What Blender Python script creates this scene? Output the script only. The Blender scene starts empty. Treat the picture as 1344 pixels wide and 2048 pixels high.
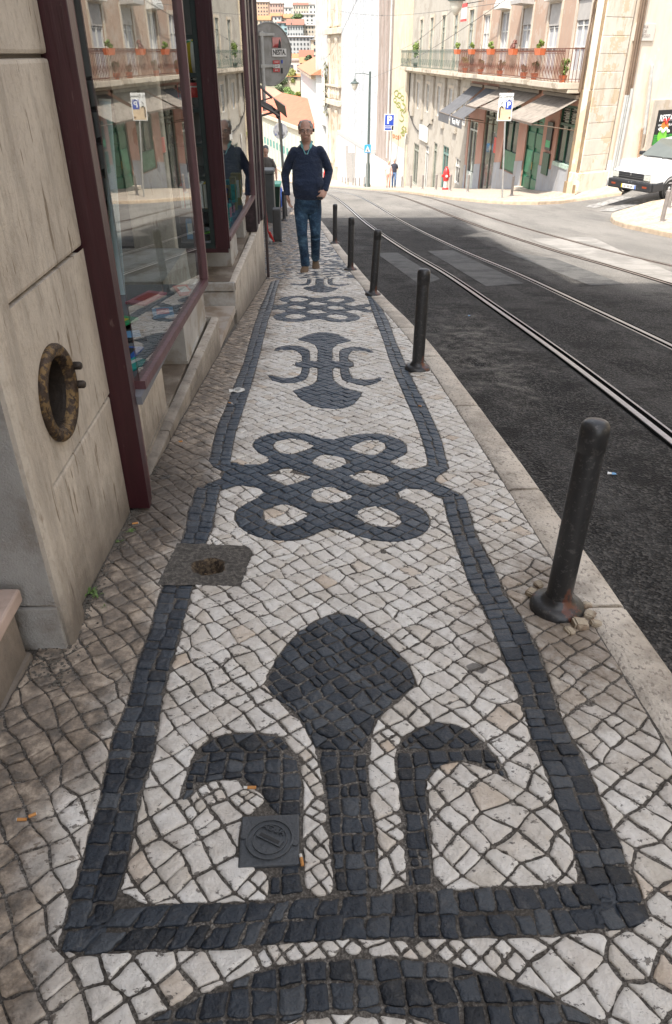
import bpy, bmesh, math, random
import numpy as np
from mathutils import Vector, Matrix, noise
random.seed(11)
PI = math.pi
R = math.radians
scene = bpy.context.scene
COL = scene.collection

# ------------------------------------------------------------------ camera, sky, sun, exposure
H0 = 104.0
FPX = math.sqrt((1024 - H0) * 2261.0)
TH = math.atan((1024 - H0) / FPX)
YAW = math.atan(32 * math.cos(TH) / FPX)
CH = 1.4
cam_data = bpy.data.cameras.new("camera")
cam = bpy.data.objects.new("camera", cam_data)
COL.objects.link(cam)
cam.location = (0, 0, CH)
cam.rotation_euler = (PI / 2 - TH, 0, -YAW)
cam_data.sensor_fit = 'VERTICAL'
cam_data.sensor_height = 36
cam_data.lens = FPX / 2048 * 36
cam_data.clip_start = 0.05
cam_data.clip_end = 3000
scene.camera = cam

SUN_DIR = Vector((0.30, 0.45, -0.84)).normalized()      # the way the light travels
SUN_EL = math.asin(-SUN_DIR.z)
world = bpy.data.worlds.new("World")
scene.world = world
world.use_nodes = True
wn = world.node_tree.nodes
wl = world.node_tree.links
wn.clear()
sky = wn.new('ShaderNodeTexSky')
sky.sky_type = 'NISHITA'
sky.sun_disc = False
sky.sun_elevation = SUN_EL
sky.sun_rotation = math.atan2(-SUN_DIR.x, -SUN_DIR.y)
sky.dust_density = 2.5
bg = wn.new('ShaderNodeBackground')
bg.inputs['Strength'].default_value = 0.15
wo = wn.new('ShaderNodeOutputWorld')
hs = wn.new('ShaderNodeHueSaturation'); hs.inputs['Saturation'].default_value = .35
wl.new(sky.outputs[0], hs.inputs['Color']); wl.new(hs.outputs[0], bg.inputs[0])
wl.new(bg.outputs[0], wo.inputs[0])
sd = bpy.data.lights.new("sun", 'SUN')
sd.energy = 3.1
sd.angle = R(0.5)
sd.color = (1.0, 0.94, 0.85)
sun = bpy.data.objects.new("sun", sd)
COL.objects.link(sun)
sun.rotation_euler = SUN_DIR.to_track_quat('-Z', 'Y').to_euler()
scene.view_settings.view_transform = 'Standard'
scene.view_settings.look = 'None'
scene.view_settings.exposure = 1.55
scene.view_settings.gamma = 1
scene.render.use_motion_blur = False
scene.cycles.max_bounces = 7
scene.cycles.use_denoising = True

# ------------------------------------------------------------------ measuring: a pixel of the picture at a known distance
_cy, _sy, _ct, _st = math.cos(YAW), math.sin(YAW), math.cos(TH), math.sin(TH)
def ray(x, y):
    u = (x - 672) / FPX
    v = (1024 - y) / FPX
    Y = _ct + v * _st
    Z = -_st + v * _ct
    return (u * _cy + Y * _sy, -u * _sy + Y * _cy, Z)
def atY(x, y, D):
    r = ray(x, y); t = D / r[1]
    return Vector((r[0] * t, D, CH + r[2] * t))
def atX(x, y, X):
    r = ray(x, y); t = X / r[0]
    return Vector((X, r[1] * t, CH + r[2] * t))
KN = [(-12, 1.2), (-6, .6), (0, 0), (5, -.5), (8, -.87), (11, -1.24), (14, -1.61), (20, -2.27), (31, -3.4), (38.5, -4.35), (53, -6.35),
      (82, -10.3), (100, -12.4), (150, -17.6), (230, -26)]
def herm(K, y):
    if y <= K[0][0]:
        return K[0][1]
    if y >= K[-1][0]:
        return K[-1][1]
    i = 0
    while y > K[i + 1][0]:
        i += 1
    n = len(K)
    def m(j):
        a, b = max(j - 1, 0), min(j + 1, n - 1)
        return (K[b][1] - K[a][1]) / (K[b][0] - K[a][0])
    h = K[i + 1][0] - K[i][0]
    t = (y - K[i][0]) / h
    return ((2*t**3 - 3*t*t + 1) * K[i][1] + (t**3 - 2*t*t + t) * h * m(i) + (-2*t**3 + 3*t*t) * K[i+1][1] + (t**3 - t*t) * h * m(i+1))
def zg(y):
    return herm(KN, y)
def rise(X, Y):
    w = min(1, max(0, (Y - 15) / 6.0))
    return 0.16 * w * max(0.0, X - 8.6)
def gz(X, Y):
    return zg(Y) + rise(X, Y)
def G(x, y, dz=0.0):
    r = ray(x, y)
    f = lambda D: CH + r[2] / r[1] * D - (gz(r[0] / r[1] * D, D) + dz)
    D = .05
    while D < 400 and f(D) > 0:
        D *= 1.04
    lo, hi = D / 1.04, D
    for _ in range(40):
        m = (lo + hi) / 2
        if f(m) > 0: lo = m
        else: hi = m
    return Vector((r[0] / r[1] * lo, lo, gz(r[0] / r[1] * lo, lo) + dz))

# ------------------------------------------------------------------ materials
def nodes_of(name):
    m = bpy.data.materials.new(name)
    m.use_nodes = True
    nt = m.node_tree
    return m, nt, nt.nodes['Principled BSDF']
def ramp(nt, fac, stops):
    r = nt.nodes.new('ShaderNodeValToRGB')
    e = r.color_ramp.elements
    e[0].position, e[0].color = stops[0][0], (*stops[0][1], 1)
    e[1].position, e[1].color = stops[1][0], (*stops[1][1], 1)
    for p, c in stops[2:]:
        k = e.new(p); k.color = (*c, 1)
    nt.links.new(fac, r.inputs[0])
    return r.outputs[0]
def nz(nt, scale, detail=4, rough=.6, vec=None, stretch=None, dist=0):
    n = nt.nodes.new('ShaderNodeTexNoise')
    n.inputs['Scale'].default_value = scale
    n.inputs['Detail'].default_value = detail
    n.inputs['Roughness'].default_value = rough
    n.inputs['Distortion'].default_value = dist
    if vec is None:
        tc = nt.nodes.new('ShaderNodeTexCoord'); vec = tc.outputs['Object']
    if stretch:
        mp = nt.nodes.new('ShaderNodeMapping')
        mp.inputs['Scale'].default_value = stretch
        nt.links.new(vec, mp.inputs[0]); vec = mp.outputs[0]
    nt.links.new(vec, n.inputs['Vector'])
    return n.outputs['Fac']
def mix(nt, a, b, fac, mode='MIX'):
    m = nt.nodes.new('ShaderNodeMix'); m.data_type = 'RGBA'; m.blend_type = mode
    for s, v in ((m.inputs[6], a), (m.inputs[7], b)):
        if isinstance(v, tuple): s.default_value = (*v, 1)
        else: nt.links.new(v, s)
    if isinstance(fac, (int, float)): m.inputs[0].default_value = fac
    else: nt.links.new(fac, m.inputs[0])
    return m.outputs[2]
def mth(nt, op, a, b=None, clamp=False):
    m = nt.nodes.new('ShaderNodeMath'); m.operation = op; m.use_clamp = clamp
    for s, v in ((m.inputs[0], a), (m.inputs[1], b)):
        if v is None: continue
        if isinstance(v, (int, float)): s.default_value = v
        else: nt.links.new(v, s)
    return m.outputs[0]
def mapr(nt, v, a, b, c=0., d=1.):
    m = nt.nodes.new('ShaderNodeMapRange')
    nt.links.new(v, m.inputs[0])
    for i, k in enumerate((a, b, c, d)): m.inputs[i + 1].default_value = k
    return m.outputs[0]
def bump(nt, bs, h, dist=.01, strength=1., prev=None):
    b = nt.nodes.new('ShaderNodeBump')
    b.inputs['Distance'].default_value = dist
    b.inputs['Strength'].default_value = strength
    nt.links.new(h, b.inputs['Height'])
    if prev: nt.links.new(prev, b.inputs['Normal'])
    nt.links.new(b.outputs[0], bs.inputs['Normal'])
    return b.outputs[0]
def M(name, c, rough=.7, var=.18, scale=6., metal=0., bmp=0., bscale=60., spec=.5, dirt=None, dscale=2., dlo=.47, dhi=.60, stretch=None, coat=0):
    m, nt, bs = nodes_of(name)
    c = tuple(c)
    lo = tuple(k * (1 - var) for k in c); hi = tuple(min(1, k * (1 + var)) for k in c)
    col = ramp(nt, nz(nt, scale, 5, stretch=stretch), [(.3, lo), (.7, hi)])
    if dirt:
        f = mapr(nt, nz(nt, dscale, 7, .65, stretch=stretch), dlo, dhi)
        col = mix(nt, col, tuple(dirt), f)
    nt.links.new(col, bs.inputs['Base Color'])
    bs.inputs['Roughness'].default_value = rough
    bs.inputs['Metallic'].default_value = metal
    bs.inputs['Specular IOR Level'].default_value = spec
    if coat: bs.inputs['Coat Weight'].default_value = coat
    if bmp: bump(nt, bs, nz(nt, bscale, 4), bmp)
    return m

# ------------------------------------------------------------------ mesh builder
class MB:
    def __init__(s):
        s.v = []; s.f = []; s.mi = []; s.cur = 0
    def add(s, vs, fs):
        n = len(s.v)
        s.v += [Vector(p) for p in vs]
        s.f += [[n + i for i in f] for f in fs]
        s.mi += [s.cur] * len(fs)
        return s
    def box(s, c, d, rz=0., rx=0., ry=0.):
        mt = Matrix.Rotation(rz, 4, 'Z') @ Matrix.Rotation(ry, 4, 'Y') @ Matrix.Rotation(rx, 4, 'X')
        c = Vector(c)
        vs = [c + mt @ Vector((x * d[0] / 2, y * d[1] / 2, z * d[2] / 2)) for x in (-1, 1) for y in (-1, 1) for z in (-1, 1)]
        return s.add(vs, [(0,1,3,2),(4,6,7,5),(0,4,5,1),(2,3,7,6),(0,2,6,4),(1,5,7,3)])
    def b2(s, a, b):
        a, b = Vector(a), Vector(b)
        return s.box((a + b) / 2, [abs(k) for k in (b - a)])
    def cbox(s, a, b, e=.01):
        """box with chamfered edges"""
        lo = [min(a[i], b[i]) for i in range(3)]; hi = [max(a[i], b[i]) for i in range(3)]
        e = min(e, *[(hi[i] - lo[i]) * .45 for i in range(3)])
        bm = bmesh.new()
        r = bmesh.ops.create_cube(bm, size=1)
        for v in bm.verts:
            v.co = Vector([(lo[i] + hi[i]) / 2 + v.co[i] * (hi[i] - lo[i]) for i in range(3)])
        bmesh.ops.bevel(bm, geom=bm.edges[:], offset=e, segments=2, affect='EDGES', profile=.6)
        bm.verts.index_update()
        s.add([v.co.copy() for v in bm.verts], [[v.index for v in f.verts] for f in bm.faces])
        bm.free()
        return s
    def prism(s, poly, z0, z1):
        """poly: list of (x,y); vertical extrusion"""
        n = len(poly)
        a = sum(poly[i][0] * poly[(i+1) % n][1] - poly[(i+1) % n][0] * poly[i][1] for i in range(n))
        if a < 0: poly = poly[::-1]
        f0 = z0 if callable(z0) else (lambda x, y: z0)
        f1 = z1 if callable(z1) else (lambda x, y: z1)
        vs = [(x, y, f0(x, y)) for x, y in poly] + [(x, y, f1(x, y)) for x, y in poly]
        return s.add(vs, [list(range(n))[::-1], list(range(n, 2*n))] + [(i, (i+1) % n, n + (i+1) % n, n + i) for i in range(n)])
    def ext(s, poly, d):
        """poly: 3-D points in a plane, d: extrusion vector"""
        n = len(poly); d = Vector(d); P = [Vector(p) for p in poly]
        nn = Vector((0,0,0))
        for i in range(n): nn += P[i].cross(P[(i+1) % n])
        if nn.dot(d) < 0: P = P[::-1]
        return s.add(P + [p + d for p in P], [list(range(n))[::-1], list(range(n, 2*n))] + [(i, (i+1) % n, n + (i+1) % n, n + i) for i in range(n)])
    def tube(s, path, r, n=8, cap=True):
        P = [Vector(p) for p in path]
        rr = r if isinstance(r, (list, tuple)) else [r] * len(P)
        rings = []
        up = None
        for i, p in enumerate(P):
            t = (P[min(i+1, len(P)-1)] - P[max(i-1, 0)]).normalized()
            if up is None or abs(up.dot(t)) > .95:
                up = Vector((0,0,1)) if abs(t.z) < .9 else Vector((1,0,0))
            a = t.cross(up).normalized(); b = t.cross(a).normalized()
            up = -b if up.dot(-b) > 0 else b
            rings.append([p + (a * math.cos(2*PI*k/n) + b * math.sin(2*PI*k/n)) * rr[i] for k in range(n)])
        vs = [q for rg in rings for q in rg]
        fs = []
        for i in range(len(P) - 1):
            for k in range(n):
                fs.append((i*n+k, i*n+(k+1) % n, (i+1)*n+(k+1) % n, (i+1)*n+k))
        if cap:
            fs.append(list(range(n))); fs.append([(len(P)-1)*n + k for k in range(n)][::-1])
        return s.add(vs, fs)
    def lathe(s, prof, n=16, c=(0,0,0), axis=None, cap=True):
        """prof: list of (r, z)"""
        q = Vector((0,0,1)).rotation_difference(Vector(axis)).to_matrix() if axis else Matrix.Identity(3)
        c = Vector(c)
        vs = []; fs = []
        for r, z in prof:
            for k in range(n):
                a = 2*PI*k/n
                vs.append(c + q @ Vector((r*math.cos(a), r*math.sin(a), z)))
        m = len(prof)
        for i in range(m-1):
            for k in range(n):
                fs.append((i*n+k, i*n+(k+1) % n, (i+1)*n+(k+1) % n, (i+1)*n+k))
        if cap:
            fs.append(list(range(n))[::-1]); fs.append([(m-1)*n+k for k in range(n)])
        return s.add(vs, fs)
    def ball(s, c, r, nu=12, nv=8, sc=(1,1,1)):
        prof = [(max(1e-4, math.sin(PI*i/nv)) * r, -math.cos(PI*i/nv) * r) for i in range(nv+1)]
        k = len(s.v)
        s.lathe(prof, nu, (0,0,0))
        for i in range(k, len(s.v)):
            p = s.v[i]; s.v[i] = Vector((p.x*sc[0], p.y*sc[1], p.z*sc[2])) + Vector(c)
        return s
    def xf(s, mt, k=0):
        for i in range(k, len(s.v)): s.v[i] = mt @ s.v[i]
        return s
    def build(s, name, mat, parent=None, smooth=False, rel=True):
        me = bpy.data.meshes.new(name)
        off = parent_world(parent) if (parent is not None and rel == 'world') else None
        vs = s.v if off is None else [off @ p for p in s.v]
        me.from_pydata([tuple(p) for p in vs], [], s.f)
        mats = mat if isinstance(mat, (list, tuple)) else [mat]
        for m in mats: me.materials.append(m)
        if len(mats) > 1: me.polygons.foreach_set('material_index', s.mi)
        if smooth:
            me.polygons.foreach_set('use_smooth', [True] * len(me.polygons))
            if smooth != 'all':
                try: me.set_sharp_from_angle(angle=R(40))
                except Exception: pass
        me.update()
        o = bpy.data.objects.new(name, me)
        COL.objects.link(o)
        if parent is not None: o.parent = parent
        return o
def parent_world(p):
    mt = Matrix.Identity(4); ch = []
    while p is not None:
        ch.append(p); p = p.parent
    for q in ch[::-1]:
        mt = mt @ (Matrix.Translation(q.location) @ q.rotation_euler.to_matrix().to_4x4())
    return mt.inverted()
def tag(o, label=None, cat=None, group=None, kind=None):
    if label: o['label'] = label
    if cat: o['category'] = cat
    if group: o['group'] = group
    if kind: o['kind'] = kind
    return o
def empty(name, loc, rz=0., label=None, cat=None, group=None):
    o = bpy.data.objects.new(name, None)
    COL.objects.link(o)
    o.location = loc; o.rotation_euler = (0, 0, rz)
    o.empty_display_size = .1
    return tag(o, label, cat, group)
def copy_tree(o, parent=None):
    c = o.copy(); COL.objects.link(c)
    if parent is not None: c.parent = parent
    for ch in [q for q in bpy.data.objects if q.parent == o]:
        copy_tree(ch, c)
    return c
FONT = None
def text_mesh(name, s, size, mat, loc, rot, parent=None, depth=.002, align='CENTER', sx=1.0, bold=0.0):
    """lettering as a mesh standing 'depth' thick; rot is a 3x3 matrix (x right, y up, z out)"""
    cu = bpy.data.curves.new('t', 'FONT')
    cu.body = s; cu.size = size; cu.align_x = align; cu.align_y = 'CENTER'; cu.extrude = depth / 2; cu.offset = bold
    to = bpy.data.objects.new('t', cu)
    COL.objects.link(to)
    dg = bpy.context.evaluated_depsgraph_get()
    me = bpy.data.meshes.new_from_object(to.evaluated_get(dg))
    bpy.data.objects.remove(to)
    me.name = name
    me.materials.clear(); me.materials.append(mat)
    me.transform(Matrix.Translation(loc) @ rot.to_4x4() @ Matrix.Diagonal((sx, 1, 1, 1)))
    o = bpy.data.objects.new(name, me)
    COL.objects.link(o)
    if parent is not None: o.parent = parent
    return o

# ------------------------------------------------------------------ ground: road, rails, kerbs, pavements
KERB = [(-6, 1.1), (0, 1.06), (1.64, 1.025), (2.53, .992), (3.88, .941), (5.85, .848), (9.2, .588), (19.6, -.02), (30, -.9), (45, -2.6), (70, -6.5), (110, -18)]
KW = .145
def kerb_x(Y): return herm(KERB, Y)
WALL = [(-6, -.93), (1.3, -.9), (1.84, -.84), (3, -.83), (9.6, -.72)]
def wall_x(Y):
    return -.83 + max(0, Y - 3) * .0167
FARK = [(26.0, 8.6), (26.05, 7.6), (26.2, 6.6), (27.2, 5.7), (29.1, 4.85), (33.4, 4.05), (43, 3.25), (60, 1.9), (80, .2), (104, -5), (130, -13)]
RAILX = [(-6, 2.02), (0, 2.02), (3.6, 1.96), (5.8, 1.905), (7.7, 1.86), (10.3, 1.765), (12.5, 1.62), (16, 1.38), (20, 1.13), (26.5, .80), (38, .1), (60, -1.6), (90, -6), (120, -14)]

def asphalt():
    m, nt, bs = nodes_of("asphalt")
    n1 = nz(nt, 1.1, 6, .6)
    n2 = nz(nt, 260, 2, .5)
    v = nt.nodes.new('ShaderNodeTexVoronoi'); v.inputs['Scale'].default_value = 85
    tc = nt.nodes.new('ShaderNodeTexCoord'); nt.links.new(tc.outputs['Object'], v.inputs['Vector'])
    base = ramp(nt, n1, [(.36, (.009, .009, .010)), (.5, (.018, .0175, .0175)), (.64, (.038, .037, .036))])
    sp = ramp(nt, v.outputs['Color'], [(.45, (0, 0, 0)), (.9, (.26, .24, .22))])
    sxyz = nt.nodes.new('ShaderNodeSeparateXYZ'); nt.links.new(tc.outputs['Object'], sxyz.inputs[0])
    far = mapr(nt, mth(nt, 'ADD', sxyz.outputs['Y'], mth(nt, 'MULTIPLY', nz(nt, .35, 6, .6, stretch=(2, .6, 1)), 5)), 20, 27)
    sunlit_lane = mapr(nt, mth(nt, 'ADD', sxyz.outputs['X'], mth(nt, 'MULTIPLY', nz(nt, .6, 5, .6, stretch=(2, .3, 1)), 1.6)), 3.9, 4.9)
    far = mth(nt, 'MAXIMUM', far, mth(nt, 'MULTIPLY', sunlit_lane, mapr(nt, sxyz.outputs['Y'], 7.5, 10.5)))  # sunlight painted as paler asphalt, following the edge of the cast shade
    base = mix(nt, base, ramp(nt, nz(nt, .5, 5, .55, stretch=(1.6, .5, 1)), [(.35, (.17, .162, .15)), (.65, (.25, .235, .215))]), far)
    gx = mth(nt, 'MULTIPLY', mth(nt, 'SUBTRACT', sxyz.outputs['X'], 1.32), 2.1); gy = mth(nt, 'MULTIPLY', mth(nt, 'SUBTRACT', sxyz.outputs['Y'], 5.9), .55)
    gd = mth(nt, 'SQRT', mth(nt, 'ADD', mth(nt, 'MULTIPLY', gx, gx), mth(nt, 'MULTIPLY', gy, gy)))
    gm = mapr(nt, mth(nt, 'ADD', gd, mth(nt, 'MULTIPLY', mth(nt, 'SUBTRACT', nz(nt, 2.6, 6, .7), .5), 2.6)), 1.0, .55)
    base = mix(nt, base, ramp(nt, nz(nt, 7, 6, .7), [(.42, (.018, .017, .016)), (.52, (.075, .070, .064)), (.62, (.15, .14, .125))]), gm)
    col = mix(nt, base, sp, .34, 'ADD')
    wear = mapr(nt, nz(nt, .8, 8, .7, stretch=(2.2, .5, 1)), .52, .62)
    col = mix(nt, col, (.12, .115, .11), mth(nt, 'MULTIPLY', wear, .35))
    dk = mapr(nt, nz(nt, 2.3, 6, .7), .53, .62)
    col = mix(nt, col, (.016, .015, .015), mth(nt, 'MULTIPLY', mth(nt, 'MULTIPLY', dk, .8), mth(nt, 'SUBTRACT', 1.0, far)))
    nt.links.new(col, bs.inputs['Base Color'])
    bs.inputs['Roughness'].default_value = .8
    bs.inputs['Specular IOR Level'].default_value = .22
    b = bump(nt, bs, v.outputs['Distance'], .016, 1.)
    bump(nt, bs, n1, .03, .5, b)
    return m
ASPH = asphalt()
CONC_SUNLIT = M("sunlit_road_concrete", (.27, .255, .235), .8, .12, 5, bmp=.006, bscale=180, dirt=(.19, .18, .165), dscale=1.5)  # road concrete made paler to paint the sunlight on one patch
CONC = M("road_concrete", (.088, .086, .082), .8, .15, 9, bmp=.006, bscale=180, dirt=(.045, .044, .043), dscale=3)
def fmat_kerb():
    m, nt, bs = nodes_of("kerb_stone")
    c = ramp(nt, nz(nt, 4, 6), [(.3, (.50, .43, .35)), (.7, (.68, .61, .52))])
    c = mix(nt, c, (.17, .14, .115), mth(nt, 'MULTIPLY', mapr(nt, nz(nt, 75, 3, .6, stretch=(1, .6, 1)), .56, .64), .7))
    c = mix(nt, c, (.25, .21, .17), mth(nt, 'MULTIPLY', mapr(nt, nz(nt, 3.1, 6, .7), .48, .6), .6))
    nt.links.new(c, bs.inputs['Base Color'])
    bs.inputs['Roughness'].default_value = .75
    bump(nt, bs, nz(nt, 85, 3), .008)
    return m
KERBM = fmat_kerb()
KERBF = M("warm_kerb_stone", (.42, .33, .24), .85, .22, 5, bmp=.01, bscale=40)
def grid_sheet(xf0, xf1, ys, nx, zf, mb=None):
    mb = mb or MB()
    vs = []; fs = []
    for y in ys:
        a, b = xf0(y), xf1(y)
        for i in range(nx + 1):
            x = a + (b - a) * i / nx
            vs.append((x, y, zf(x, y)))
    w = nx + 1
    for j in range(len(ys) - 1):
        for i in range(nx):
            k = j * w + i
            fs.append((k, k + 1, k + w + 1, k + w))
    return mb.add(vs, fs)
def lin(a, b, n): return [a + (b - a) * i / n for i in range(n + 1)]
# terrain: one sheet to the horizon, dropping into the valley and climbing the hill beyond
TERR = [(-40, -2), (0, -1.2), (31, -4.2), (60, -8.6), (100, -13.6), (150, -19), (230, -27), (330, -22), (480, -2), (640, 16), (800, 30), (1100, 34), (1600, 30)]
def tz(x, y):
    return herm(TERR, y) + (0 if y < 200 else 3 * noise.noise(Vector((x * .01, y * .01, 0))))
mb = MB()
xs = lin(-900, 900, 45); ys_ = [-40, 0, 15, 31, 45, 60, 80, 100, 125, 150, 180, 210, 240, 280, 330, 380, 430, 480, 540, 600, 680, 760, 860, 1000, 1200, 1600]
vs = [(x, y, tz(x, y) + (0 if y > 220 or abs(x) < 60 else 0)) for y in ys_ for x in xs]
fs = [(j*46+i, j*46+i+1, (j+1)*46+i+1, (j+1)*46+i) for j in range(len(ys_)-1) for i in range(45)]
mb.add(vs, fs)
tag(mb.build("ground", M("hill_ground", (.16, .15, .10), .9, .4, .03), smooth='all'), kind='structure')

def road_z(x, y): return gz(x, y) - .10
def near_road(x, y):
    z = road_z(x, y)
    # worn hollows along the gutter
    w = max(0, 1 - abs(x - kerb_x(y) - .45) / .5)
    p = 0
    for cx, cy, rx, ry, d in ((1.18, 5.3, .22, .16, .03), (1.02, 5.9, .2, .14, .03), (1.28, 4.9, .2, .2, .022), (1.05, 6.6, .2, .16, .028), (1.5, 4.6, .16, .2, .02), (.93, 7.3, .18, .2, .02), (1.45, 5.4, .12, .3, .02)):
        q = ((x - cx) / rx) ** 2 + ((y - cy) / ry) ** 2
        p += d * 1.25 * math.exp(-q * 1.2)
    return z - p + (.010 * w) * noise.noise(Vector((x * 5, y * 5, 1))) + .003 * noise.noise(Vector((x * 9, y * 9, 4))) * min(1, max(0, 10.9 - y))
mb = MB()
grid_sheet(lambda y: kerb_x(y) - .08, lambda y: herm(RAILX, y) - .055, lin(-1.5, 11, 250), 26, near_road, mb)
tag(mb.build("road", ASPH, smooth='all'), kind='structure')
YR = sorted(lin(-6, 46, 104) + [10.999, 11.004]) + lin(47, 130, 50)
YR = [y for y in YR if abs(y - 11) > 1e-6]
mb = MB()
grid_sheet(lambda y: herm(RAILX, y) - .055 if y <= 11 else kerb_x(y) - .3, lambda y: 34 if y > 14 else 16, [y for y in YR], 60, lambda x, y: road_z(x, y) - .001, mb)
mb.v = mb.v
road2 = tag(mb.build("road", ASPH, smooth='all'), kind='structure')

STEEL = M("rail_steel", (.42, .42, .43), .3, .15, 30, metal=.5)
STEEL2 = M("rail_edge_steel", (.30, .25, .22), .5, .2, 30, metal=.7)
GROOVE = M("rail_groove", (.006, .006, .006), 1.0, .2, 30, spec=0.)
def sweep(off, prof, y0, y1, n, zoff=0):
    """prof: [(dx,dz)] cross section along the track"""
    mb = MB(); vs = []; fs = []
    m = len(prof)
    for y in lin(y0, y1, n):
        x0 = herm(RAILX, y) + off
        for dx, dz in prof:
            vs.append((x0 + dx, y, road_z(x0, y) + dz + zoff))
    for j in range(n):
        for i in range(m - 1):
            k = j * m + i
            fs.append((k, k + 1, k + m + 1, k + m))
    mb.add(vs, fs)
    return mb
for off, sgn in ((0, 1), (1.05, -1), (2.70, 1), (3.70, -1)):
    r0 = sweep(off, [(-.020, -.02), (-.020, .006), (.020, .006), (.020, -.02)] , -1.5, 120, 240)
    o = r0.build("tram_rail", STEEL if off < 2 else STEEL2); tag(o, kind='structure')
    g = sweep(off + sgn * .041, [(-.0205, .0045), (.0205, .0045)], -1.5, 120, 240).build("rail_groove", GROOVE, o)
    sweep(off + sgn * .069, [(-.0075, -.02), (-.0075, .006), (.0075, .006), (.0075, -.02)], -1.5, 120, 240).build("rail_lip", STEEL if off < 2 else STEEL2, o)
    sweep(off - sgn * .036, [(-.011, .0035), (.011, .0035)], -1.5, 120, 240).build("rail_joint", GROOVE, o)

def ground_patch(px, name, mat, dz=-.092, n=30):
    P = [G(x, y, -.1) for x, y in px]
    mb = MB(); vs = []; fs = []
    for j in range(n + 1):
        for i in range(n + 1):
            s, t = i / n, j / n
            p = (P[0] * (1-s) + P[1] * s) * (1-t) + (P[3] * (1-s) + P[2] * s) * t
            vs.append((p.x, p.y, gz(p.x, p.y) + dz))
    for j in range(n):
        for i in range(n):
            k = j * (n+1) + i
            fs.append((k, k+1, k+n+2, k+n+1))
    mb.add(vs, fs)
    return tag(mb.build(name, mat, smooth='all'), kind='structure')
ground_patch([(855, 502), (905, 500), (1048, 567), (972, 573)], "road_patch", CONC, dz=-.0975)
ground_patch([(1000, 500), (1112, 518), (1249, 569), (1180, 571)], "road_patch", CONC, dz=-.0975)
ground_patch([(752, 506), (795, 505), (880, 558), (842, 572)], "road_patch", CONC, dz=-.0975)
ground_patch([(1060, 478), (1185, 474), (1344, 545), (1344, 568)], "road_patch", CONC_SUNLIT, dz=-.0975)
# zebra crossing at the mouth of the side street
ZEB = M("worn_white_paint", (.32, .31, .29), .8, .2, 14, dirt=(.14, .135, .13), dscale=7, dlo=.44, dhi=.56)
zm = MB()
for a, b, c, d in (((1125, 403), (1150, 397), (1262, 374), (1240, 372)), ((1168, 414), (1190, 417), (1268, 396), (1245, 393)), ((1197, 422), (1224, 424), (1316, 400), (1290, 398))):
    P = [G(x, y, -.1) for x, y in (a, b, c, d)]
    vs = []
    for j in range(7):
        for i in range(3):
            s, t = i / 2, j / 6
            p = (P[0] * (1-s) + P[1] * s) * (1-t) + (P[3] * (1-s) + P[2] * s) * t
            vs.append((p.x, p.y, gz(p.x, p.y) - .085))
    zm.add(vs, [(j*3+i, j*3+i+1, j*3+i+4, j*3+i+3) for j in range(6) for i in range(2)])
tag(zm.build("crossing_stripes", ZEB), kind='structure')

# near kerb: dressed stone blocks
kb = MB()
y = -1.5
random.seed(5)
while y < 110:
    L = (1.04 + random.uniform(-.12, .16)) if y < 24 else 3.0
    y1 = y + L
    g = .011
    a0, a1 = kerb_x(y + g), kerb_x(y1 - g)
    j = random.uniform(-.006, .006)
    nseg = 4
    sec = [(-KW, -.12), (-KW, -.004), (-KW + .012, .004 + j / 3), (-.02, .006 + j / 3), (-.004, -.004), (.006, -.03), (.012, -.13)]
    vs = []; m = len(sec)
    for s in range(nseg + 1):
        yy = y + g + (L - 2 * g) * s / nseg
        xx = kerb_x(yy)
        for dx, dz in sec:
            wob = .004 * noise.noise(Vector((yy * 6, dx * 30, 3)))
            vs.append((xx + dx + (wob if dz < .003 else 0), yy, gz(xx, yy) + dz + wob * .6))
    fs = [(s*m+i, s*m+i+1, (s+1)*m+i+1, (s+1)*m+i) for s in range(nseg) for i in range(m-1)]
    fs += [list(range(m)), [nseg*m + i for i in range(m)][::-1]]
    kb.add(vs, fs)
    y = y1
tag(kb.build("kerb", KERBM, smooth=True), kind='structure')

# ---- pattern of the pavement, traced on the ground
def gp(px): return np.array([[*G(x, y)[:2]] for x, y in px])
def resample(P, n):
    d = np.r_[0, np.cumsum(np.hypot(*(P[1:] - P[:-1]).T))]
    t = np.linspace(0, d[-1], n)
    return np.c_[np.interp(t, d, P[:, 0]), np.interp(t, d, P[:, 1])]
def smooth_closed(P, it=1):
    for _ in range(it):
        Q = np.roll(P, -1, 0)
        P = np.stack([P * .75 + Q * .25, P * .25 + Q * .75], 1).reshape(-1, 2)
    return P
def sd_poly(P, q):
    A = P; B = np.roll(P, -1, 0)
    out = np.full(len(q), 1e9); inside = np.zeros(len(q), bool)
    for a, b in zip(A, B):
        e = b - a; w = q - a
        t = np.clip((w @ e) / max(e @ e, 1e-12), 0, 1)
        out = np.minimum(out, np.hypot(*(w - t[:, None] * e).T))
        c = ((a[1] <= q[:, 1]) != (b[1] <= q[:, 1]))
        with np.errstate(divide='ignore', invalid='ignore'):
            xx = a[0] + (q[:, 1] - a[1]) / (b[1] - a[1] + 1e-15) * e[0]
        inside ^= c & (q[:, 0] < xx)
    return np.where(inside, out, -out)
BANDS = []
LB1o = gp([(116, 1906), (144, 1794), (170, 1695), (196, 1611), (217, 1512), (228, 1466), (256, 1403), (274, 1325), (300, 1262), (308, 1226), (331, 1150), (363, 1085), (379, 1018), (392, 974)])
LB1i = gp([(205, 1900), (230, 1804), (251, 1731), (267, 1669), (282, 1585), (306, 1512), (313, 1460), (324, 1398), (337, 1340), (355, 1288), (371, 1221), (392, 1150), (412, 1085), (424, 1054), (439, 978)])
LB2o = gp([(417, 926), (430, 867), (439, 840), (450, 818), (468, 771), (486, 729), (496, 693), (506, 658), (519, 618), (531, 592), (542, 563)])
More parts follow.
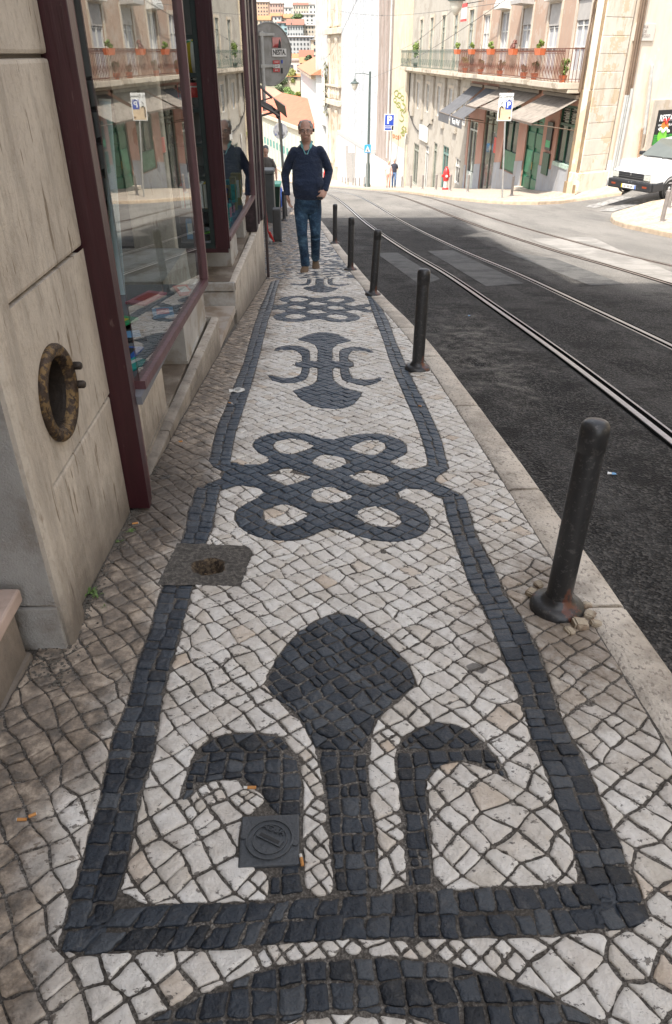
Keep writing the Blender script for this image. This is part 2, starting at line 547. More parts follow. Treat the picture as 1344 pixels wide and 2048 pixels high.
LB2i = gp([(459, 929), (468, 876), (479, 840), (499, 780), (514, 729), (523, 693), (530, 664), (536, 640), (547, 608), (553, 579), (560, 558)])
RB1i = gp([(1192, 1850), (1167, 1761), (1146, 1693), (1107, 1583), (1078, 1511), (1054, 1440), (1031, 1368), (1007, 1315), (983, 1253), (963, 1210), (941, 1175), (917, 1103), (895, 1036), (886, 996)])
RB1o = gp([(1311, 1852), (1275, 1775), (1241, 1689), (1208, 1622), (1184, 1555), (1155, 1497), (1117, 1425), (1098, 1358), (1074, 1296), (1040, 1229), (1016, 1200), (984, 1130), (950, 1063), (930, 990)])
RB2i = gp([(857, 929), (850, 898), (834, 848), (810, 795), (792, 753), (777, 714), (765, 676), (751, 640), (736, 597), (721, 563)])
RB2o = gp([(897, 938), (883, 880), (866, 840), (850, 807), (828, 765), (810, 726), (792, 685), (776, 640), (750, 592), (736, 563)])
BB_t = gp([(200, 1815), (553, 1801), (700, 1790), (868, 1780), (1093, 1770), (1245, 1762)])
BB_b = gp([(116, 1908), (465, 1895), (600, 1882), (700, 1876), (892, 1876), (1059, 1871), (1203, 1861), (1311, 1852)])
BANDS = [(LB1o, LB1i), (LB2o, LB2i), (RB1i, RB1o), (RB2i, RB2o), (BB_b, BB_t)]
FL1 = gp([(662, 1223), (590, 1268), (553, 1315), (527, 1367), (558, 1403), (600, 1429), (613, 1460), (631, 1492), (642, 1533), (652, 1591), (660, 1669), (673, 1800),
          (759, 1800), (751, 1669), (738, 1591), (733, 1523), (738, 1483), (750, 1440), (796, 1396), (837, 1365), (815, 1325), (772, 1281), (724, 1243), (700, 1229)])
HK1 = gp([(353, 1617), (371, 1559), (392, 1502), (423, 1476), (480, 1463), (537, 1466), (569, 1476), (595, 1512), (605, 1565), (605, 1632), (608, 1800), (537, 1800), (543, 1640), (530, 1590), (485, 1553), (412, 1560), (380, 1590)])
HK2 = gp([(817, 1795), (813, 1679), (798, 1583), (791, 1511), (798, 1483), (829, 1459), (877, 1440), (925, 1449), (968, 1483), (1002, 1526), (1023, 1571), (987, 1540), (954, 1521), (911, 1521), (872, 1531), (849, 1564), (853, 1607), (863, 1727), (868, 1795)])
DF = gp([(594, 679), (617, 668), (643, 663), (673, 668), (704, 682), (688, 685), (673, 689), (664, 697), (664, 726), (666, 759), (676, 768), (694, 777), (725, 784), (712, 804), (691, 816), (661, 819), (629, 813), (602, 798), (584, 781), (605, 775), (626, 768), (635, 759), (635, 726), (636, 700), (629, 689), (612, 683)])
DHL = gp([(547, 703), (553, 694), (575, 690), (602, 692), (618, 700), (620, 711), (618, 744), (611, 759), (593, 766), (569, 767), (545, 761), (533, 749), (551, 752), (569, 756), (590, 755), (602, 747), (605, 729), (604, 711), (596, 703), (575, 698), (560, 700)])
DHR = gp([(754, 711), (743, 700), (724, 694), (703, 693), (682, 698), (678, 705), (681, 747), (685, 759), (703, 766), (727, 771), (748, 768), (765, 759), (762, 752), (748, 758), (724, 759), (703, 755), (697, 741), (696, 711), (703, 701), (724, 701), (739, 704)])
DBAR = gp([(591, 723), (706, 723), (707, 734), (590, 734)])
k3 = lambda L: gp([(350 + a / 2.24, 840 + b / 2.24) for a, b in L])
KN1 = k3([(695, 92), (740, 76), (790, 65), (880, 55), (960, 66), (1020, 90), (1048, 125), (1035, 155), (990, 175), (945, 185), (1050, 228), (1135, 195), (1150, 180), (1230, 205), (1228, 222), (1150, 262), (1215, 300), (1305, 345), (1200, 352), (1065, 292), (975, 335), (1040, 358), (1100, 385), (1148, 440), (1140, 490),
          (1080, 530), (980, 548), (880, 540), (790, 510), (735, 485), (700, 475), (640, 505), (570, 535), (470, 545), (380, 530), (300, 495), (262, 450), (265, 410), (300, 380), (360, 350), (415, 322), (305, 282), (200, 318),
          (100, 300), (245, 243), (150, 200), (150, 185), (250, 180), (330, 210), (445, 178), (370, 150), (340, 110), (365, 80), (430, 58), (510, 50), (590, 60), (650, 80)])
KH1 = [k3(h) for h in ([(440, 110), (455, 95), (480, 87), (520, 84), (565, 90), (625, 115), (530, 150), (480, 146), (450, 135)],
                       [(780, 130), (835, 96), (880, 91), (920, 95), (945, 108), (942, 125), (915, 145), (880, 160)],
                       [(605, 185), (670, 150), (795, 185), (690, 222)], [(410, 245), (500, 212), (612, 255), (500, 292)],
                       [(780, 250), (860, 222), (980, 262), (890, 300)], [(595, 325), (690, 292), (805, 345), (700, 372), (650, 370)],
                       [(385, 425), (395, 405), (430, 390), (490, 372), (605, 420), (510, 470), (460, 472), (410, 455)],
                       [(795, 420), (870, 382), (940, 395), (1000, 425), (1020, 450), (985, 478), (920, 478), (860, 460)])]
def xmove(P, src, dst):
    """affine in the ground plane from box src to box dst (x0,x1,y0,y1)"""
    Q = P.copy()
    Q[:, 0] = dst[0] + (P[:, 0] - src[0]) / (src[1] - src[0]) * (dst[1] - dst[0])
    Q[:, 1] = dst[2] + (P[:, 1] - src[2]) / (src[3] - src[2]) * (dst[3] - dst[2])
    return Q
jl, jr = G(425, 950), G(905, 960)
kl, kr = G(524, 612), G(748, 620)
ktop, kbot = G(690, 880).y, G(690, 1083).y
k2top, k2bot = G(640, 596).y, G(640, 644).y
src = (jl.x, jr.x, kbot, ktop); dst = (kl.x, kr.x, k2bot, k2top)
KN2 = xmove(KN1, src, dst); KH2 = [xmove(h, src, dst) for h in KH1]
ftop, fbot = G(650, 663).y, G(661, 819).y
dy = G(640, 585).y - fbot
fc = G(652, 740).x; fc3 = G(640, 575).x
mv3 = lambda P: np.c_[(P[:, 0] - fc) * .95 + fc3, P[:, 1] + dy]
ARC_o = gp([(215, 2080), (300, 2040), (400, 1988), (500, 1945), (600, 1922), (700, 1913), (800, 1915), (900, 1927), (1000, 1955), (1100, 1992), (1200, 2040), (1290, 2085)])
ARC_i = gp([(380, 2140), (470, 2085), (560, 2045), (640, 2026), (740, 2024), (840, 2034), (940, 2060), (1040, 2100), (1100, 2140)])
ARC = np.r_[ARC_o, ARC_i[::-1]]
def bandpoly(b): return np.r_[b[0], b[1][::-1]]
MOT = [FL1, HK1, HK2, DF, DHL, DHR, DBAR, ARC, mv3(DF), mv3(DHL), mv3(DHR)]
COVER = gp([(488, 1632), (603, 1630), (595, 1736), (471, 1734)])
PATCH = gp([(358, 1088), (505, 1095), (479, 1171), (317, 1168)])
BOLL = [(.78, 1.867), (.663, 4.803), (.561, 8.036), (.391, 10.2), (.244, 14.05)]
def sd_motif(q):
    d = np.full(len(q), -1e9)
    for P in MOT: d = np.maximum(d, sd_poly(P, q))
    for K, H in ((smooth_closed(KN1), KH1), (KN2, KH2)):
        k = sd_poly(K, q)
        k = k - .002
        for h in H: k = np.minimum(k, -sd_poly(h, q) - .005)
        d = np.maximum(d, k)
    for P in (PATCH, COVER): d = np.minimum(d, -sd_poly(P, q) - .002)
    return d
def sd_bands(q):
    d = np.full(len(q), -1e9)
    for b in BANDS: d = np.maximum(d, sd_poly(bandpoly(b), q))
    return d
def sd_region(q):
    wx = np.array([wall_x(y) if 1.84 < y < 9.62 else (-.9 if y <= 1.84 else -1.38) for y in q[:, 1]])
    kx = np.array([kerb_x(y) - KW for y in q[:, 1]])
    d = np.minimum(q[:, 0] - wx - .004, kx - .006 - q[:, 0])
    for P in (PATCH, COVER): d = np.minimum(d, -sd_poly(P, q) - .002)
    for x, y in BOLL: d = np.minimum(d, np.hypot(q[:, 0] - x, q[:, 1] - y) - .07)
    return d
class Stones:
    def __init__(s): s.v = []; s.f = []; s.t = []; s.m = []; s.e = []
    def clip(s, P, D):
        out = []
        n = len(P)
        for i in range(n):
            a, b, da, db = P[i], P[(i+1) % n], D[i], D[(i+1) % n]
            if da > 0: out.append(a)
            if (da > 0) != (db > 0):
                t = da / (da - db); out.append(a + (b - a) * t)
        return out
    def stone(s, P, mi, gap, seed, lod):
        P = np.array(P)
        if len(P) < 3: return
        x, y = P[:, 0], P[:, 1]
        A = .5 * np.sum(x * np.roll(y, -1) - np.roll(x, -1) * y)
        if A < 0: P = P[::-1]; A = -A
        if A < 3.4e-4: return
        keep = [i for i in range(len(P)) if np.hypot(*(P[i] - P[i-1])) > .004]
        P = P[keep]
        if len(P) < 3: return
        c = P.mean(0)
        rad = np.hypot(*(P - c).T)
        P = c + (P - c) * np.clip(1 - gap / np.maximum(rad, .01), .5, 1)[:, None]
        rnd = random.Random(seed)
        if lod < 2:       # knock the corners off
            Q = []
            n = len(P)
            for i in range(n):
                a, b, d = P[i-1], P[i], P[(i+1) % n]
                la, lb = np.hypot(*(a - b)), np.hypot(*(d - b))
                ca = abs(np.cross(b - a, d - b) / max(la * lb, 1e-9))
                if ca < .25: Q.append(b); continue
                k = rnd.uniform(.0015, .0055)
                ta, tb = min(.4, k / max(la, 1e-6)), min(.4, k * rnd.uniform(.7, 1.4) / max(lb, 1e-6))
                Q += [b + (a - b) * ta, b + (d - b) * tb]
            P = np.array(Q)
            # chipped edges: a point in the middle of long edges, pushed about
            if lod == 0:
                Q = []
                for i in range(len(P)):
                    a, b = P[i], P[(i+1) % len(P)]
                    Q.append(a)
                    L = np.hypot(*(b - a))
                    if L > .018:
                        k = 1 if L < .035 else 2
                        nn = np.array([b[1] - a[1], a[0] - b[0]]) / L
                        for q in range(k):
                            Q.append(a + (b - a) * (q + 1) / (k + 1) + nn * rnd.uniform(-.0036, .0026))
                P = np.array(Q)
        n = len(P); k0 = len(s.v)
        tilt = (rnd.uniform(-.035, .035), rnd.uniform(-.035, .035)); h = rnd.uniform(-.0025, .0025)
        def put(Q, dz):
            for p in Q:
                z = gz(p[0], p[1]) + dz + h + (p[0]-c[0]) * tilt[0] + (p[1]-c[1]) * tilt[1]
                s.v.append((p[0], p[1], z))
        put(P, -.016)
        if lod < 2:
            put(P, -.0024)
            r2 = c + (P - c) * .945; put(r2, 0.0)
            r3 = c + (P - c) * .55; put(r3, rnd.uniform(-.0004, .0010))
            rings = 4
        else:
            put(c + (P - c) * .95, 0); rings = 2
        s.v.append((c[0], c[1], gz(*c) + h + rnd.uniform(-.0006, .0012)))
        for r in range(rings - 1):
            for i in range(n):
                j = (i+1) % n
                s.f.append((k0+r*n+i, k0+r*n+j, k0+(r+1)*n+j, k0+(r+1)*n+i)); s.m.append(mi)
        top = k0 + (rings - 1) * n
        for i in range(n):
            s.f.append((top+i, top+(i+1) % n, k0+rings*n)); s.m.append(mi)
        t = rnd.random()
        s.t += [t] * (rings * n + 1)
        s.e += ([1.] * n + [1.] * n + [.9] * n + [.5] * n + [0.]) if rings == 4 else ([1.] * n + [.9] * n + [0.])
ST = Stones()
def tiling(x0, x1, y0, y1, a, ang, jit, sdf, mi, gap, lodf, seed, aspect=1.0, jog=.0, pick=None, drop=.0):
    rnd = random.Random(seed)
    ca, sa = math.cos(ang), math.sin(ang)
    ext = max(x1 - x0, y1 - y0) * 1.2 + 1
    cx, cy = (x0 + x1) / 2, (y0 + y1) / 2
    n = int(ext / a)
    m = int(ext / (a * aspect))
    V = {}
    def vert(i, j):
        if (i, j) not in V:
            px = i * a + rnd.gauss(0, jit * a) + jog * a * math.sin(j * 12.9898) ; py = j * a * aspect + rnd.gauss(0, jit * a)
            V[(i, j)] = np.array([cx + ca * px - sa * py, cy + sa * px + ca * py])
        return V[(i, j)]
    quads = []
    for i in range(-n // 2 - 1, n // 2 + 1):
        for j in range(-m // 2 - 1, m // 2 + 1):
            px, py = (i + .5) * a, (j + .5) * a * aspect
            wx, wy = cx + ca * px - sa * py, cy + sa * px + ca * py
            if not (x0 - a < wx < x1 + a and y0 - a < wy < y1 + a): continue
            if wx < -1.5 or wx > kerb_x(wy) + .05: continue
            q = [vert(i, j), vert(i+1, j), vert(i+1, j+1), vert(i, j+1)]
            quads.append(q)
    if not quads: return
    Q = np.array(quads)
    def sample(Q):
        E = np.stack([Q[:, i] * (1 - t) + Q[:, (i+1) % 4] * t for i in range(4) for t in (0, .25, .5, .75)], 1)
        return E, sdf(E.reshape(-1, 2)).reshape(-1, 16)
    E8, D = sample(Q)
    for _ in range(1):      # cells crossed by a thin band are broken into quarters
        sg = D > 0
        bad = (sg != np.roll(sg, 1, 1)).sum(1) > 2
        if not bad.any(): break
        B = Q[bad]; m = [(B[:, i] + B[:, (i+1) % 4]) / 2 for i in range(4)]; cc = B.mean(1)
        sub4 = np.concatenate([np.stack([B[:, 0], m[0], cc, m[3]], 1), np.stack([m[0], B[:, 1], m[1], cc], 1), np.stack([cc, m[1], B[:, 2], m[2]], 1), np.stack([m[3], cc, m[2], B[:, 3]], 1)])
        Q = np.concatenate([Q[~bad], sub4])
        e2, d2 = sample(sub4)
        E8, D = np.concatenate([E8[~bad], e2]), np.concatenate([D[~bad], d2])
    for k in range(len(Q)):
        d = D[k]
        if (d <= 0).all(): continue
        yy = Q[k, 0, 1]
        if drop and rnd.random() < drop: continue
        if (d > 0).all():
            P = list(Q[k])
            r = rnd.random()
            if r < .07:                       # one cell broken into two stones
                s_ = rnd.uniform(.4, .6)
                m1, m2 = P[0] * (1-s_) + P[1] * s_, P[3] * (1-s_) + P[2] * s_
                pieces = [[P[0], m1, m2, P[3]], [m1, P[1], P[2], m2]]
            else: pieces = [P]
        else:
            pieces = [ST.clip(list(E8[k]), d)]
        for p in pieces:
            mm = pick(p, rnd) if pick else mi
            ST.stone(p, mm, gap * rnd.uniform(.6, 1.6) * (1.4 if yy < 1.5 else (1.4 - .4 * min(1, (yy - 1.5) / 1.2))), rnd.random(), lodf(yy))
lod = lambda y: 0 if y < 3.2 else (1 if y < 7 else 2)
far_y = 9.35
white_sdf = lambda q: np.minimum(np.minimum(-sd_motif(q) - .001, -sd_bands(q) - .001), sd_region(q))
dark_sdf = lambda q: np.minimum(np.minimum(sd_motif(q), -sd_bands(q) - .001), sd_region(q))
A45 = R(40)
ysplit = G(700, 1500).y
lim = lambda f, ya, yb: (lambda q: np.minimum(np.minimum(f(q), q[:, 1] - ya), yb - q[:, 1]))
tiling(-1.5, 1.2, -1.2, 3.0, .071, R(-52), .10, lim(white_sdf, -1.2, 3.0), 0, .0026, lod, 1, aspect=.80)
tiling(-1.5, 1.2, 3.0, 6.2, .072, R(-48), .09, lim(white_sdf, 3.0, 6.2), 0, .0022, lod, 2, aspect=.80)
tiling(-1.5, 1.2, 6.2, far_y, .070, R(45), .08, lim(white_sdf, 6.2, far_y), 0, .0024, lod, 3, aspect=.8)
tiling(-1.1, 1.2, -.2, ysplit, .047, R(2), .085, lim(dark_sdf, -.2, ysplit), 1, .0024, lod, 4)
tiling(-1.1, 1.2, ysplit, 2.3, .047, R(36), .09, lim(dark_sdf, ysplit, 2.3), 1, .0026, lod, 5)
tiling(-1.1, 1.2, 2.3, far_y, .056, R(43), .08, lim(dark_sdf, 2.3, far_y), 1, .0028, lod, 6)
mixpick = lambda p, rnd: (1 if rnd.random() < .48 else 0)
tiling(-1.5, 1.2, far_y, 24, .085, R(30), .14, lim(sd_region, far_y, 24), 0, .006, lambda y: 2, 7, pick=mixpick)
def band_stones(b, size, seed):
    rnd = random.Random(seed)
    A, B = b
    L = np.sum(np.hypot(*(A[1:] - A[:-1]).T))
    n = max(2, int(L / size)); N = n * 6
    PA, PB = resample(A, N + 1), resample(B, N + 1)
    for row in (0, 1):
        t = 0.0
        cuts = [0]
        while cuts[-1] < N:
            cuts.append(min(N, cuts[-1] + max(3, int(round(6 * rnd.uniform(.72, 1.4))))))
        mid = .5
        for c0, c1 in zip(cuts[:-1], cuts[1:]):
            if c1 - c0 < 2: continue
            r0, r1 = (0, .5 + rnd.uniform(-.05, .05)) if row == 0 else (.5 + rnd.uniform(-.05, .05), 1)
            j = lambda: rnd.gauss(0, .0022)
            P = [PA[c0] * (1-r0) + PB[c0] * r0, PA[c0] * (1-r1) + PB[c0] * r1, PA[c1] * (1-r1) + PB[c1] * r1, PA[c1] * (1-r0) + PB[c1] * r0]
            P = [p + np.array([j(), j()]) for p in P]
            d = sd_region(np.array(P))
            if (d < -.004).any():
                E = [P[0], (P[0]+P[1])/2, P[1], (P[1]+P[2])/2, P[2], (P[2]+P[3])/2, P[3], (P[3]+P[0])/2]
                P = ST.clip(E, sd_region(np.array(E)))
                if len(P) < 3: continue
            if rnd.random() < .012: continue
            ST.stone(P, 1, .0026 * rnd.uniform(.6, 1.6), rnd.random(), lod(P[0][1]))
for i, b in enumerate(BANDS): band_stones(b, .047, 40 + i)

def stone_mat(name, light):
    m, nt, bs = nodes_of(name)
    at = nt.nodes.new('ShaderNodeAttribute'); at.attribute_name = 'tint'
    tc = nt.nodes.new('ShaderNodeTexCoord')
    sp = nt.nodes.new('ShaderNodeSeparateXYZ'); nt.links.new(tc.outputs['Object'], sp.inputs[0])
    if light:
        c = ramp(nt, at.outputs['Fac'], [(0, (.56, .50, .42)), (.3, (.68, .63, .57)), (.7, (.76, .73, .68)), (.93, (.64, .59, .52)), (1., (.58, .44, .31))])
        c = mix(nt, c, ramp(nt, nz(nt, 28, 5), [(.35, (.44, .39, .33)), (.65, (.76, .73, .69))]), .35)
        # dark chips and pits, mostly broken in from the edges
        ed = nt.nodes.new('ShaderNodeAttribute'); ed.attribute_name = 'edge'
        reg = mapr(nt, nz(nt, 2.6, 4, .6), .40, .60)
        lvl = mth(nt, 'ADD', mth(nt, 'MULTIPLY', ed.outputs['Fac'], .11), mth(nt, 'MULTIPLY', reg, .035))
        chip = mapr(nt, mth(nt, 'ADD', nz(nt, 42, 6, .68, stretch=(1, 1.5, 1)), lvl), .685, .71)
        c = mix(nt, c, (.085, .072, .06), mth(nt, 'MULTIPLY', chip, .85))
        pits = mapr(nt, nz(nt, 120, 3, .6, stretch=(1, 2.2, 1)), .63, .67)
        c = mix(nt, c, (.20, .17, .14), mth(nt, 'MULTIPLY', pits, .5))
        # worn-in dirt along the wall, round the bollard and by the kerb
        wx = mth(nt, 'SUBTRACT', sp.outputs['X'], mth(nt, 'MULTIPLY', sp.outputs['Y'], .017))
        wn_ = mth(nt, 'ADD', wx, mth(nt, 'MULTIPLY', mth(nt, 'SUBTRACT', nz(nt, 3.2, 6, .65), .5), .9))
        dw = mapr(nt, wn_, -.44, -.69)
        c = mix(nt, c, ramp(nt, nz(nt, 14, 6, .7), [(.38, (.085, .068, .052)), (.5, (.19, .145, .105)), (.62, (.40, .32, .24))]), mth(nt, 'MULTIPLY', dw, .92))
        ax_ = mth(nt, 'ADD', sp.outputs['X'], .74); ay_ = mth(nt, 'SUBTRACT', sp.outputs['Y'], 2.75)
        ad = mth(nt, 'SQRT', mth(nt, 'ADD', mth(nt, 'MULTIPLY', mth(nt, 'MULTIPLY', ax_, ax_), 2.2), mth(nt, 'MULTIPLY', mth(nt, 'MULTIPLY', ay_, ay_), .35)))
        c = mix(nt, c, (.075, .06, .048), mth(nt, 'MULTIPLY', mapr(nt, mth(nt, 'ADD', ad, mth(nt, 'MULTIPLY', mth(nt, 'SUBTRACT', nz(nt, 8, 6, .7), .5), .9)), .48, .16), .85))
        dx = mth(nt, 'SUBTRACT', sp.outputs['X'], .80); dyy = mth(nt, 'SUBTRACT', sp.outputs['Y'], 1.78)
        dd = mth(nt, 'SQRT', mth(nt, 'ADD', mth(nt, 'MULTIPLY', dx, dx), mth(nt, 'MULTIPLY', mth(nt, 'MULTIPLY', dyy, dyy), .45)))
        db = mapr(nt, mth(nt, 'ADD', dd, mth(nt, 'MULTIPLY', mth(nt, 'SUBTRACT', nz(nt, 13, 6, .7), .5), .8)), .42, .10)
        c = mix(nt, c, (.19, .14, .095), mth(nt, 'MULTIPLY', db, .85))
        g = mapr(nt, nz(nt, 1.9, 7, .7), .50, .62)
        c = mix(nt, c, (.22, .18, .145), mth(nt, 'MULTIPLY', g, .24))
        # gum and drops
        v = nt.nodes.new('ShaderNodeTexVoronoi'); v.inputs['Scale'].default_value = 2.6; v.inputs['Randomness'].default_value = 1
        nt.links.new(mixvec(nt, tc.outputs['Object'], 18, .035), v.inputs['Vector'])
        gum = mapr(nt, v.outputs['Distance'], .075, .062)
        c = mix(nt, c, (.085, .078, .072), mth(nt, 'MULTIPLY', gum, .85))
        bs.inputs['Roughness'].default_value = .52
    else:
        c = ramp(nt, at.outputs['Fac'], [(0, (.006, .009, .014)), (.35, (.013, .019, .029)), (.7, (.022, .030, .042)), (1., (.060, .068, .078))])
        c = mix(nt, c, (.11, .105, .10), mth(nt, 'MULTIPLY', mapr(nt, nz(nt, 45, 5, .7), .54, .64), .3))
        # lighter and bluer further down the street
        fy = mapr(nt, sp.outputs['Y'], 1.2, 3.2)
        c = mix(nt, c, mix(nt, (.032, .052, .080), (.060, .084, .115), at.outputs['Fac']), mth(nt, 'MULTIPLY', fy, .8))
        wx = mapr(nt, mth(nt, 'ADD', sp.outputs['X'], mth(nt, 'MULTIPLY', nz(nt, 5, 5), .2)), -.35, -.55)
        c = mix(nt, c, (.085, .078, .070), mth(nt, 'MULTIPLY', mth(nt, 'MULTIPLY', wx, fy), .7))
        bs.inputs['Roughness'].default_value = .38
    nt.links.new(c, bs.inputs['Base Color'])
    b = bump(nt, bs, nz(nt, 34, 6, .65), .016, .7)
    bump(nt, bs, nz(nt, 230, 3, .6), .002, .6, b)
    return m
def mixvec(nt, vec, scale, amt):
    n = nt.nodes.new('ShaderNodeTexNoise'); n.inputs['Scale'].default_value = scale
    nt.links.new(vec, n.inputs['Vector'])
    s = nt.nodes.new('ShaderNodeVectorMath'); s.operation = 'SCALE'; s.inputs['Scale'].default_value = amt
    nt.links.new(n.outputs['Color'], s.inputs[0])
    a = nt.nodes.new('ShaderNodeVectorMath'); a.operation = 'ADD'
    nt.links.new(vec, a.inputs[0]); nt.links.new(s.outputs[0], a.inputs[1])
    return a.outputs[0]
WSTONE, DSTONE = stone_mat("limestone_sett", True), stone_mat("basalt_sett", False)
me = bpy.data.meshes.new("pavement")
me.from_pydata(ST.v, [], ST.f)
me.materials.append(WSTONE); me.materials.append(DSTONE)
me.polygons.foreach_set('material_index', ST.m)
me.polygons.foreach_set('use_smooth', [True] * len(ST.f))
at_ = me.attributes.new('tint', 'FLOAT', 'POINT'); at_.data.foreach_set('value', ST.t)
ae_ = me.attributes.new('edge', 'FLOAT', 'POINT'); ae_.data.foreach_set('value', ST.e)
me.update()
pv = bpy.data.objects.new("pavement", me); COL.objects.link(pv); tag(pv, kind='structure')
print('stones verts', len(ST.v))
def grout_mat():
    m, nt, bs = nodes_of("joint_sand")
    c = ramp(nt, nz(nt, 160, 4, .7), [(.35, (.05, .043, .037)), (.5, (.12, .105, .09)), (.66, (.34, .31, .27))])
    c = mix(nt, c, (.055, .046, .037), mth(nt, 'MULTIPLY', mapr(nt, nz(nt, 4, 5), .4, .6), .6))
    nt.links.new(c, bs.inputs['Base Color']); bs.inputs['Roughness'].default_value = .95
    bump(nt, bs, nz(nt, 190, 4, .7), .006, 1.)
    return m
GROUT = grout_mat()
mb = MB()
HOLE = G(417, 1133)
grid_sheet(lambda y: -1.6, lambda y: kerb_x(y) - KW + .002, lin(-1.5, 6, 300) + lin(6.05, 24, 240), 100, lambda x, y: gz(x, y) - .0042 + .003 * noise.noise(Vector((x * 16, y * 16, 0))) - (.09 if math.hypot((x - HOLE.x) / .078, (y - HOLE.y) / .072) < 1 else 0), mb)
tag(mb.build("joint_mortar", GROUT, smooth='all'), kind='structure')
def cobble_far(name, a=(.62, .56, .48), b=(.40, .35, .29), scale=11):
    m, nt, bs = nodes_of(name)
    tc = nt.nodes.new('ShaderNodeTexCoord')
    mp = nt.nodes.new('ShaderNodeMapping'); mp.inputs['Rotation'].default_value = (0, 0, R(40))
    nt.links.new(tc.outputs['Object'], mp.inputs[0])
    v = nt.nodes.new('ShaderNodeTexVoronoi'); v.inputs['Scale'].default_value = scale; v.inputs['Randomness'].default_value = .45
    nt.links.new(mp.outputs[0], v.inputs['Vector'])
    c = ramp(nt, v.outputs['Distance'], [(.35, a), (.6, b)])
    c = mix(nt, c, (.36, .32, .27), mth(nt, 'MULTIPLY', mapr(nt, nz(nt, .9, 6, .7), .45, .65), .5))
    nt.links.new(c, bs.inputs['Base Color']); bs.inputs['Roughness'].default_value = .8
    bump(nt, bs, v.outputs['Distance'], -.02)
    return m
PFAR = cobble_far("pale_setts", (.50, .46, .40), (.32, .28, .24))
mb = MB()
grid_sheet(lambda y: kerb_x(y) - 8, lambda y: kerb_x(y) - KW, lin(24, 118, 60), 12, lambda x, y: gz(x, y) - .004, mb)
tag(mb.build("pavement", PFAR, smooth='all'), kind='structure')

# ------------------------------------------------------------------ the shop on the left
def wall_stone(name, base=((.46, .40, .33), (.62, .55, .46)), streak=(.20, .15, .10)):
    m, nt, bs = nodes_of(name)
    c = ramp(nt, nz(nt, 3.2, 6), [(.3, base[0]), (.7, base[1])])
    c = mix(nt, c, tuple(k * .72 for k in base[0]), mth(nt, 'MULTIPLY', mapr(nt, nz(nt, 5, 7, .7, stretch=(1, 1.6, .3)), .48, .60), .6))
    c = mix(nt, c, (.30, .24, .18), mth(nt, 'MULTIPLY', mapr(nt, nz(nt, 38, 6, .75, stretch=(1, 1.3, .6)), .50, .64), .45))
    c = mix(nt, c, streak, mth(nt, 'MULTIPLY', mapr(nt, nz(nt, 17, 3, .6, stretch=(1, 1.5, .22)), .615, .66), .85))
    # grime rising from the pavement
    tc = nt.nodes.new('ShaderNodeTexCoord'); sp = nt.nodes.new('ShaderNodeSeparateXYZ'); nt.links.new(tc.outputs['Object'], sp.inputs[0])
    h = mth(nt, 'ADD', sp.outputs['Z'], mth(nt, 'MULTIPLY', sp.outputs['Y'], .105))
    h = mth(nt, 'SUBTRACT', h, mth(nt, 'MULTIPLY', nz(nt, 4, 6, .7), .5))
    c = mix(nt, c, (.13, .11, .09), mth(nt, 'MULTIPLY', mapr(nt, h, .08, -.24), .85))
    nt.links.new(c, bs.inputs['Base Color']); bs.inputs['Roughness'].default_value = .75
    b = bump(nt, bs, nz(nt, 120, 4, .7), .004, .8)
    bump(nt, bs, nz(nt, 7, 6, .6), .02, .4, b)
    return m
SHOPW = wall_stone("aged_cream_limestone")
GREYST = M("grey_tooled_stone", (.34, .325, .30), .85, .16, 5, bmp=.006, bscale=170, dirt=(.22, .19, .16), dscale=3)
SILLST = M("grey_marble_sill", (.40, .38, .35), .6, .14, 7, bmp=.002, dirt=(.28, .24, .19), dscale=4)
LEDGE = M("brown_worn_ledge", (.22, .17, .125), .8, .2, 6, bmp=.006, bscale=90, dirt=(.34, .29, .23), dscale=3)
STEPM = M("pinkish_step_marble", (.50, .38, .32), .5, .16, 6, dirt=(.36, .26, .21), dscale=5)
def wood_mat(name, c, rough=.38):
    m, nt, bs = nodes_of(name)
    k = ramp(nt, nz(nt, 5, 6, .7, stretch=(3, 3, .35)), [(.3, tuple(q * .72 for q in c)), (.7, tuple(q * 1.3 for q in c))])
    k = mix(nt, k, (.16, .11, .10), mth(nt, 'MULTIPLY', mapr(nt, nz(nt, 34, 4, .7, stretch=(1.3, 1.3, .3)), .64, .75), .5))
    nt.links.new(k, bs.inputs['Base Color']); bs.inputs['Roughness'].default_value = rough
    bump(nt, bs, nz(nt, 9, 5, .6, stretch=(4, 4, .3)), .004, .5)
    return m
MAROON = wood_mat("dark_red_paint", (.036, .007, .010))
MAROONL = wood_mat("faded_red_paint", (.10, .045, .048), .45)
BLACKP = M("black_paint", (.012, .013, .013), .45, .2, 20)
DARKIN = M("dark_interior", (.035, .033, .034), .9, .2, 3)
GREYIN = M("grey_interior_panel", (.16, .16, .17), .8, .12, 3)
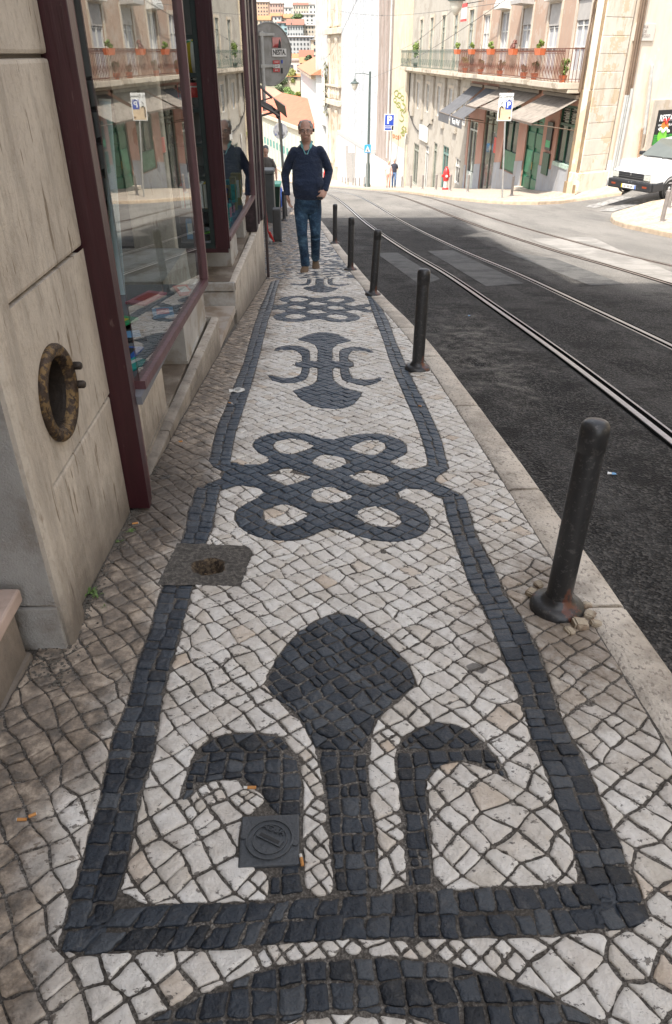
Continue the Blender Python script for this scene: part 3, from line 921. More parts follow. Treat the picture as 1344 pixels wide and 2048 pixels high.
def glass_mat(name="window_glass", ior=3.6, tint=(.86, .9, .88)):
    m = bpy.data.materials.new(name); m.use_nodes = True
    nt = m.node_tree; nt.nodes.clear()
    o = nt.nodes.new('ShaderNodeOutputMaterial'); mx = nt.nodes.new('ShaderNodeMixShader')
    tr = nt.nodes.new('ShaderNodeBsdfTransparent'); tr.inputs[0].default_value = (*tint, 1)
    gl = nt.nodes.new('ShaderNodeBsdfGlossy'); gl.inputs['Roughness'].default_value = .004; gl.inputs[0].default_value = (.97, .97, .95, 1)
    fr = nt.nodes.new('ShaderNodeFresnel'); fr.inputs[0].default_value = ior
    ge = nt.nodes.new('ShaderNodeNewGeometry')
    f = mth(nt, 'MULTIPLY', fr.outputs[0], mth(nt, 'SUBTRACT', 1.0, ge.outputs['Backfacing']))
    bp = nt.nodes.new('ShaderNodeBump'); bp.inputs['Distance'].default_value = .0012; bp.inputs['Strength'].default_value = .3
    nt.links.new(nz(nt, 1.7, 1, .4), bp.inputs['Height']); nt.links.new(bp.outputs[0], gl.inputs['Normal'])
    nt.links.new(f, mx.inputs[0]); nt.links.new(tr.outputs[0], mx.inputs[1]); nt.links.new(gl.outputs[0], mx.inputs[2])
    nt.links.new(mx.outputs[0], o.inputs[0])
    return m
GLASS = glass_mat()
shop = empty("shop_building", (-.83, 2.6, -.26), 0, "cream limestone shop with dark red timber display windows along the patterned pavement", "building")
def sp_(mb, name, mat, parent=shop, smooth=False): return mb.build(name, mat, parent, smooth, 'world')
# masonry between doorway and first window, a cellar vent let into it
mb = MB()
zc = [-.5, .28, .83, 1.39, 1.95, 2.5, 3.1]
for i in range(len(zc) - 1):
    if i == 1: continue
    mb.cbox((-1.25, 1.885, zc[i] + .005), (-.83, 2.622, zc[i+1] - .005), .012)
cy_, cz_ = 2.112, .503
n = 40
rect = [(1.885, .285), (2.622, .825)]
ring = []; outer = []
for k in range(n):
    a = 2 * PI * k / n
    ring.append((cy_ + .135 * math.cos(a), cz_ + .135 * math.sin(a)))
    c_, s_ = math.cos(a), math.sin(a)
    t = min((rect[1][0] - cy_) / c_ if c_ > 1e-6 else 9, (rect[0][0] - cy_) / c_ if c_ < -1e-6 else 9, (rect[1][1] - cz_) / s_ if s_ > 1e-6 else 9, (rect[0][1] - cz_) / s_ if s_ < -1e-6 else 9)
    outer.append((cy_ + c_ * t, cz_ + s_ * t))
vs = [(-.83, a, b) for a, b in ring] + [(-.83, a, b) for a, b in outer] + [(-1.1, a, b) for a, b in ring] + [(-.87, a, b) for a, b in outer]
fs = [(k, (k+1) % n, n + (k+1) % n, n + k) for k in range(n)] + [(2*n+k, 2*n+(k+1) % n, (k+1) % n, k) for k in range(n)] + [(n+k, n+(k+1) % n, 3*n+(k+1) % n, 3*n+k) for k in range(n)]
mb.add(vs, fs)
for yy, zz in ((1.885, .285), (1.885, .825), (2.622, .285), (2.622, .825)):
    pass
k0 = len(mb.v)
for (ya, za) in ((1.885, .285), (2.622, .285), (2.622, .825), (1.885, .825)):
    a = math.atan2(za - cz_, ya - cy_) % (2 * PI)
    i = int(a / (2 * PI) * n) % n
    q = len(mb.v)
    mb.add([(-.83, *outer[i]), (-.83, *outer[(i+1) % n]), (-.83, ya, za)], [(0, 1, 2)])
sp_(mb, "stone_wall", SHOPW)
sp_(MB().b2((-1.26, 1.89, -.5), (-.845, 2.60, .27)).b2((-1.26, 1.89, .84), (-.845, 2.60, 3.1)), "wall_joint", M("dark_joint", (.10, .085, .07), .9))
RUST = M("rusty_iron", (.055, .036, .024), .55, .5, 30, metal=.45, bmp=.006, bscale=80, dirt=(.19, .12, .05), dscale=34, dlo=.5, dhi=.56)
RUSTD = M("dark_rusty_iron", (.045, .034, .026), .55, .4, 20, metal=.5, bmp=.003)
v = MB(); v.lathe([(.138, -.02), (.152, .0), (.152, .010), (.146, .018), (.134, .021), (.125, .016), (.120, .018), (.113, .013), (.108, -.01)], 44, (-.83, cy_, cz_), axis=(1, 0, 0), cap=False)
vent = sp_(v, "cellar_vent", RUST, shop, 'all')
v = MB(); v.lathe([(.108, -.01), (.104, -.05), (.098, -.18), (.09, -.21), (.001, -.215)], 40, (-.83, cy_, cz_), axis=(1, 0, 0), cap=False)
sp_(v, "pipe_throat", RUSTD, vent, 'all')
for dz in (.035, -.03):
    b = MB().lathe([(.012, 0), (.014, .006), (.014, .022), (.009, .028)], 8, (-.815, cy_ + .142, cz_ + dz), axis=(1, 0, 0))
    b.tube([(-.824, cy_ + .12, cz_ + dz), (-.815, cy_ + .16, cz_ + dz)], .006, 6)
    sp_(b, "hinge_pin", RUSTD, vent, True)
# pilaster end: tooled grey face turned to the doorway, pale arris
sp_(MB().ext([(-.832, 1.884, -.5), (-.800, 1.850, -.5), (-.787, 1.71, -.5), (-.798, 1.692, -.5), (-.90, 1.70, -.5), (-.90, 1.884, -.5)], (0, 0, 3.6)), "stone_arris", SHOPW)
mb = MB().cbox((-1.9, 1.690, -.002), (-.812, 1.698, 1.2), .003).cbox((-1.9, 1.680, -.30), (-.806, 1.697, -.008), .004).cbox((-1.9, 1.690, 1.21), (-.812, 1.698, 3.1), .003).b2((-1.9, 1.699, -.5), (-.901, 1.89, 3.1))
sp_(mb, "grey_pilaster", GREYST)
st = sp_(MB().cbox((-1.9, .1, .045), (-.885, 1.66, .09), .008), "door_step", STEPM)
sp_(MB().cbox((-1.9, .12, -.5), (-.91, 1.635, .045), .006).cbox((-1.9, .1, -.5), (-.895, 1.65, -.14), .02), "step_base", wall_stone("step_masonry", ((.36, .30, .25), (.50, .42, .35))), st)
sp_(MB().b2((-2.0, -12, -.4), (-1.9, 1.8, 3.1)), "door_recess", DARKIN)
# upper wall and unseen blocks, shaped to throw the street into shade
mb = MB()
mb.b2((-9, 1.6, 3.1), (-.84, 9.6, 10.45)); mb.b2((-9, -14, -.5), (-.95, -2.3, 20.9)); mb.b2((-9, -2.3, 2.6), (-.93, 1.6, 10.45))
mb.b2((-1.35, 9.6, -1.6), (-1.20, 9.7, 10.4)); mb.b2((-9, 9.71, -2.5), (-1.42, 13.7, 12.1)); mb.b2((-12, 13.71, -6), (-2.7, 34, 2.6))
UPW = M("plaster_upper_wall", (.42, .36, .30), .85, .15, 3, bmp=.01)
sp_(mb, "upper_wall_shade_blocks", UPW)
# first timber post
zt = 3.1
pm = MB().cbox((-.885, 2.622, -.245), (-.747, 2.665, zt), .003)
pm.cbox((-.875, 2.667, -.245), (-.752, 2.70, zt), .003)
post = sp_(pm, "timber_post", MAROON)
sp_(MB().cbox((-.87, 2.702, -.23), (-.762, 2.745, zt), .003).cbox((-.87, 2.747, -.2), (-.768, 2.775, zt), .003), "post_edge", MAROONL, post)
# display windows
def window(y0, y1, x0, x1, z0, z1, label, rail=.036):
    d = Vector((x1 - x0, y1 - y0, 0)); L = d.length; u = d / L; nrm = Vector((u.y, -u.x, 0))
    P = lambda s, o, z: Vector((x0, y0, 0)) + u * s + nrm * o + Vector((0, 0, z))
    fr = MB()
    def bar(s0, s1, za, zb, o0=-.035, o1=.016):
        fr.ext([P(s0, o0, za), P(s1, o0, za), P(s1, o1, za), P(s0, o1, za)], (0, 0, zb - za))
    bar(0, L, z0, z0 + rail); bar(0, L, z1 - .06, z1)
    bar(L - .028, L, z0 + rail, z1 - .06, -.04, .02)
    fo = sp_(fr, "window_frame", MAROONL)
    if label: fo['label'] = label
    g = MB(); g.ext([P(.0, -.004, z0 + rail), P(L - .028, -.004, z0 + rail), P(L - .028, -.004, z1 - .06), P(0, -.004, z1 - .06)], -nrm * .006)
    sp_(g, "window_pane", GLASS, fo)
    return P, L, u, nrm, fo
P1, L1, u1, n1_, f1 = window(2.775, 4.36, -.742, -.694, .235, 2.75, "nearer display window frame, faded dark red")
P2, L2, u2, n2_, f2 = window(6.37, 8.5, -.784, -.738, .055, 2.75, "further display window frame beyond the doorway")
# interiors
mb = MB()
mb.b2((-1.95, 2.7, .20), (-.73, 4.36, .235)); mb.b2((-2.0, 2.7, .235), (-1.95, 4.40, 2.8)); mb.b2((-2, 2.66, .2), (-.88, 2.7, 2.8)); mb.b2((-2, 2.66, 2.75), (-.72, 4.4, 2.8))
sp_(mb, "display_case", GREYIN); mb = MB()
mb.b2((-1.95, 6.37, .02), (-.80, 8.5, .05)); mb.b2((-2.0, 6.3, -.5), (-1.95, 8.6, 2.8)); mb.b2((-2, 8.52, .0), (-.80, 8.56, 2.8)); mb.b2((-2, 6.37, 2.75), (-.8, 8.5, 2.8))
sp_(mb, "display_case", GREYIN)
sp_(MB().b2((-1.93, 4.37, -.6), (-1.3, 4.41, 2.8)).b2((-2.05, 4.4, -.6), (-1.96, 6.4, 2.9)).b2((-2, 4.4, 2.75), (-.85, 6.37, 3.1)), "door_recess", DARKIN)
# side of the further display window, glazed towards the doorway
mb = MB()
Yb = 6.37
zb = [.03, .30, .545, .782, 1.02, 1.255, 1.495, 1.74, 1.99, 2.3, 2.7]
for z in zb: mb.b2((-1.22, Yb - .012, z - .012), (-.915, Yb + .018, z + .012))
mb.b2((-.935, Yb - .016, .03), (-.895, Yb + .02, 2.75)); mb.b2((-1.22, Yb - .016, .03), (-1.18, Yb + .02, 2.75)); mb.b2((-1.22, Yb - .02, -.0), (-.9, Yb + .02, .03))
bars = sp_(mb, "glazing_bars", M("black_green_paint", (.012, .022, .02), .4, .2, 20))
sp_(MB().b2((-1.18, Yb + .001, .04), (-.935, Yb + .005, 2.74)), "side_pane", glass_mat("side_glass", 1.35, (.95, .97, .96)), bars)
sp_(MB().cbox((-.895, Yb - .028, .0), (-.79, Yb + .0, 3.1), .003).cbox((-.79, Yb - .028, .0), (-.775, Yb + .012, 3.1), .003), "corner_post", MAROON)
sp_(MB().cbox((-1.5, Yb - .02, -.035), (-.79, Yb + .05, .0), .004), "sill_board", MAROON)
# boards after the further window, with the drainpipe
mb = MB()
for a, b, x in ((8.52, 8.74, -.725), (8.75, 8.95, -.742), (8.96, 9.16, -.728), (9.17, 9.40, -.705)):
    mb.cbox((x - .14, a, -.30), (x, b, 3.1), .006)
sp_(mb, "timber_boards", M("near_black_timber", (.018, .010, .012), .35, .3, 12, dirt=(.06, .035, .04), dscale=6))
sp_(MB().cbox((-.86, 9.405, -.28), (-.695, 9.425, 3.1), .003), "board_edge", MAROONL)
pl_ = MB().tube([(-.695, 9.50, zg(9.5) - .02), (-.695, 9.50, 3.2)], .018, 10)
pipe = sp_(pl_, "drain_pipe", M("dark_pipe", (.05, .035, .035), .4, .3, 20), shop, True)
# plinths, ledge, threshold, sill blocks
def plinth(y0, y1, zt_, cap=.075):
    mb = MB(); n = 10
    xs = lambda y: wall_x(y)
    prof = [(.0, -.35), (.0, -cap - .012), (-.007, -cap - .008), (-.007, -cap), (.004, -cap + .004), (.006, -.010), (-.004, -.002), (-.05, .0)]
    vs = []; m = len(prof)
    for k in range(n + 1):
        y = y0 + (y1 - y0) * k / n
        for i, (dx, dz) in enumerate(prof):
            z = zt_ + dz if i else zg(y) - .08
            vs.append((xs(y) + dx + .003 * noise.noise(Vector((y * 5, dz * 9, 0))), y, z))
    fs = [(k*m+i, k*m+i+1, (k+1)*m+i+1, (k+1)*m+i) for k in range(n) for i in range(m-1)]
    mb.add(vs, fs)
    for yy, s in ((y0, 1), (y1, -1)):
        x = xs(yy)
        mb.add([(x, yy, zg(yy) - .1), (-1.3, yy, zg(yy) - .1), (-1.3, yy, zt_), (x, yy, zt_)], [(0, 3, 2, 1) if s > 0 else (0, 1, 2, 3)])
    return mb
p1 = plinth(2.78, 3.46, -.285); p1b = plinth(3.47, 5.40, -.287)
p1.add(p1b.v, p1b.f)
pl1 = sp_(p1, "plinth", SHOPW, shop, True)
sp_(MB().b2((-1.9, 2.7, -.34), (-.875, 5.395, -.284)), "ledge", LEDGE, pl1)
p2 = plinth(6.45, 8.35, -.305); p2b = plinth(8.36, 9.42, -.305); p2.add(p2b.v, p2b.f)
pl2 = sp_(p2, "plinth", SHOPW, shop, True)
sp_(MB().b2((-1.9, 6.47, -.34), (-.815, 9.40, -.301)), "ledge", LEDGE, pl2)
xx = wall_x(6.4)
sp_(MB().cbox((-1.3, 6.40, -.375), (xx + .002, 6.449, -.30), .008).cbox((-1.3, 6.405, -.55), (xx + .001, 6.449, -.383), .006), "plinth_end", SILLST, pl2)
th = MB()
th.prism([(-1.95, 5.41), (wall_x(5.4) - .012, 5.41), (wall_x(6.4) - .004, 6.40), (-1.95, 6.40)], -.56, -.50)
sp_(th, "threshold", M("white_marble_threshold", (.46, .40, .34), .5, .15, 6, dirt=(.30, .23, .17), dscale=3))
sp_(MB().prism([(-1.95, 5.41), (wall_x(5.4) - .02, 5.41), (wall_x(6.4) - .02, 6.40), (-1.95, 6.40)], -.95, -.562), "threshold_base", SHOPW)
def sill_block(y0, y1, zb_, zt2, x, mat):
    pr = [(-1.4, zb_), (x, zb_), (x, zb_ + (zt2 - zb_) * .46), (x - .012, zb_ + (zt2 - zb_) * .56), (x - .04, zb_ + (zt2 - zb_) * .60), (x - .075, zb_ + (zt2 - zb_) * .585), (x - .085, zb_ + (zt2 - zb_) * .66), (x - .09, zt2), (-1.4, zt2)]
    mb = MB().ext([(a, y0, b) for a, b in pr], (0, y1 - y0, 0))
    mb.ext([(-1.4, y0 - .004, zb_), (x + .006, y0 - .004, zb_), (x + .006, y0 - .004, zb_ + .022), (-1.4, y0 - .004, zb_ + .022)], (0, y1 - y0 + .008, 0))
    return mb
for y0, y1, z0, z1, x in ((2.79, 3.72, -.284, .235, -.872), (4.42, 5.30, -.284, .235, -.868), (6.98, 7.55, -.30, .05, -.85), (8.22, 8.50, -.30, .05, -.845)):
    sp_(sill_block(y0, y1, z0, z1, x, None), "sill_block", SILLST if y0 > 4.4 else SHOPW)
sp_(MB().b2((-1.9, 2.79, -.28), (-1.42, 5.3, .2)).b2((-1.9, 6.5, -.3), (-1.42, 8.5, .03)), "cellar_wall", DARKIN)
sp_(MB().cbox((-1.35, 5.42, -.50), (-1.05, 5.52, 3.1), .01).cbox((-1.3, 6.5, -.30), (-1.02, 6.62, -.03), .01), "door_jamb", SHOPW)

# ---- goods in the windows
def toy_mats():
    return {k: M("toy_" + k, c, .4, .08, 4) for k, c in dict(red=(.55, .03, .03), blue=(.03, .12, .45), green=(.02, .32, .12), teal=(.02, .38, .33), yellow=(.62, .45, .04), white=(.7, .7, .68), pink=(.6, .18, .25), orange=(.6, .2, .03), sky=(.15, .35, .6), black=(.02, .02, .02), brown=(.16, .08, .04), gold=(.35, .27, .06), lime=(.2, .6, .05)).items()}
T = toy_mats()
def goods(name, parts, label, cat, loc, rz=0, group=None):
    o = empty(name, loc, rz, label, cat, group)
    for nm, mb, mt, sm in parts: mb.build(nm, mt, o, sm)
    return o
# striped ball on a shelf
bl = empty("beach_ball", (-1.00, 6.75, 1.36), 0, "green, yellow and white toy ball behind the narrow side panes", "ball")
for k, cm in enumerate(("green", "yellow", "white", "green", "yellow", "white")):
    b = MB(); nu = 6; nv = 14; r = .125
    vs = []; 
    for i in range(nu + 1):
        a = 2 * PI * (k + i / nu) / 6 + 2.6
        for j in range(nv + 1):
            t = PI * j / nv
            vs.append((r * math.sin(t) * math.cos(a), r * math.sin(t) * math.sin(a), r * math.cos(t)))
    b.add(vs, [(i*(nv+1)+j, i*(nv+1)+j+1, (i+1)*(nv+1)+j+1, (i+1)*(nv+1)+j) for i in range(nu) for j in range(nv)])
    b.xf(Matrix.Rotation(.5, 4, 'X'))
    b.build("ball_panel", T[cm], bl, 'all')
SHELFM = M("dark_shelf", (.05, .048, .05), .6)
sh = empty("display_shelving", (-1.3, 7.0, .05), 0, "dark shelves of toys and stationery inside the further shop window", "shelf")
for z in (.30, .545, 1.255 - .02, 1.02, .79):
    MB().b2((-.60, -.5, z - .07), (.30 if z < .5 else .32, .1, z - .055)).build("shelf_board", SHELFM, sh)
MB().b2((-.6, .1, 0), (.42, .12, 2.6)).build("back_panel", GREYIN, sh)
random.seed(3)
def book_row(y, z, x0, x1, seed, label, hgt=.2):
    rnd = random.Random(seed); x = x0; k = 0
    while x < x1:
        w = rnd.uniform(.014, .04); h = hgt * rnd.uniform(.6, 1.05); d = rnd.uniform(.12, .18)
        c1 = rnd.choice(["red", "blue", "white", "sky", "pink", "yellow", "white", "green"])
        o = empty("book", (x + w / 2, y, z), rnd.uniform(-.05, .05), "%s %s book" % (c1, label), "book", "books and boxes on the lit shelves of the further window")
        MB().cbox((-w/2, 0, 0), (w/2, d, h), .002).build("cover", T[c1], o)
        MB().b2((-w/2 + .002, -.0015, .004), (w/2 - .002, .003, h - .004)).build("page_block" if k % 2 else "spine_label", T["white"] if k % 2 else T[rnd.choice(["red", "white", "yellow", "sky"])], o)
        x += w + rnd.uniform(.002, .012); k += 1
book_row(6.46, .298, -1.17, -.93, 5, "upright on the second shelf behind the side panes", .19)
def box_toy(x, y, z, w, d, h, c1, c2, label, group, rz=0):
    o = empty("toy_box", (x, y, z), rz, label, "toy box", group)
    MB().cbox((-w/2, -d/2, 0), (w/2, d/2, h), .003).build("carton", T[c1], o)
    MB().b2((-w*.35, -d/2 - .002, h * .25), (w*.35, -d/2 + .001, h * .8)).b2((w/2 - .001, -d*.35, h*.25), (w/2 + .002, d*.35, h*.8)).build("printed_panel", T[c2], o)
    return o
rnd = random.Random(8)
cols = list(T)
for k in range(15):
    c1, c2 = rnd.choice(cols), rnd.choice(cols)
    yk = 6.95 + .098 * k
    place = "%s from the corner post" % ("first second third fourth fifth sixth seventh eighth ninth tenth eleventh twelfth thirteenth fourteenth last".split()[k])
    box_toy(-.88 - .10 * (k % 3), yk, .05, rnd.uniform(.05, .1), .07, rnd.uniform(.1, .34), c1, c2, "%s and %s toy carton, %s" % (c1, c2, place), "toy cartons standing in the further window", rnd.uniform(-.3, .3))
box_toy(-1.11, 6.50, .05, .08, .05, .16, "sky", "white", "pale blue and white carton at the bottom behind the side panes", None)
o = goods("tape_reel", [("reel", MB().lathe([(.055, 0), (.055, .05), (.035, .055), (.035, .06)], 20), T["black"], True), ("green_ring", MB().lathe([(.042, .056), (.042, .060), (.03, .060)], 20, cap=False), T["lime"], True)], "round black case with a yellow green ring on the window floor", "case", (-.99, 6.47, .05))
o = goods("toy_figure", [("torso", MB().ball((0, 0, .05), .022, sc=(1, .8, 1.5)), T["gold"], True), ("head", MB().ball((0, 0, .105), .02), T["orange"], True)], "small golden figure under the green and yellow ball", "figurine", (-1.06, 6.55, 1.245))
o = goods("pencil_case", [("case_body", MB().cbox((-.09, -.02, 0), (.09, .02, .1), .008), T["red"], True), ("zip", MB().b2((-.08, -.023, .07), (.08, -.019, .078)), T["white"], False)], "red striped pack hanging behind the side panes", "pack", (-1.02, 6.5, 1.10), .2)
# nearer window: things on the display floor
zf = .238
o = empty("toy_rocket_launcher", (-1.02, 3.28, zf), .6, "red, white and blue plastic toy spray leaning on the near window floor", "toy")
MB().tube([(0, 0, .02), (.05, .20, .12), (.06, .24, .14)], [.022, .018, .012], 10).build("barrel", T["red"], o, True)
MB().tube([(.06, .24, .14), (.075, .30, .17)], [.02, .014], 10).build("nozzle", T["sky"], o, True)
MB().cbox((-.05, -.03, 0), (.05, .03, .05), .01).build("grip", T["pink"], o, True)
o = empty("counting_board", (-1.28, 3.9, zf), -.25, "yellow board with rows of small dark figures standing in the near window", "board")
MB().cbox((-.25, 0, 0), (.13, .02, .62), .004).build("board_panel", T["gold"], o)
for r_ in range(3):
    for c_ in range(5):
        f = MB().lathe([(.010, .022), (.016, .02), (.016, .026), (.008, .028)], 10, (-.2 + c_ * .07, 0, .3 + r_ * .09), axis=(0, -1, 0))
        f.build("small_disc", T["black"], o, True)
MB().b2((-.25, -.004, .53), (.13, -.001, .6)).build("green_header", T["green"], o)
o = goods("paper_tube", [("tube", MB().tube([(0, 0, 0), (.05, .1, .95)], .03, 12), M("pale_blue_card", (.45, .55, .62), .5), True), ("end_cap", MB().tube([(.05, .1, .95), (.0505, .101, .96)], .032, 12), T["white"], True)], "tall pale blue tube leaning in the near window", "tube", (-1.15, 4.15, zf))
o = goods("yellow_banner", [("cloth", MB().cbox((-.05, -.004, 0), (.05, .004, 1.5), .002), T["gold"], False), ("hem", MB().cbox((-.052, -.006, 0), (.052, .006, .02), .002), T["brown"], False)], "narrow yellow ochre banner hanging in the near window", "banner", (-1.22, 4.22, zf + .02))
o = goods("teal_folder", [("cover", MB().cbox((-.06, -.14, 0), (.06, .14, .008), .002), T["teal"], False), ("white_stripe", MB().b2((-.015, -.14, .0085), (.01, .14, .0095)), T["white"], False)], "teal folder with white stripes lying on the near window floor", "folder", (-.88, 2.98, zf), -.5)
for k, (x, y, c1, c2, w, d) in enumerate(((-1.15, 3.1, "blue", "white", .12, .16), (-.92, 3.42, "black", "sky", .10, .14), (-1.05, 3.62, "green", "yellow", .12, .16), (-.84, 3.78, "sky", "pink", .09, .13), (-1.3, 3.3, "orange", "blue", .12, .12), (-.98, 4.05, "pink", "red", .1, .2), (-.80, 4.2, "red", "white", .07, .16), (-.90, 3.18, "blue", "black", .10, .12))):
    o = empty("picture_book", (x, y, zf), .4 * math.sin(k * 2.3), "%s and %s picture book lying on the near window floor" % (c1, c2), "book", "books lying in the nearer window")
    w *= 1.2; d *= 1.2; MB().cbox((-w/2, -d/2, 0), (w/2, d/2, .012), .002).build("cover", T[c1], o)
    MB().b2((-w*.3, -d*.3, .0125), (w*.3, d*.3, .0135)).build("cover_picture", T[c2], o)

# ------------------------------------------------------------------ far pavement, near-right corner
FC = atY(1197, 100, 28.9)                    # ground corner of the pink house
FANG = R(4.17)
FU = Vector((-math.sin(FANG), math.cos(FANG), 0))
def fx(Y): return FC.x + (Y - FC.y) * (-math.tan(FANG))
sideU = Vector((.87, .493, 0)).normalized()
def strip(pa, pb, name, mat, dz=0.0, nx=4, kerbmat=None, kh=.12, kw=.16):
    """pavement between two lists of ground points; kerb along pa"""
    mb = MB(); vs = []; n = len(pa)
    for (ax, ay), (bx, by) in zip(pa, pb):
        d = Vector((bx - ax, by - ay)); L = d.length; d /= max(L, 1e-6)
        for i in range(nx + 1):
            t = kw + (L - kw) * i / nx
            x, y = ax + d.x * t, ay + d.y * t
            vs.append((x, y, gz(x, y) + dz))
    mb.add(vs, [(j*(nx+1)+i, j*(nx+1)+i+1, (j+1)*(nx+1)+i+1, (j+1)*(nx+1)+i) for j in range(n-1) for i in range(nx)])
    tag(mb.build(name, mat, smooth='all'), kind='structure')
    kb = MB(); vs = []
    for (ax, ay), (bx, by) in zip(pa, pb):
        d = Vector((bx - ax, by - ay)).normalized()
        for t, h in ((-.01, -kh), (0, -.012), (.012, .004), (kw, .004), (kw, -.05)):
            x, y = ax + d.x * t, ay + d.y * t
            vs.append((x, y, gz(x, y) + dz + h))
    kb.add(vs, [(j*5+i, j*5+i+1, (j+1)*5+i+1, (j+1)*5+i) for j in range(n-1) for i in range(4)])
    tag(kb.build("kerb", kerbmat or KERBF), kind='structure')
pa = []; pb = []
for px in ((1244, 384.5), (1215, 388), (1180, 393), (1150, 397.5), (1128, 401)):
    g = G(px[0], px[1], 0); pa.append((g.x, g.y))
wallp = [FC.xy + sideU.xy * s for s in (5.2, 3.6, 2.2, 1.0, .2)]
pb = [(p.x, p.y) for p in wallp]
for Y, x in ((26.6, 8.0), (26.3, 7.4), (26.35, 6.6), (27.2, 5.8), (29.1, 4.95), (33.4, 4.15), (38, 3.75), (43, 3.3), (50, 2.7), (60, 1.9), (70, 1.0), (80, -.2), (104, -6), (130, -15)):
    pa.append((x, Y))
    Yb = max(28.75, Y + (2.2 if Y < 28 else 1.2)); pb.append((fx(Yb) + .3, Yb))
print('side kerb', pa[:6], 'FC', FC)
PWARM = cobble_far("warm_setts", (.44, .38, .31), (.28, .23, .18), 9)
strip(pa, pb, "pavement", PWARM)
# near right corner
pa = [tuple(G(*p, 0).xy) for p in ((1480, 492), (1400, 478), (1344, 466), (1290, 455), (1250, 447), (1229, 440), (1222, 433), (1224, 427), (1240, 421), (1270, 412), (1300, 403), (1330, 398), (1344, 395), (1400, 384))]
pb = [(p[0] + 9, p[1] + .2 * i - 3) for i, p in enumerate(pa)]
c_ = Vector((sum(p[0] for p in pa) / len(pa) + 5, sum(p[1] for p in pa) / len(pa)))
pb = [(c_.x + (p[0] - c_.x) * .05, c_.y + (p[1] - c_.y) * .05) for p in pa]
print('corner', pa)
strip(pa, pb, "pavement", PWARM, nx=3)

# ------------------------------------------------------------------ facade tools: local x along the wall, local y towards the viewer's side, z world height
def holed(mb, u0, u1, z0, z1, ops, depth=.22, y=0.0):
    us = sorted({u0, u1, *[o[0] for o in ops], *[o[1] for o in ops]})
    zs = sorted({z0, z1, *[o[2] for o in ops], *[o[3] for o in ops]})
    us = [u for u in us if u0 <= u <= u1]; zs = [z for z in zs if z0 <= z <= z1]
    vs = []; fs = []
    for a, b in zip(us[:-1], us[1:]):
        for c, d in zip(zs[:-1], zs[1:]):
            mu, mz = (a + b) / 2, (c + d) / 2
            if any(o[0] < mu < o[1] and o[2] < mz < o[3] for o in ops): continue
            k = len(vs); vs += [(a, y, c), (b, y, c), (b, y, d), (a, y, d)]; fs.append((k, k+3, k+2, k+1))
    for a, b, c, d in ops:
        k = len(vs)
        vs += [(a, y, c), (b, y, c), (b, y, d), (a, y, d), (a, y-depth, c), (b, y-depth, c), (b, y-depth, d), (a, y-depth, d)]
        fs += [(k, k+4, k+7, k+3), (k+1, k+2, k+6, k+5), (k+3, k+7, k+6, k+2), (k, k+1, k+5, k+4)]
    mb.add(vs, fs)
    return mb
def UX(x, y):      # picture column x at row y -> distance along the facade plane
    x100 = 665 + (x - 665) * 3185 / (3285 - y)
    return (19592 / (x100 - 518) - 28.9) / math.cos(FANG)
def ZY(y, u):
    r = ray(900, y); D = 28.9 + u * math.cos(FANG)
    return CH + r[2] / r[1] * D
def plaster(name, c, patch=None, var=.10, dirt=(.30, .26, .21)):
    m, nt, bs = nodes_of(name)
    k = ramp(nt, nz(nt, 1.3, 7, .65), [(.3, tuple(q * (1 - var) for q in c)), (.7, tuple(min(1, q * (1 + var)) for q in c))])
    if patch: k = mix(nt, k, patch, mapr(nt, nz(nt, .7, 6, .7), .53, .55))
    k = mix(nt, k, dirt, mth(nt, 'MULTIPLY', mapr(nt, nz(nt, 2.2, 8, .75, stretch=(1.5, 1.5, .35)), .50, .62), .5))
    nt.links.new(k, bs.inputs['Base Color']); bs.inputs['Roughness'].default_value = .9
    bump(nt, bs, nz(nt, 20, 6, .7), .012, .5)
    return m
PINK = plaster("salmon_plaster", (.34, .235, .175), (.37, .29, .235))
PINKLOW = plaster("pink_shopfront_plaster", (.40, .22, .17))
CREAM = plaster("off_white_plaster", (.35, .32, .275), (.29, .26, .22))
YELC = plaster("pale_yellow_plaster", (.50, .42, .30), (.52, .45, .35), .06)
GREYD = plaster("blue_grey_dado", (.30, .31, .33), None, .12)
STONE = plaster("pale_stone_trim", (.46, .40, .33), (.44, .36, .27))
OCHRE = plaster("weathered_shaded_corner_stone", (.25, .175, .10), (.19, .135, .09), .22, (.10, .07, .045))  # weathered stone, its colour also darkened for the shade on this face
CORNL = plaster("pale_corner_stone", (.56, .50, .42), (.50, .40, .28), .12, (.40, .28, .16))
SLABM = plaster("balcony_stone", (.46, .40, .32), (.30, .25, .19), .15)
GREENP = M("dark_green_paint", (.010, .06, .035), .4, .25, 6)
GREENL = M("bright_green_paint", (.012, .115, .058), .35, .3, 5)
WHITEP = M("white_joinery", (.50, .49, .46), .5, .1, 6)
GREYP = M("grey_green_joinery", (.22, .23, .19), .6, .2, 6)
GLD = M("dark_window_glass", (.03, .035, .04), .06, .3, 2, spec=.9)
CURT = M("white_curtain", (.34, .34, .355), .9, .2, 14, stretch=(8, 1, .5))
BLIND = M("roller_blind", (.33, .31, .29), .7, .1, 5)
RUSTR = M("rusty_railing", (.13, .05, .032), .6, .35, 9)
GREENR = M("grey_green_railing", (.07, .10, .08), .6, .3, 9)
def facade(name, label, loc=FC, rz=FANG + PI / 2, cat="building", group=None):
    return empty(name, (loc.x, loc.y, 0), rz, label, cat, group)
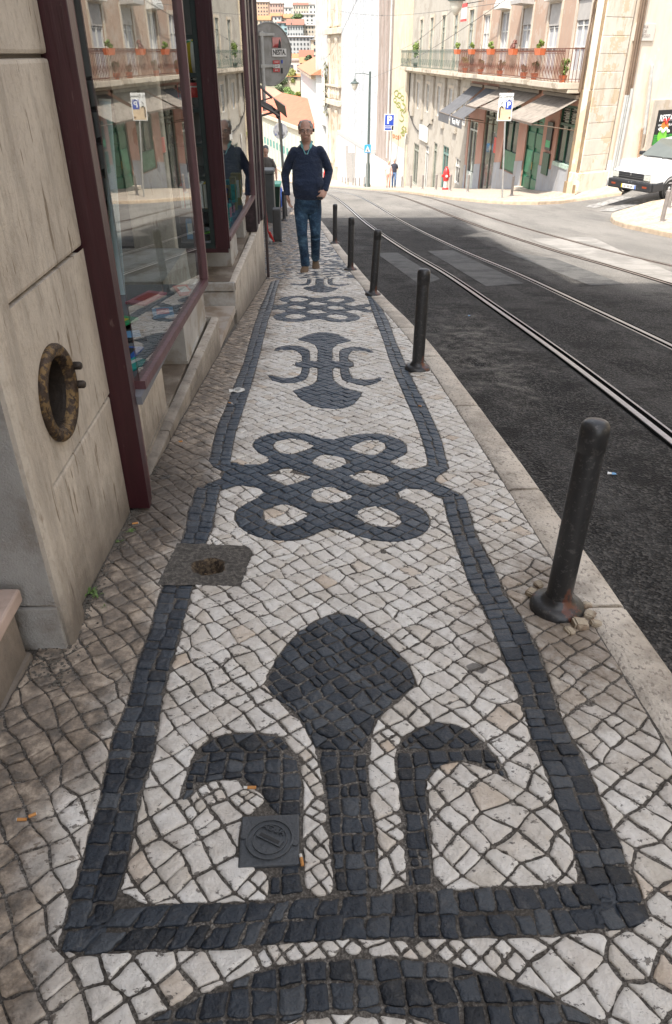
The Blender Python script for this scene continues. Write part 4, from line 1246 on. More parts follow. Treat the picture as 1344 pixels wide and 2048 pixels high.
def french(par, uc, w, z0, z1, trans=False, blind=0., curtain=True, frame=WHITEP, depth=.1, lab=None):
    f = MB(); a, b = uc - w/2, uc + w/2; y0, y1 = -depth + .0, -depth + .05
    f.b2((a, y0, z0), (a + .07, y1, z1)).b2((b - .07, y0, z0), (b, y1, z1)).b2((a + .07, y0, z1 - .07), (b - .07, y1, z1)).b2((a + .07, y0, z0), (b - .07, y1, z0 + .35 if z1 - z0 > 2 else z0 + .07))
    f.b2((uc - .04, y0, z0 + .35), (uc + .04, y1 + .012, z1 - .07))
    if trans: f.b2((a + .07, y0, z1 - .62), (b - .07, y1 + .014, z1 - .54))
    for q in (.42, .68): f.b2((a + .07, y0, z0 + (z1 - z0) * q), (b - .07, y1 - .006, z0 + (z1 - z0) * q + .035))
    o = f.build("window", frame, par)
    if lab: o['label'] = lab
    MB().b2((a, y0 - .012, z0), (b, y0 - .002, z1)).build("pane", GLD if not curtain else CURT, o)
    if blind: MB().b2((a, y1 + .016, z1 - blind), (b, y1 + .03, z1)).build("roller_blind", BLIND, o)
    s = MB()
    t = .17
    s.b2((a - t, -.01, z0), (a, .03, z1 + t)).b2((b, -.01, z0), (b + t, .03, z1 + t)).b2((a, -.01, z1), (b, .03, z1 + t))
    s.build("surround", STONE, o)
    return o
def opening(par, a, b, z0, z1, nm, frame, fill=GLD, depth=.2, kick=0., bars=1, kickmat=None, transom=0.):
    f = MB(); y0, y1 = -depth, -depth + .06; t = .09
    f.b2((a, y0, z0), (a + t, y1, z1)).b2((b - t, y0, z0), (b, y1, z1)).b2((a + t, y0, z1 - t), (b - t, y1, z1))
    f.b2((a + t, y0, z0), (b - t, y1, z0 + t))
    for k in range(1, bars + 1):
        u = a + (b - a) * k / (bars + 1); f.b2((u - .03, y0, z0 + t), (u + .03, y1 - .01, z1 - t))
    if transom: f.b2((a + t, y0, z1 - transom), (b - t, y1 + .01, z1 - transom + .09))
    o = f.build(nm, frame, par)
    MB().b2((a, y0 - .012, z0), (b, y0 - .002, z1)).build("pane", fill, o)
    if kick: MB().b2((a + t, y0 + .002, z0 + t), (b - t, y1 + .015, z0 + kick)).build("kick_panel", kickmat or frame, o)
    return o
def railing(par, u0, u1, zb, h, mat, y=.78, step=.16, seed=1):
    r = MB(); rnd = random.Random(seed)
    r.b2((u0, y - .02, zb + h - .03), (u1, y + .02, zb + h)); r.b2((u0, y - .015, zb + .07), (u1, y + .015, zb + .10)); r.b2((u0, y - .01, zb + h - .17), (u1, y + .01, zb + h - .15))
    n = int((u1 - u0) / step)
    for k in range(n + 1):
        u = u0 + (u1 - u0) * k / n
        r.b2((u - .010, y - .010, zb), (u + .010, y + .010, zb + h - .03))
        if k < n:
            um = u + (u1 - u0) / n / 2
            r.lathe([(.030, -.006), (.042, 0), (.030, .006)], 6, (um, y, zb + h - .095), axis=(0, 1, 0))
            r.box((um, y, zb + h * .36), (.012, .012, h * .32), ry=.35 * (1 if k % 2 else -1))
    for s in (u0, u1): r.b2((s - .012, 0, zb + h - .03), (s + .012, y, zb + h)); r.b2((s - .01, 0, zb + .1), (s + .01, y, zb + .12))
    for s in (u0, u1):
        for j in range(1, 6): r.b2((s - .009, y * j / 6 - .009, zb), (s + .009, y * j / 6 + .009, zb + h))
    return r.build("railing", mat, par)

UP = [(19592 / (x - 518) - 28.9) / math.cos(FANG) for x in (1156, 1100, 1047, 1004, 968)]
UG = [(19592 / (x - 518) - 28.9) / math.cos(FANG) for x in (938, 908, 884, 861, 841)]
uE = (45.6 - 28.9) / math.cos(FANG)          # party line of pink and off-white houses
uF = (64.2 - 28.9) / math.cos(FANG)
# pink house
pink = facade("pink_house", "salmon pink house with rusty balcony, beige awnings and green shop joinery on the corner")
zt_, zb_ = .47, -9
ops = [(u - .64, u + .64, zt_ + .02, 2.98) for u in UP]
ops += [(u - .64, u + .64, 4.3, 6.8) for u in UP]
dop = dict(A=(1.05, 2.75, -2.45, -.28), B=((33.26-28.9), (35.4-28.9), -4.3, -.55), C=(36.5-28.9, 38.7-28.9, -3.4, -.6), D=(39.8-28.9, 42.3-28.9, -5, -.62), E=(43.5-28.9, 45.3-28.9, -5.3, -1.75))
wl1 = MB(); holed(wl1, .0, uE, zt_, 7.6, ops, .10)
wl1.b2((-.0, -6, 7.5), (uE, -.02, 7.58))
wl1.build("wall", PINK, pink)
wl2 = MB(); holed(wl2, .0, uE, zb_, zt_ - .001, list(dop.values()), .14, y=-.015)
low = wl2.build("shopfront_wall", PINKLOW, pink)
cn = MB().b2((-.25, -.1, 7.6), (uE, .35, 7.9)).b2((-.1, -.1, 7.4), (uE, .18, 7.59))
cn.build("cornice", STONE, pink)
MB().ext([(-.2, .3, 7.9), (-.2, -8, 10.6), (-.2, -8, 7.9)], (uE + .2, 0, 0)).build("roof", M("terracotta_tiles", (.42, .17, .09), .85, .25, 4), pink)
for k, u in enumerate(UP):
    french(pink, u, 1.28, zt_ + .02, 2.98, blind=(.62, .72, .6, .0, .0)[k], curtain=True)
    french(pink, u, 1.28, 4.3, 6.8, blind=.5)
# blind boxes and hoods
for k, (dz, d, m) in {1: (.02, .28, WHITEP), 2: (.05, .62, BLIND), 3: (.02, .42, WHITEP)}.items():
    u = UP[k]
    MB().ext([(u - .7, .02, 3.02 + dz), (u - .7, .02, 3.42 + dz), (u - .7, d * .8, 3.40 + dz), (u - .7, d, 3.2 + dz), (u - .7, d, 3.06 + dz)], (1.4, 0, 0)).build("window_hood", m, pink)
def opening2(key, *a, **k):
    o = dop[key]; return opening(pink, o[0], o[1], o[2], o[3], *a, **k)
w = opening2('A', "shop_window", GREENP, bars=1, transom=.7, depth=.13, kick=.0)
MB().b2((1.14, -.10, -2.38), (2.66, .05, -2.24)).build("window_board", M("faded_sill_paint", (.32, .42, .36), .6), w)
for q in range(7): pass
sl = MB()
for q in range(7): sl.b2((1.15, -.138, -1.0 + q * .09), (2.66, -.130, -.96 + q * .09))
sl.build("security_slats", M("grey_slats", (.20, .19, .17), .5), w)
dr = opening2('B', "door", GREENP, fill=GREENL, bars=1, depth=.13, kick=0, transom=.75)
uB = dop['B']
pm = MB()
for a, b in ((uB[0] + .14, (uB[0]+uB[1])/2 - .09), ((uB[0]+uB[1])/2 + .09, uB[1] - .14)):
    for c, d in ((-3.85, -3.25), (-3.1, -2.2), (-2.05, -1.5)): pm.cbox((a, -.14, c), (b, -.085, d), .02)
pm.build("door_panel", GREENL, dr)
MB().tube([((uB[0]+uB[1])/2 - .12, -.04, -2.9), ((uB[0]+uB[1])/2 - .12, -.04, -2.6)], .02, 6).build("handle", M("worn_brass", (.5, .38, .18), .35, metal=1.), dr)
MB().cbox((uB[0] - .05, -.3, -4.4), (uB[1] + .05, .25, -3.72), .02).build("door_step", STONE, pink)
opening2('C', "shop_window", GREENP, bars=1, depth=.13, kick=.85, kickmat=GREENL, transom=.6)
s = opening2('D', "shop_door", GREYP, bars=1, depth=.13, transom=.8)
MB().b2((dop['D'][0] + .25, -.135, -2.9), (dop['D'][0] + .75, -.12, -2.2)).build("red_notice", T["red"], s)
opening2('E', "shop_window", M("pale_green_frame", (.42, .45, .42), .5), bars=1, depth=.13, kick=1.0, transom=.5)
dd = MB()
segs = [(.0, 1.0), (1.0, 2.8), (2.8, uB[0]), (uB[1], dop['C'][0]), (dop['C'][0], dop['C'][1]), (dop['C'][1], dop['D'][0]), (dop['D'][1], dop['E'][0]), (dop['E'][1], uE)]
for a, b in segs:
    za, zb2 = gz(0, 28.9 + a) + .8, gz(0, 28.9 + b) + .8
    top = [min(za + .15, -2.47 if (a, b) == segs[1] else 9), min(zb2 + .15, -2.47 if (a, b) == segs[1] else 9)]
    if (a, b) == segs[4]: top = [-3.42, -3.42]
    lv = -2.33 if b <= 2.8 else (-2.6 if b < 8 else (-2.9 if b < 11 else -3.3))
    top = [min(lv, top[0] + .3), min(lv, top[1] + .3)] if (a, b) != segs[4] else top
    dd.add([(a, -.013, -9), (b, -.013, -9), (b, -.013, top[1]), (a, -.013, top[0]), (a, .012, -9), (b, .012, -9), (b, .012, top[1]), (a, .012, top[0])], [(4, 7, 6, 5), (3, 2, 6, 7), (0, 4, 5, 1), (0, 3, 7, 4), (1, 5, 6, 2)])
dd.build("dado", GREYD, pink)
# corner pilaster on both faces
cp = MB().cbox((-.04, -.1, -9), (.92, .05, zt_ - .2), .03).cbox((-.04, -.1, zt_ - .19), (.86, .04, 7.5), .03)
cp.cbox((-.06, -.1, -9), (.98, .10, -2.75), .03)
cp.build("corner_pilaster", OCHRE, pink)
slab = MB()
edges = [.98, 4.4, 7.7, 11.0, 14.0, uE]
for k, (a, b) in enumerate(zip(edges[:-1], edges[1:])):
    slab.cbox((a + .004, -.05, .27 + .02 * (k % 2)), (b - .004, .86 + .03 * (k % 2), zt_), .02)
slab.cbox((1.0, -.05, .14), (uE, .5, .27), .02)
slab.build("balcony_slab", SLABM, pink)
railing(pink, 1.0, uE - .03, zt_, 1.05, RUSTR, seed=1)
def awning(par, u0, u1, zw, out, drop, mat, nm="awning", valance=.22, txt=None):
    nrm = MB()
    P = [(u0, .02, zw), (u1, .02, zw), (u1, out, zw - drop), (u0, out, zw - drop)]
    n = 8; vs = []
    for i in range(n + 1):
        for j in range(5):
            t = j / 4; s = i / n
            sag = -.035 * math.sin(PI * t) - .01 * math.sin(s * 20)
            vs.append((u0 + (u1 - u0) * s, .02 + (out - .02) * t, zw - drop * t + sag))
    vs2 = [(x, y, z - .012) for x, y, z in vs]
    k = len(vs)
    fs = [(i*5+j, (i+1)*5+j, (i+1)*5+j+1, i*5+j+1) for i in range(n) for j in range(4)]
    nrm.add(vs + vs2, fs + [tuple(k + q for q in f[::-1]) for f in fs])
    nrm.b2((u0, out - .006, zw - drop - valance), (u1, out + .006, zw - drop + .0))
    o = nrm.build(nm, mat, par)
    a = MB()
    for u in (u0 + .05, u1 - .05):
        a.tube([(u, .0, zw - drop - .25), (u, out * .55, zw - drop - .12), (u, out - .02, zw - drop - .03)], .02, 6)
    a.b2((u0 - .03, .0, zw - .02), (u1 + .03, .12, zw + .1)); a.tube([(u0, out, zw - drop), (u1, out, zw - drop)], .025, 6)
    a.build("awning_arms", M("awning_iron", (.16, .12, .09), .5, metal=.4), o)
    return o
BEIGE = M("beige_canvas", (.22, .19, .16), .85, .14, 5, dirt=(.15, .13, .11), dscale=4)
CHAR = M("charcoal_canvas", (.085, .085, .09), .85, .15, 5, dirt=(.16, .16, .16), dscale=30, dlo=.66, dhi=.7)
awning(pink, .92, 4.6, -.02, 1.7, .78, BEIGE, valance=.06)
awning(pink, 5.2, 8.9, -.02, 1.5, .70, BEIGE, valance=.06)
awning(pink, 8.95, 10.9, -.0, 1.7, .75, BEIGE, valance=.06)
a2 = awning(pink, 11.1, 13.6, -.12, 1.75, 1.25, CHAR, valance=.42)
a3 = awning(pink, 14.0, 16.5, -.12, 1.75, 1.25, CHAR, valance=.42)
Rw = Matrix(((-1, 0, 0), (0, 0, 1), (0, 1, 0)))      # lettering facing out of the facade, reading towards smaller u
text_mesh("lettering", "Kota Wolf", .36, M("white_letter", (.75, .75, .75)), Vector((12.35, 1.762, -1.58)), Rw, a2, .006)
for nm, c, u in (("menu_board", "black", 3.55), ("menu_board", "black", 3.62)):
    pass
MB().b2((3.15, .02, -1.95), (3.75, .06, -.95)).build("menu_board", T["black"], pink)
MB().b2((3.2, .061, -1.85), (3.7, .064, -1.6)).build("menu_card", T["green"], pink)
MB().b2((3.1, .02, -2.85), (3.8, .07, -2.05)).build("menu_frame", GREENP, pink)
# off-white house
og = facade("cream_house", "off-white house with green iron balcony, mezzanine windows and piers, between pink house and graffiti wall")
ops = [(u - .5, u + .5, zt_ + .02, 3.30) for u in UG] + [(u - .5, u + .5, 4.6, 7.2) for u in UG]
mez = [(u - .5, u + .5, -2.15, -.45) for u in UG]
gop = [(46.6-28.9, 47.9-28.9, -5.3, -3.9), (49.7-28.9, 51.4-28.9, -7, -3.6), (53.1-28.9, 54.2-28.9, -7.5, -3.7), (55.7-28.9, 57.0-28.9, -7.5, -4.1), (59.4-28.9, 61.4-28.9, -7.2, -4.4)]
MB_ = MB(); holed(MB_, uE, uF, -12, 7.6, ops + mez + gop, .11)
MB_.build("wall", CREAM, og)
MB().b2((uE, -.1, 7.6), (uF, .35, 7.9)).build("cornice", STONE, og)
MB().ext([(uE, .3, 7.9), (uE, -8, 10.6), (uE, -8, 7.9)], (uF - uE, 0, 0)).build("roof", M("old_terracotta", (.36, .16, .09), .85, .25, 4), og)
pr = MB()
for u in UG:
    french(og, u, 1.0, zt_ + .02, 3.30, trans=True, curtain=(u != UG[2]), frame=GREYP)
    french(og, u, 1.0, 4.6, 7.2, trans=True, frame=GREYP)
    french(og, u, 1.0, -2.15, -.45, frame=WHITEP, curtain=(u != UG[3]))
for a, b in zip([uE - .6] + UG, UG + [uF]):
    m_ = (a + b) / 2
    if m_ < uE + .3: continue
    MB().cbox((m_ - .42, .0, -2.7), (m_ + .42, .16, .05), .03).build("pier", CREAM, og)

for k, o in enumerate(gop):
    opening(og, *o, ("shop_window", "door", "door", "shop_window", "shop_window")[k], (WHITEP, M("teal_door", (.12, .20, .18), .5), GREYP, WHITEP, GREYP)[k], depth=.11, fill=GLD, transom=.5)
sl = MB()
ed = [uE + .004, 21.5, 25.5, 30, uF]
for k, (a, b) in enumerate(zip(ed[:-1], ed[1:])): sl.cbox((a, -.05, .27), (b - .008, .84, zt_), .02)
sl.cbox((uE, -.05, .12), (uF, .45, .27), .02)
sl.build("balcony_slab", SLABM, og)
railing(og, uE + .03, uF - .05, zt_, 1.05, GREENR, seed=3, step=.3)
wire = [(uF - .15, .05, .2), (uF - .12, .06, -2.4)] + [(uF - .12 - (uF - 26) * t, .06, -2.4 - 2.2 * math.sin(PI * t) * .5 + -.0 * t) for t in lin(.05, 1, 12)]
MB().tube(wire, .04, 6).build("cable", M("dark_cable", (.05, .045, .04), .7), og, True)
MB().cbox((59.0-28.9, .02, -3.95), (56.2-28.9, .14, -3.0), .02).build("shop_signboard", WHITEP, og)
# pale yellow house with graffiti
uH = (71.5 - 28.9) / math.cos(FANG)
yl = facade("yellow_house", "plain pale yellow house wall with green graffiti and whitewashed base")
MB().b2((uF + .01, -8, -3.95), (uH, .25, 14)).b2((uF + .01, -8, -14), (uH, .20, -5.2)).build("wall", YELC, yl)
MB().b2((uF + .012, -8, -14), (uH + .002, .262, -5.21)).build("whitewashed_base", M("whitewash", (.52, .51, .48), .85, .06, 3), yl)
MB().b2((uF + .01, -7.9, -5.25), (uH, .24, -3.94)).build("wall_band", YELC, yl)
GRAF = M("olive_spray_paint", (.20, .22, .03), .6, .1, 5)
GRAFO = M("orange_spray_paint", (.55, .16, .05), .6, .1, 5)
def graf(pts, r, mat, D=67):
    P = []
    for x, y in pts:
        u = UX(x, y); P.append((u, .262, ZY(y, u)))
    n = len(P)
    Q = []
    for i in range(n - 1):
        for t in (0, .33, .66):
            p0, p1, p2, p3 = [Vector(P[max(0, min(n-1, i + q))]) for q in (-1, 0, 1, 2)]
            Q.append(.5 * ((2*p1) + (p2-p0)*t + (2*p0 - 5*p1 + 4*p2 - p3)*t*t + (3*p1 - p0 - 3*p2 + p3)*t**3))
    Q.append(Vector(P[-1]))
    mb = MB().tube(Q, r, 5)
    for i, v in enumerate(mb.v): mb.v[i] = Vector((v.x, .262 + (v.y - .262) * .15, v.z))
    return mb
def e(cx, cy, rx, ry, n=10, a0=0): return [(cx + rx * math.cos(a0 + 2*PI*i/n), cy + ry * math.sin(a0 + 2*PI*i/n)) for i in range(n + 1)]
g1 = MB()
for pts in (e(799, 187, 4.2, 6), e(805, 191, 4, 5, a0=1), e(811, 196, 3, 4.5, a0=2), e(796, 200, 2.8, 4), e(803, 210, 4, 5, a0=1.5), [(795, 204), (801, 208), (806, 214), (812, 222), (817, 212), (812, 206), (814, 200)],
            [(811, 207), (817, 213), (817, 222), (813, 226)], [(806, 221), (812, 219), (808, 228), (812, 233), (814, 238), (810, 243), (805, 240)],
            [(814, 252), (809, 257), (814, 261), (807, 266)], [(815, 254), (819, 258), (815, 262), (820, 266), (816, 271)], e(812, 268, 2.5, 3)):
    q = graf(pts, .055, GRAF); g1.add(q.v, q.f)
g1.build("graffiti", GRAF, yl, True)
g2 = MB()
for pts in ([(792, 278), (791, 270), (795, 270), (795, 274), (792, 274)], e(798.5, 274, 1.5, 3), [(804, 271), (801, 273), (804, 276), (801, 278)], [(806, 278), (806, 271), (808, 276)]):
    q = graf(pts, .05, GRAFO); g2.add(q.v, q.f)
g2.build("orange_tag", GRAFO, yl, True)
# side wall running up the side street
SRZ = math.atan2(sideU.y, sideU.x)
sw = empty("side_street_house", (FC.x, FC.y, 0), SRZ, "pale cream side wall with pipes, street name plate and restaurant poster", "building")
def SXP(x, y):       # picture point -> (s, z) on the side wall
    r = ray(x, y); n = Vector((-sideU.y, sideU.x, 0))
    t = (Vector((FC.x, FC.y, 0)).dot(n)) / (r[0] * n.x + r[1] * n.y)
    p = Vector((r[0] * t, r[1] * t, CH + r[2] * t))
    return ((p - Vector((FC.x, FC.y, 0))).dot(sideU), p.z)
s1 = SXP(1213, 330)[0]
print('side s1', s1, SXP(1344, 250), SXP(1313, 220))
SIDEW = plaster("pale_apricot_plaster", (.68, .57, .45), (.70, .61, .50), .04, (.60, .48, .35))
MB().b2((s1 + .02, .0, -9), (26, .25, 9)).build("wall", SIDEW, sw)
MB().b2((s1 + .03, -.02, -9), (26, -.001, SXP(1250, 318)[1])).build("grey_plinth", M("pale_grey_paint", (.66, .68, .70), .8, .06, 3), sw)
q = MB().cbox((.0, -.08, -9), (s1 - .1, .4, 7.5), .04)
for i in range(18): q.cbox((.004 + (.0), -.086 - .004 * (i % 2), -2.3 + i * .52 + .008), (s1 - .104, .3, -2.3 + (i + 1) * .52 - .008), .015)
q.cbox((-.06, -.16, -9), (s1 - .0, .4, -2.35), .03)
q.build("corner_pilaster", CORNL, sw)
PIPEM = M("grey_downpipe", (.46, .46, .44), .5, .15, 7, metal=.2)
for k, (x, rr, zt2) in enumerate(((1222, .05, -.2), (1226, .035, -.2), (1231, .06, -.2))):
    s_, z_ = SXP(x, 330)
    MB().tube([(s_, -.09, -4), (s_, -.09, .1 + k * .1)], rr, 8).build("downpipe", PIPEM, sw, True)
    MB().tube([(s_, -.09, .1), (s_ - .1, -.09, 3), (s_ - .15 + .1 * k, -.1, 7)], .045, 6).build("cable_bundle", M("brown_cable", (.16, .11, .075), .7), sw, True)
s_, z_ = SXP(1288, 200)
MB().tube([(SXP(1275, 325)[0], -.12, -3.6), (SXP(1286, 225)[0], -.12, -1)], .045, 8).build("conduit", M("rusty_conduit", (.30, .20, .13), .6, .3), sw, True)
MB().tube([(SXP(1286, 235)[0] + .08, -.13, -1.2), (SXP(1298, 130)[0] + .02, -.13, SXP(1298, 130)[1])], .06, 8).build("conduit", PIPEM, sw, True)
a, b = SXP(1268, 62), SXP(1308, 62)
za, zb2 = SXP(1288, 82)[1], SXP(1288, 47)[1]
MB().cbox((a[0], -.05, za), (b[0], .0, zb2), .01).build("street_plate", M("marble_plate", (.55, .50, .44), .5, .06), sw)
ro = Matrix(((1, 0, 0), (0, 0, -1), (0, 1, 0)))
TXTG = M("worn_black_letter", (.25, .20, .17), .7)
for i, t in enumerate(("RUA", "DE", "O SÉCULO")):
    text_mesh("plate_lettering", t, (zb2 - za) * .24, TXTG, Vector(((a[0] + b[0]) / 2, -.053, zb2 - (zb2 - za) * (.2 + .25 * i))), ro, sw, .004)
px0, pz1 = SXP(1313, 220); pz0 = SXP(1310, 289)[1]; px1 = px0 + 3.4
fr = MB().cbox((px0 - .35, -.1, pz0 - .35), (px1 + .3, .02, pz1 + .35), .03); fr.build("poster_surround", STONE, sw)
POSTK = M("poster_black", (.015, .014, .014), .4, .1)
po = MB().b2((px0, -.125, pz0), (px1, -.101, pz1)).build("poster", POSTK, sw)
gm, gnt, gbs = nodes_of("poster_green_dots")
vv = gnt.nodes.new('ShaderNodeTexVoronoi'); vv.inputs['Scale'].default_value = 14; vv.inputs['Randomness'].default_value = 0
gtc = gnt.nodes.new('ShaderNodeTexCoord'); gnt.links.new(gtc.outputs['Object'], vv.inputs['Vector'])
gnt.links.new(ramp(gnt, vv.outputs['Distance'], [(.35, (.06, .34, .05)), (.5, (.02, .12, .02))]), gbs.inputs['Base Color'])
MB().b2((px0, -.13, pz0), (px1, -.126, pz0 + (pz1 - pz0) * .30)).build("poster_green", gm, po)
ww = M("poster_white", (.8, .8, .78), .5)
text_mesh("poster_lettering", "RESTAURANTE", .30, ww, Vector((px0 + .12, -.128, pz1 - .28)), ro, po, .004, 'LEFT', .9, .006)
text_mesh("poster_lettering", "comida tradicional", .13, ww, Vector((px0 + .12, -.128, pz1 - .50)), ro, po, .004, 'LEFT')
H = pz1 - pz0
MB().lathe([(.22, 0), (.22, .006)], 20, (px0 + .5, -.126, pz0 + H * .50), axis=(0, -1, 0)).build("poster_orange_disc", T["orange"], po)
MB().lathe([(.25, 0), (.25, .006)], 20, (px0 + .45, -.132, pz0 + H * .26), axis=(0, -1, 0)).build("poster_lime_disc", T["lime"], po)
MB().tube([(px0 + .2 + .6 * t, -.13, pz0 + H * .42 + .06 * math.sin(t * 12)) for t in lin(0, 1, 12)], .05, 6).build("poster_swirl", ww, po)
MB().tube([(px0 + .35 + .35 * t, -.13, pz0 + H * .68 + .09 * math.sin(t * 9)) for t in lin(0, 1, 12)], .03, 6).build("poster_red_ribbon", T["red"], po)
# wires at the corner
for k in range(3):
    MB().tube([(.9 - .1 * k, .12, .2), (.82 - .06 * k, .14, 1.6), (.6 + .05 * k, .14, 2.8), (.1, .16, 3.25 + .06 * k), (-.2, .16, 3.3)], .022, 5).build("cable", bpy.data.materials["brown_cable"], pink, True)

# plain houses out of view across the road, they close the street off
oc = empty("opposite_house", (0, 0, 0), 0, "sunlit pale plaster house out of sight across the road", "building")
MB().b2((9.0, -14, -2), (15, 11.5, 8)).build("wall", YELC, oc)

# ------------------------------------------------------------------ further down the street
def far_wall(name, label, pL, pR, ztop, mat, cat="building", zbot=-30, back=8, openings=None, depth=.25):
    """wall between plan points (x,y); pR is the nearer, right end. local x from right to left"""
    R_ = Vector((pR[0], pR[1], 0)); L_ = Vector((pL[0], pL[1], 0)); d = L_ - R_
    rz = math.atan2(d.y, d.x)
    o = empty(name, R_, rz, label, cat)
    W = d.length
    mb = MB()
    holed(mb, 0, W, zbot, ztop, openings or [], depth)
    mb.add([(0, 0, zbot), (0, -back, zbot), (0, -back, ztop), (0, 0, ztop), (W, 0, zbot), (W, -back, zbot), (W, -back, ztop), (W, 0, ztop)], [(0, 3, 2, 1), (4, 5, 6, 7), (3, 7, 6, 2)])
    mb.build("wall", mat, o)
    return o, W
def P2(x, D, y=200): p = atY(x, y, D); return (p.x, D)
def xat(x100, y): return 665 + (x100 - 665) * (3285 - y) / 3185
pA = P2(793, 71.6, 100); pB = P2(757, 79, 100); pC = P2(683, 100, 100); pD = P2(655, 108, 100); pE = P2(631, 116, 100)
MESHB = M("brown_scaffold_netting", (.30, .25, .22), .95, .10, 2, dirt=(.24, .19, .16), dscale=1.1, stretch=(1, 1, .5))
def ribbed(name, c1, c2, scale):
    m, nt, bs = nodes_of(name)
    w = nt.nodes.new('ShaderNodeTexWave'); w.bands_direction = 'X'; w.inputs['Scale'].default_value = scale; w.inputs['Distortion'].default_value = .6; w.inputs['Detail'].default_value = 3
    tc = nt.nodes.new('ShaderNodeTexCoord'); nt.links.new(tc.outputs['Object'], w.inputs['Vector'])
    nt.links.new(mix(nt, ramp(nt, w.outputs['Fac'], [(.2, c1), (.8, c2)]), (.42, .43, .44), mapr(nt, nz(nt, .5, 5, .6, stretch=(3, 1, .1)), .5, .75)), bs.inputs['Base Color'])
    bs.inputs['Roughness'].default_value = .8
    bump(nt, bs, w.outputs['Fac'], .1)
    return m
NETW = ribbed("white_netting", (.42, .43, .435), (.49, .495, .50), .35)
NETP = M("pale_dust_sheet", (.40, .40, .39), .95, .08, .8, dirt=(.31, .31, .30), dscale=.8)
o, W = far_wall("netted_building", "building wrapped in brownish scaffold netting beside the pale yellow graffiti wall", pB, pA, 22, MESHB)
zb1 = atY(777, 326, 71.6).z
for k in range(4):
    a = 1 + k * (W - 1) / 4
    MB().tube([(a, .12, zb1 + 3), (a + 1.0, .18, 6), (a + .3, .12, 16)], .035, 5).build("slack_rope", M("grey_rope", (.25, .2, .18), .8) if k == 0 else bpy.data.materials["grey_rope"], o)
MB().cbox((-.1, .02, -20), (W, .35, zb1 - .2), .03).build("site_hoarding", M("white_hoarding", (.50, .50, .49), .7, .05, 2), o)
MB().cbox((W * .1, .3, zb1 + .3), (W * .16, .36, 14), .02).build("scaffold_pole", PIPEM, o)
o, W = far_wall("sheeted_building", "tall building wrapped in white corrugated sheeting with dark vertical ribs", pC, pB, 26, NETW)
rb = MB()
for k in range(15):
    u = W * (k + .4) / 15 + .3 * math.sin(k * 2.1)
    rb.b2((u - .05, .0, zb1 + .4), (u + .05, .16, 26))
rb.build("sheeting_ribs", M("grey_ribs", (.34, .355, .37), .7), o)
MB().cbox((0, .05, -24), (W, .45, zb1 - .1), .03).build("site_hoarding", bpy.data.materials["white_hoarding"], o)
MB().cbox((0, .0, zb1 - .1), (W, .5, zb1 + .35), .03).build("hoarding_ledge", M("grey_ledge", (.36, .35, .34), .8), o)
MB().ext([(W * .45, .46, -14), (W * .62, .46, -14), (W * .72, .46, zb1 - .8), (W * .40, .46, zb1 - .15)], (0, .03, 0)).build("hoarding_shade", M("hoarding_shade_grey", (.30, .28, .26), .8), o)  # slanted shade on the white hoarding, drawn as a grey sheet
# ornate stone front
o, W = far_wall("ornate_stone_building", "narrow ornate stone front with columns, balusters and hanging weeds between white sheeted buildings", pD, pC, 24, plaster("aged_ornate_stone", (.42, .36, .29), (.32, .24, .16), .2))
for u in (W * .25, W * .75):
    mb = MB()
    for z0 in (-11, -3.5, 4):
        mb.lathe([(.36, z0), (.36, z0 + .4), (.24, z0 + .6), (.2, z0 + 5.6), (.32, z0 + 5.8), (.4, z0 + 6.3)], 10, (u, .05, 0))
    mb.build("column", STONE, o, True)
for z in (-4.2, 3.2, 10.4): MB().cbox((0, 0, z), (W, .42, z + .6), .05).build("cornice", STONE, o)
for z in (-3.4, 11.0):
    mb = MB()
    for k in range(7): mb.lathe([(.12, z), (.2, z + .4), (.08, z + .9), (.14, z + 1.2)], 6, (W * (k + .5) / 7, .25, 0))
    mb.b2((0, .1, z + 1.2), (W, .4, z + 1.4))
    mb.build("balustrade", STONE, o)
mb = MB(); rnd = random.Random(4)
for k in range(260):
    z = rnd.uniform(-5.5, .5); u = W * .9 + rnd.gauss(0, .35); y = .3 + rnd.gauss(0, .15); s = rnd.uniform(.12, .3)
    mb.add([(u, y, z), (u + s, y + rnd.uniform(-.1, .1), z - s), (u + s * .3, y + .05, z - s * 1.6)], [(0, 1, 2)])
mb.build("hanging_weeds", M("olive_weeds", (.13, .12, .04), .9, .4, 3), o)
# dust-sheeted building
zop = [(1.2, 5.2, atY(650, 300, 110).z, atY(650, 252, 110).z)]
o, W = far_wall("dust_sheeted_building", "building hidden under a pale dust sheet with a vertical banner", pE, pD, 24, NETP, openings=zop, depth=1.5)
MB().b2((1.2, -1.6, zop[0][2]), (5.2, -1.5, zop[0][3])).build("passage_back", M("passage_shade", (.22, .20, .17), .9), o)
b_ = MB().b2((.4, .3, atY(660, 212, 108).z), (2.2, .36, atY(660, 138, 108).z)).build("banner", WHITEP, o)
text_mesh("banner_mark", "x", 1.6, T["red"], Vector((1.3, .37, atY(660, 146, 108).z)), Rw, b_, .01)
MB().b2((-.2, .0, -22), (.5, .5, atY(655, 340, 108).z)).b2((.1, .5, -20), (.45, .6, atY(655, 345, 108).z)).build("red_door", T["red"], o)
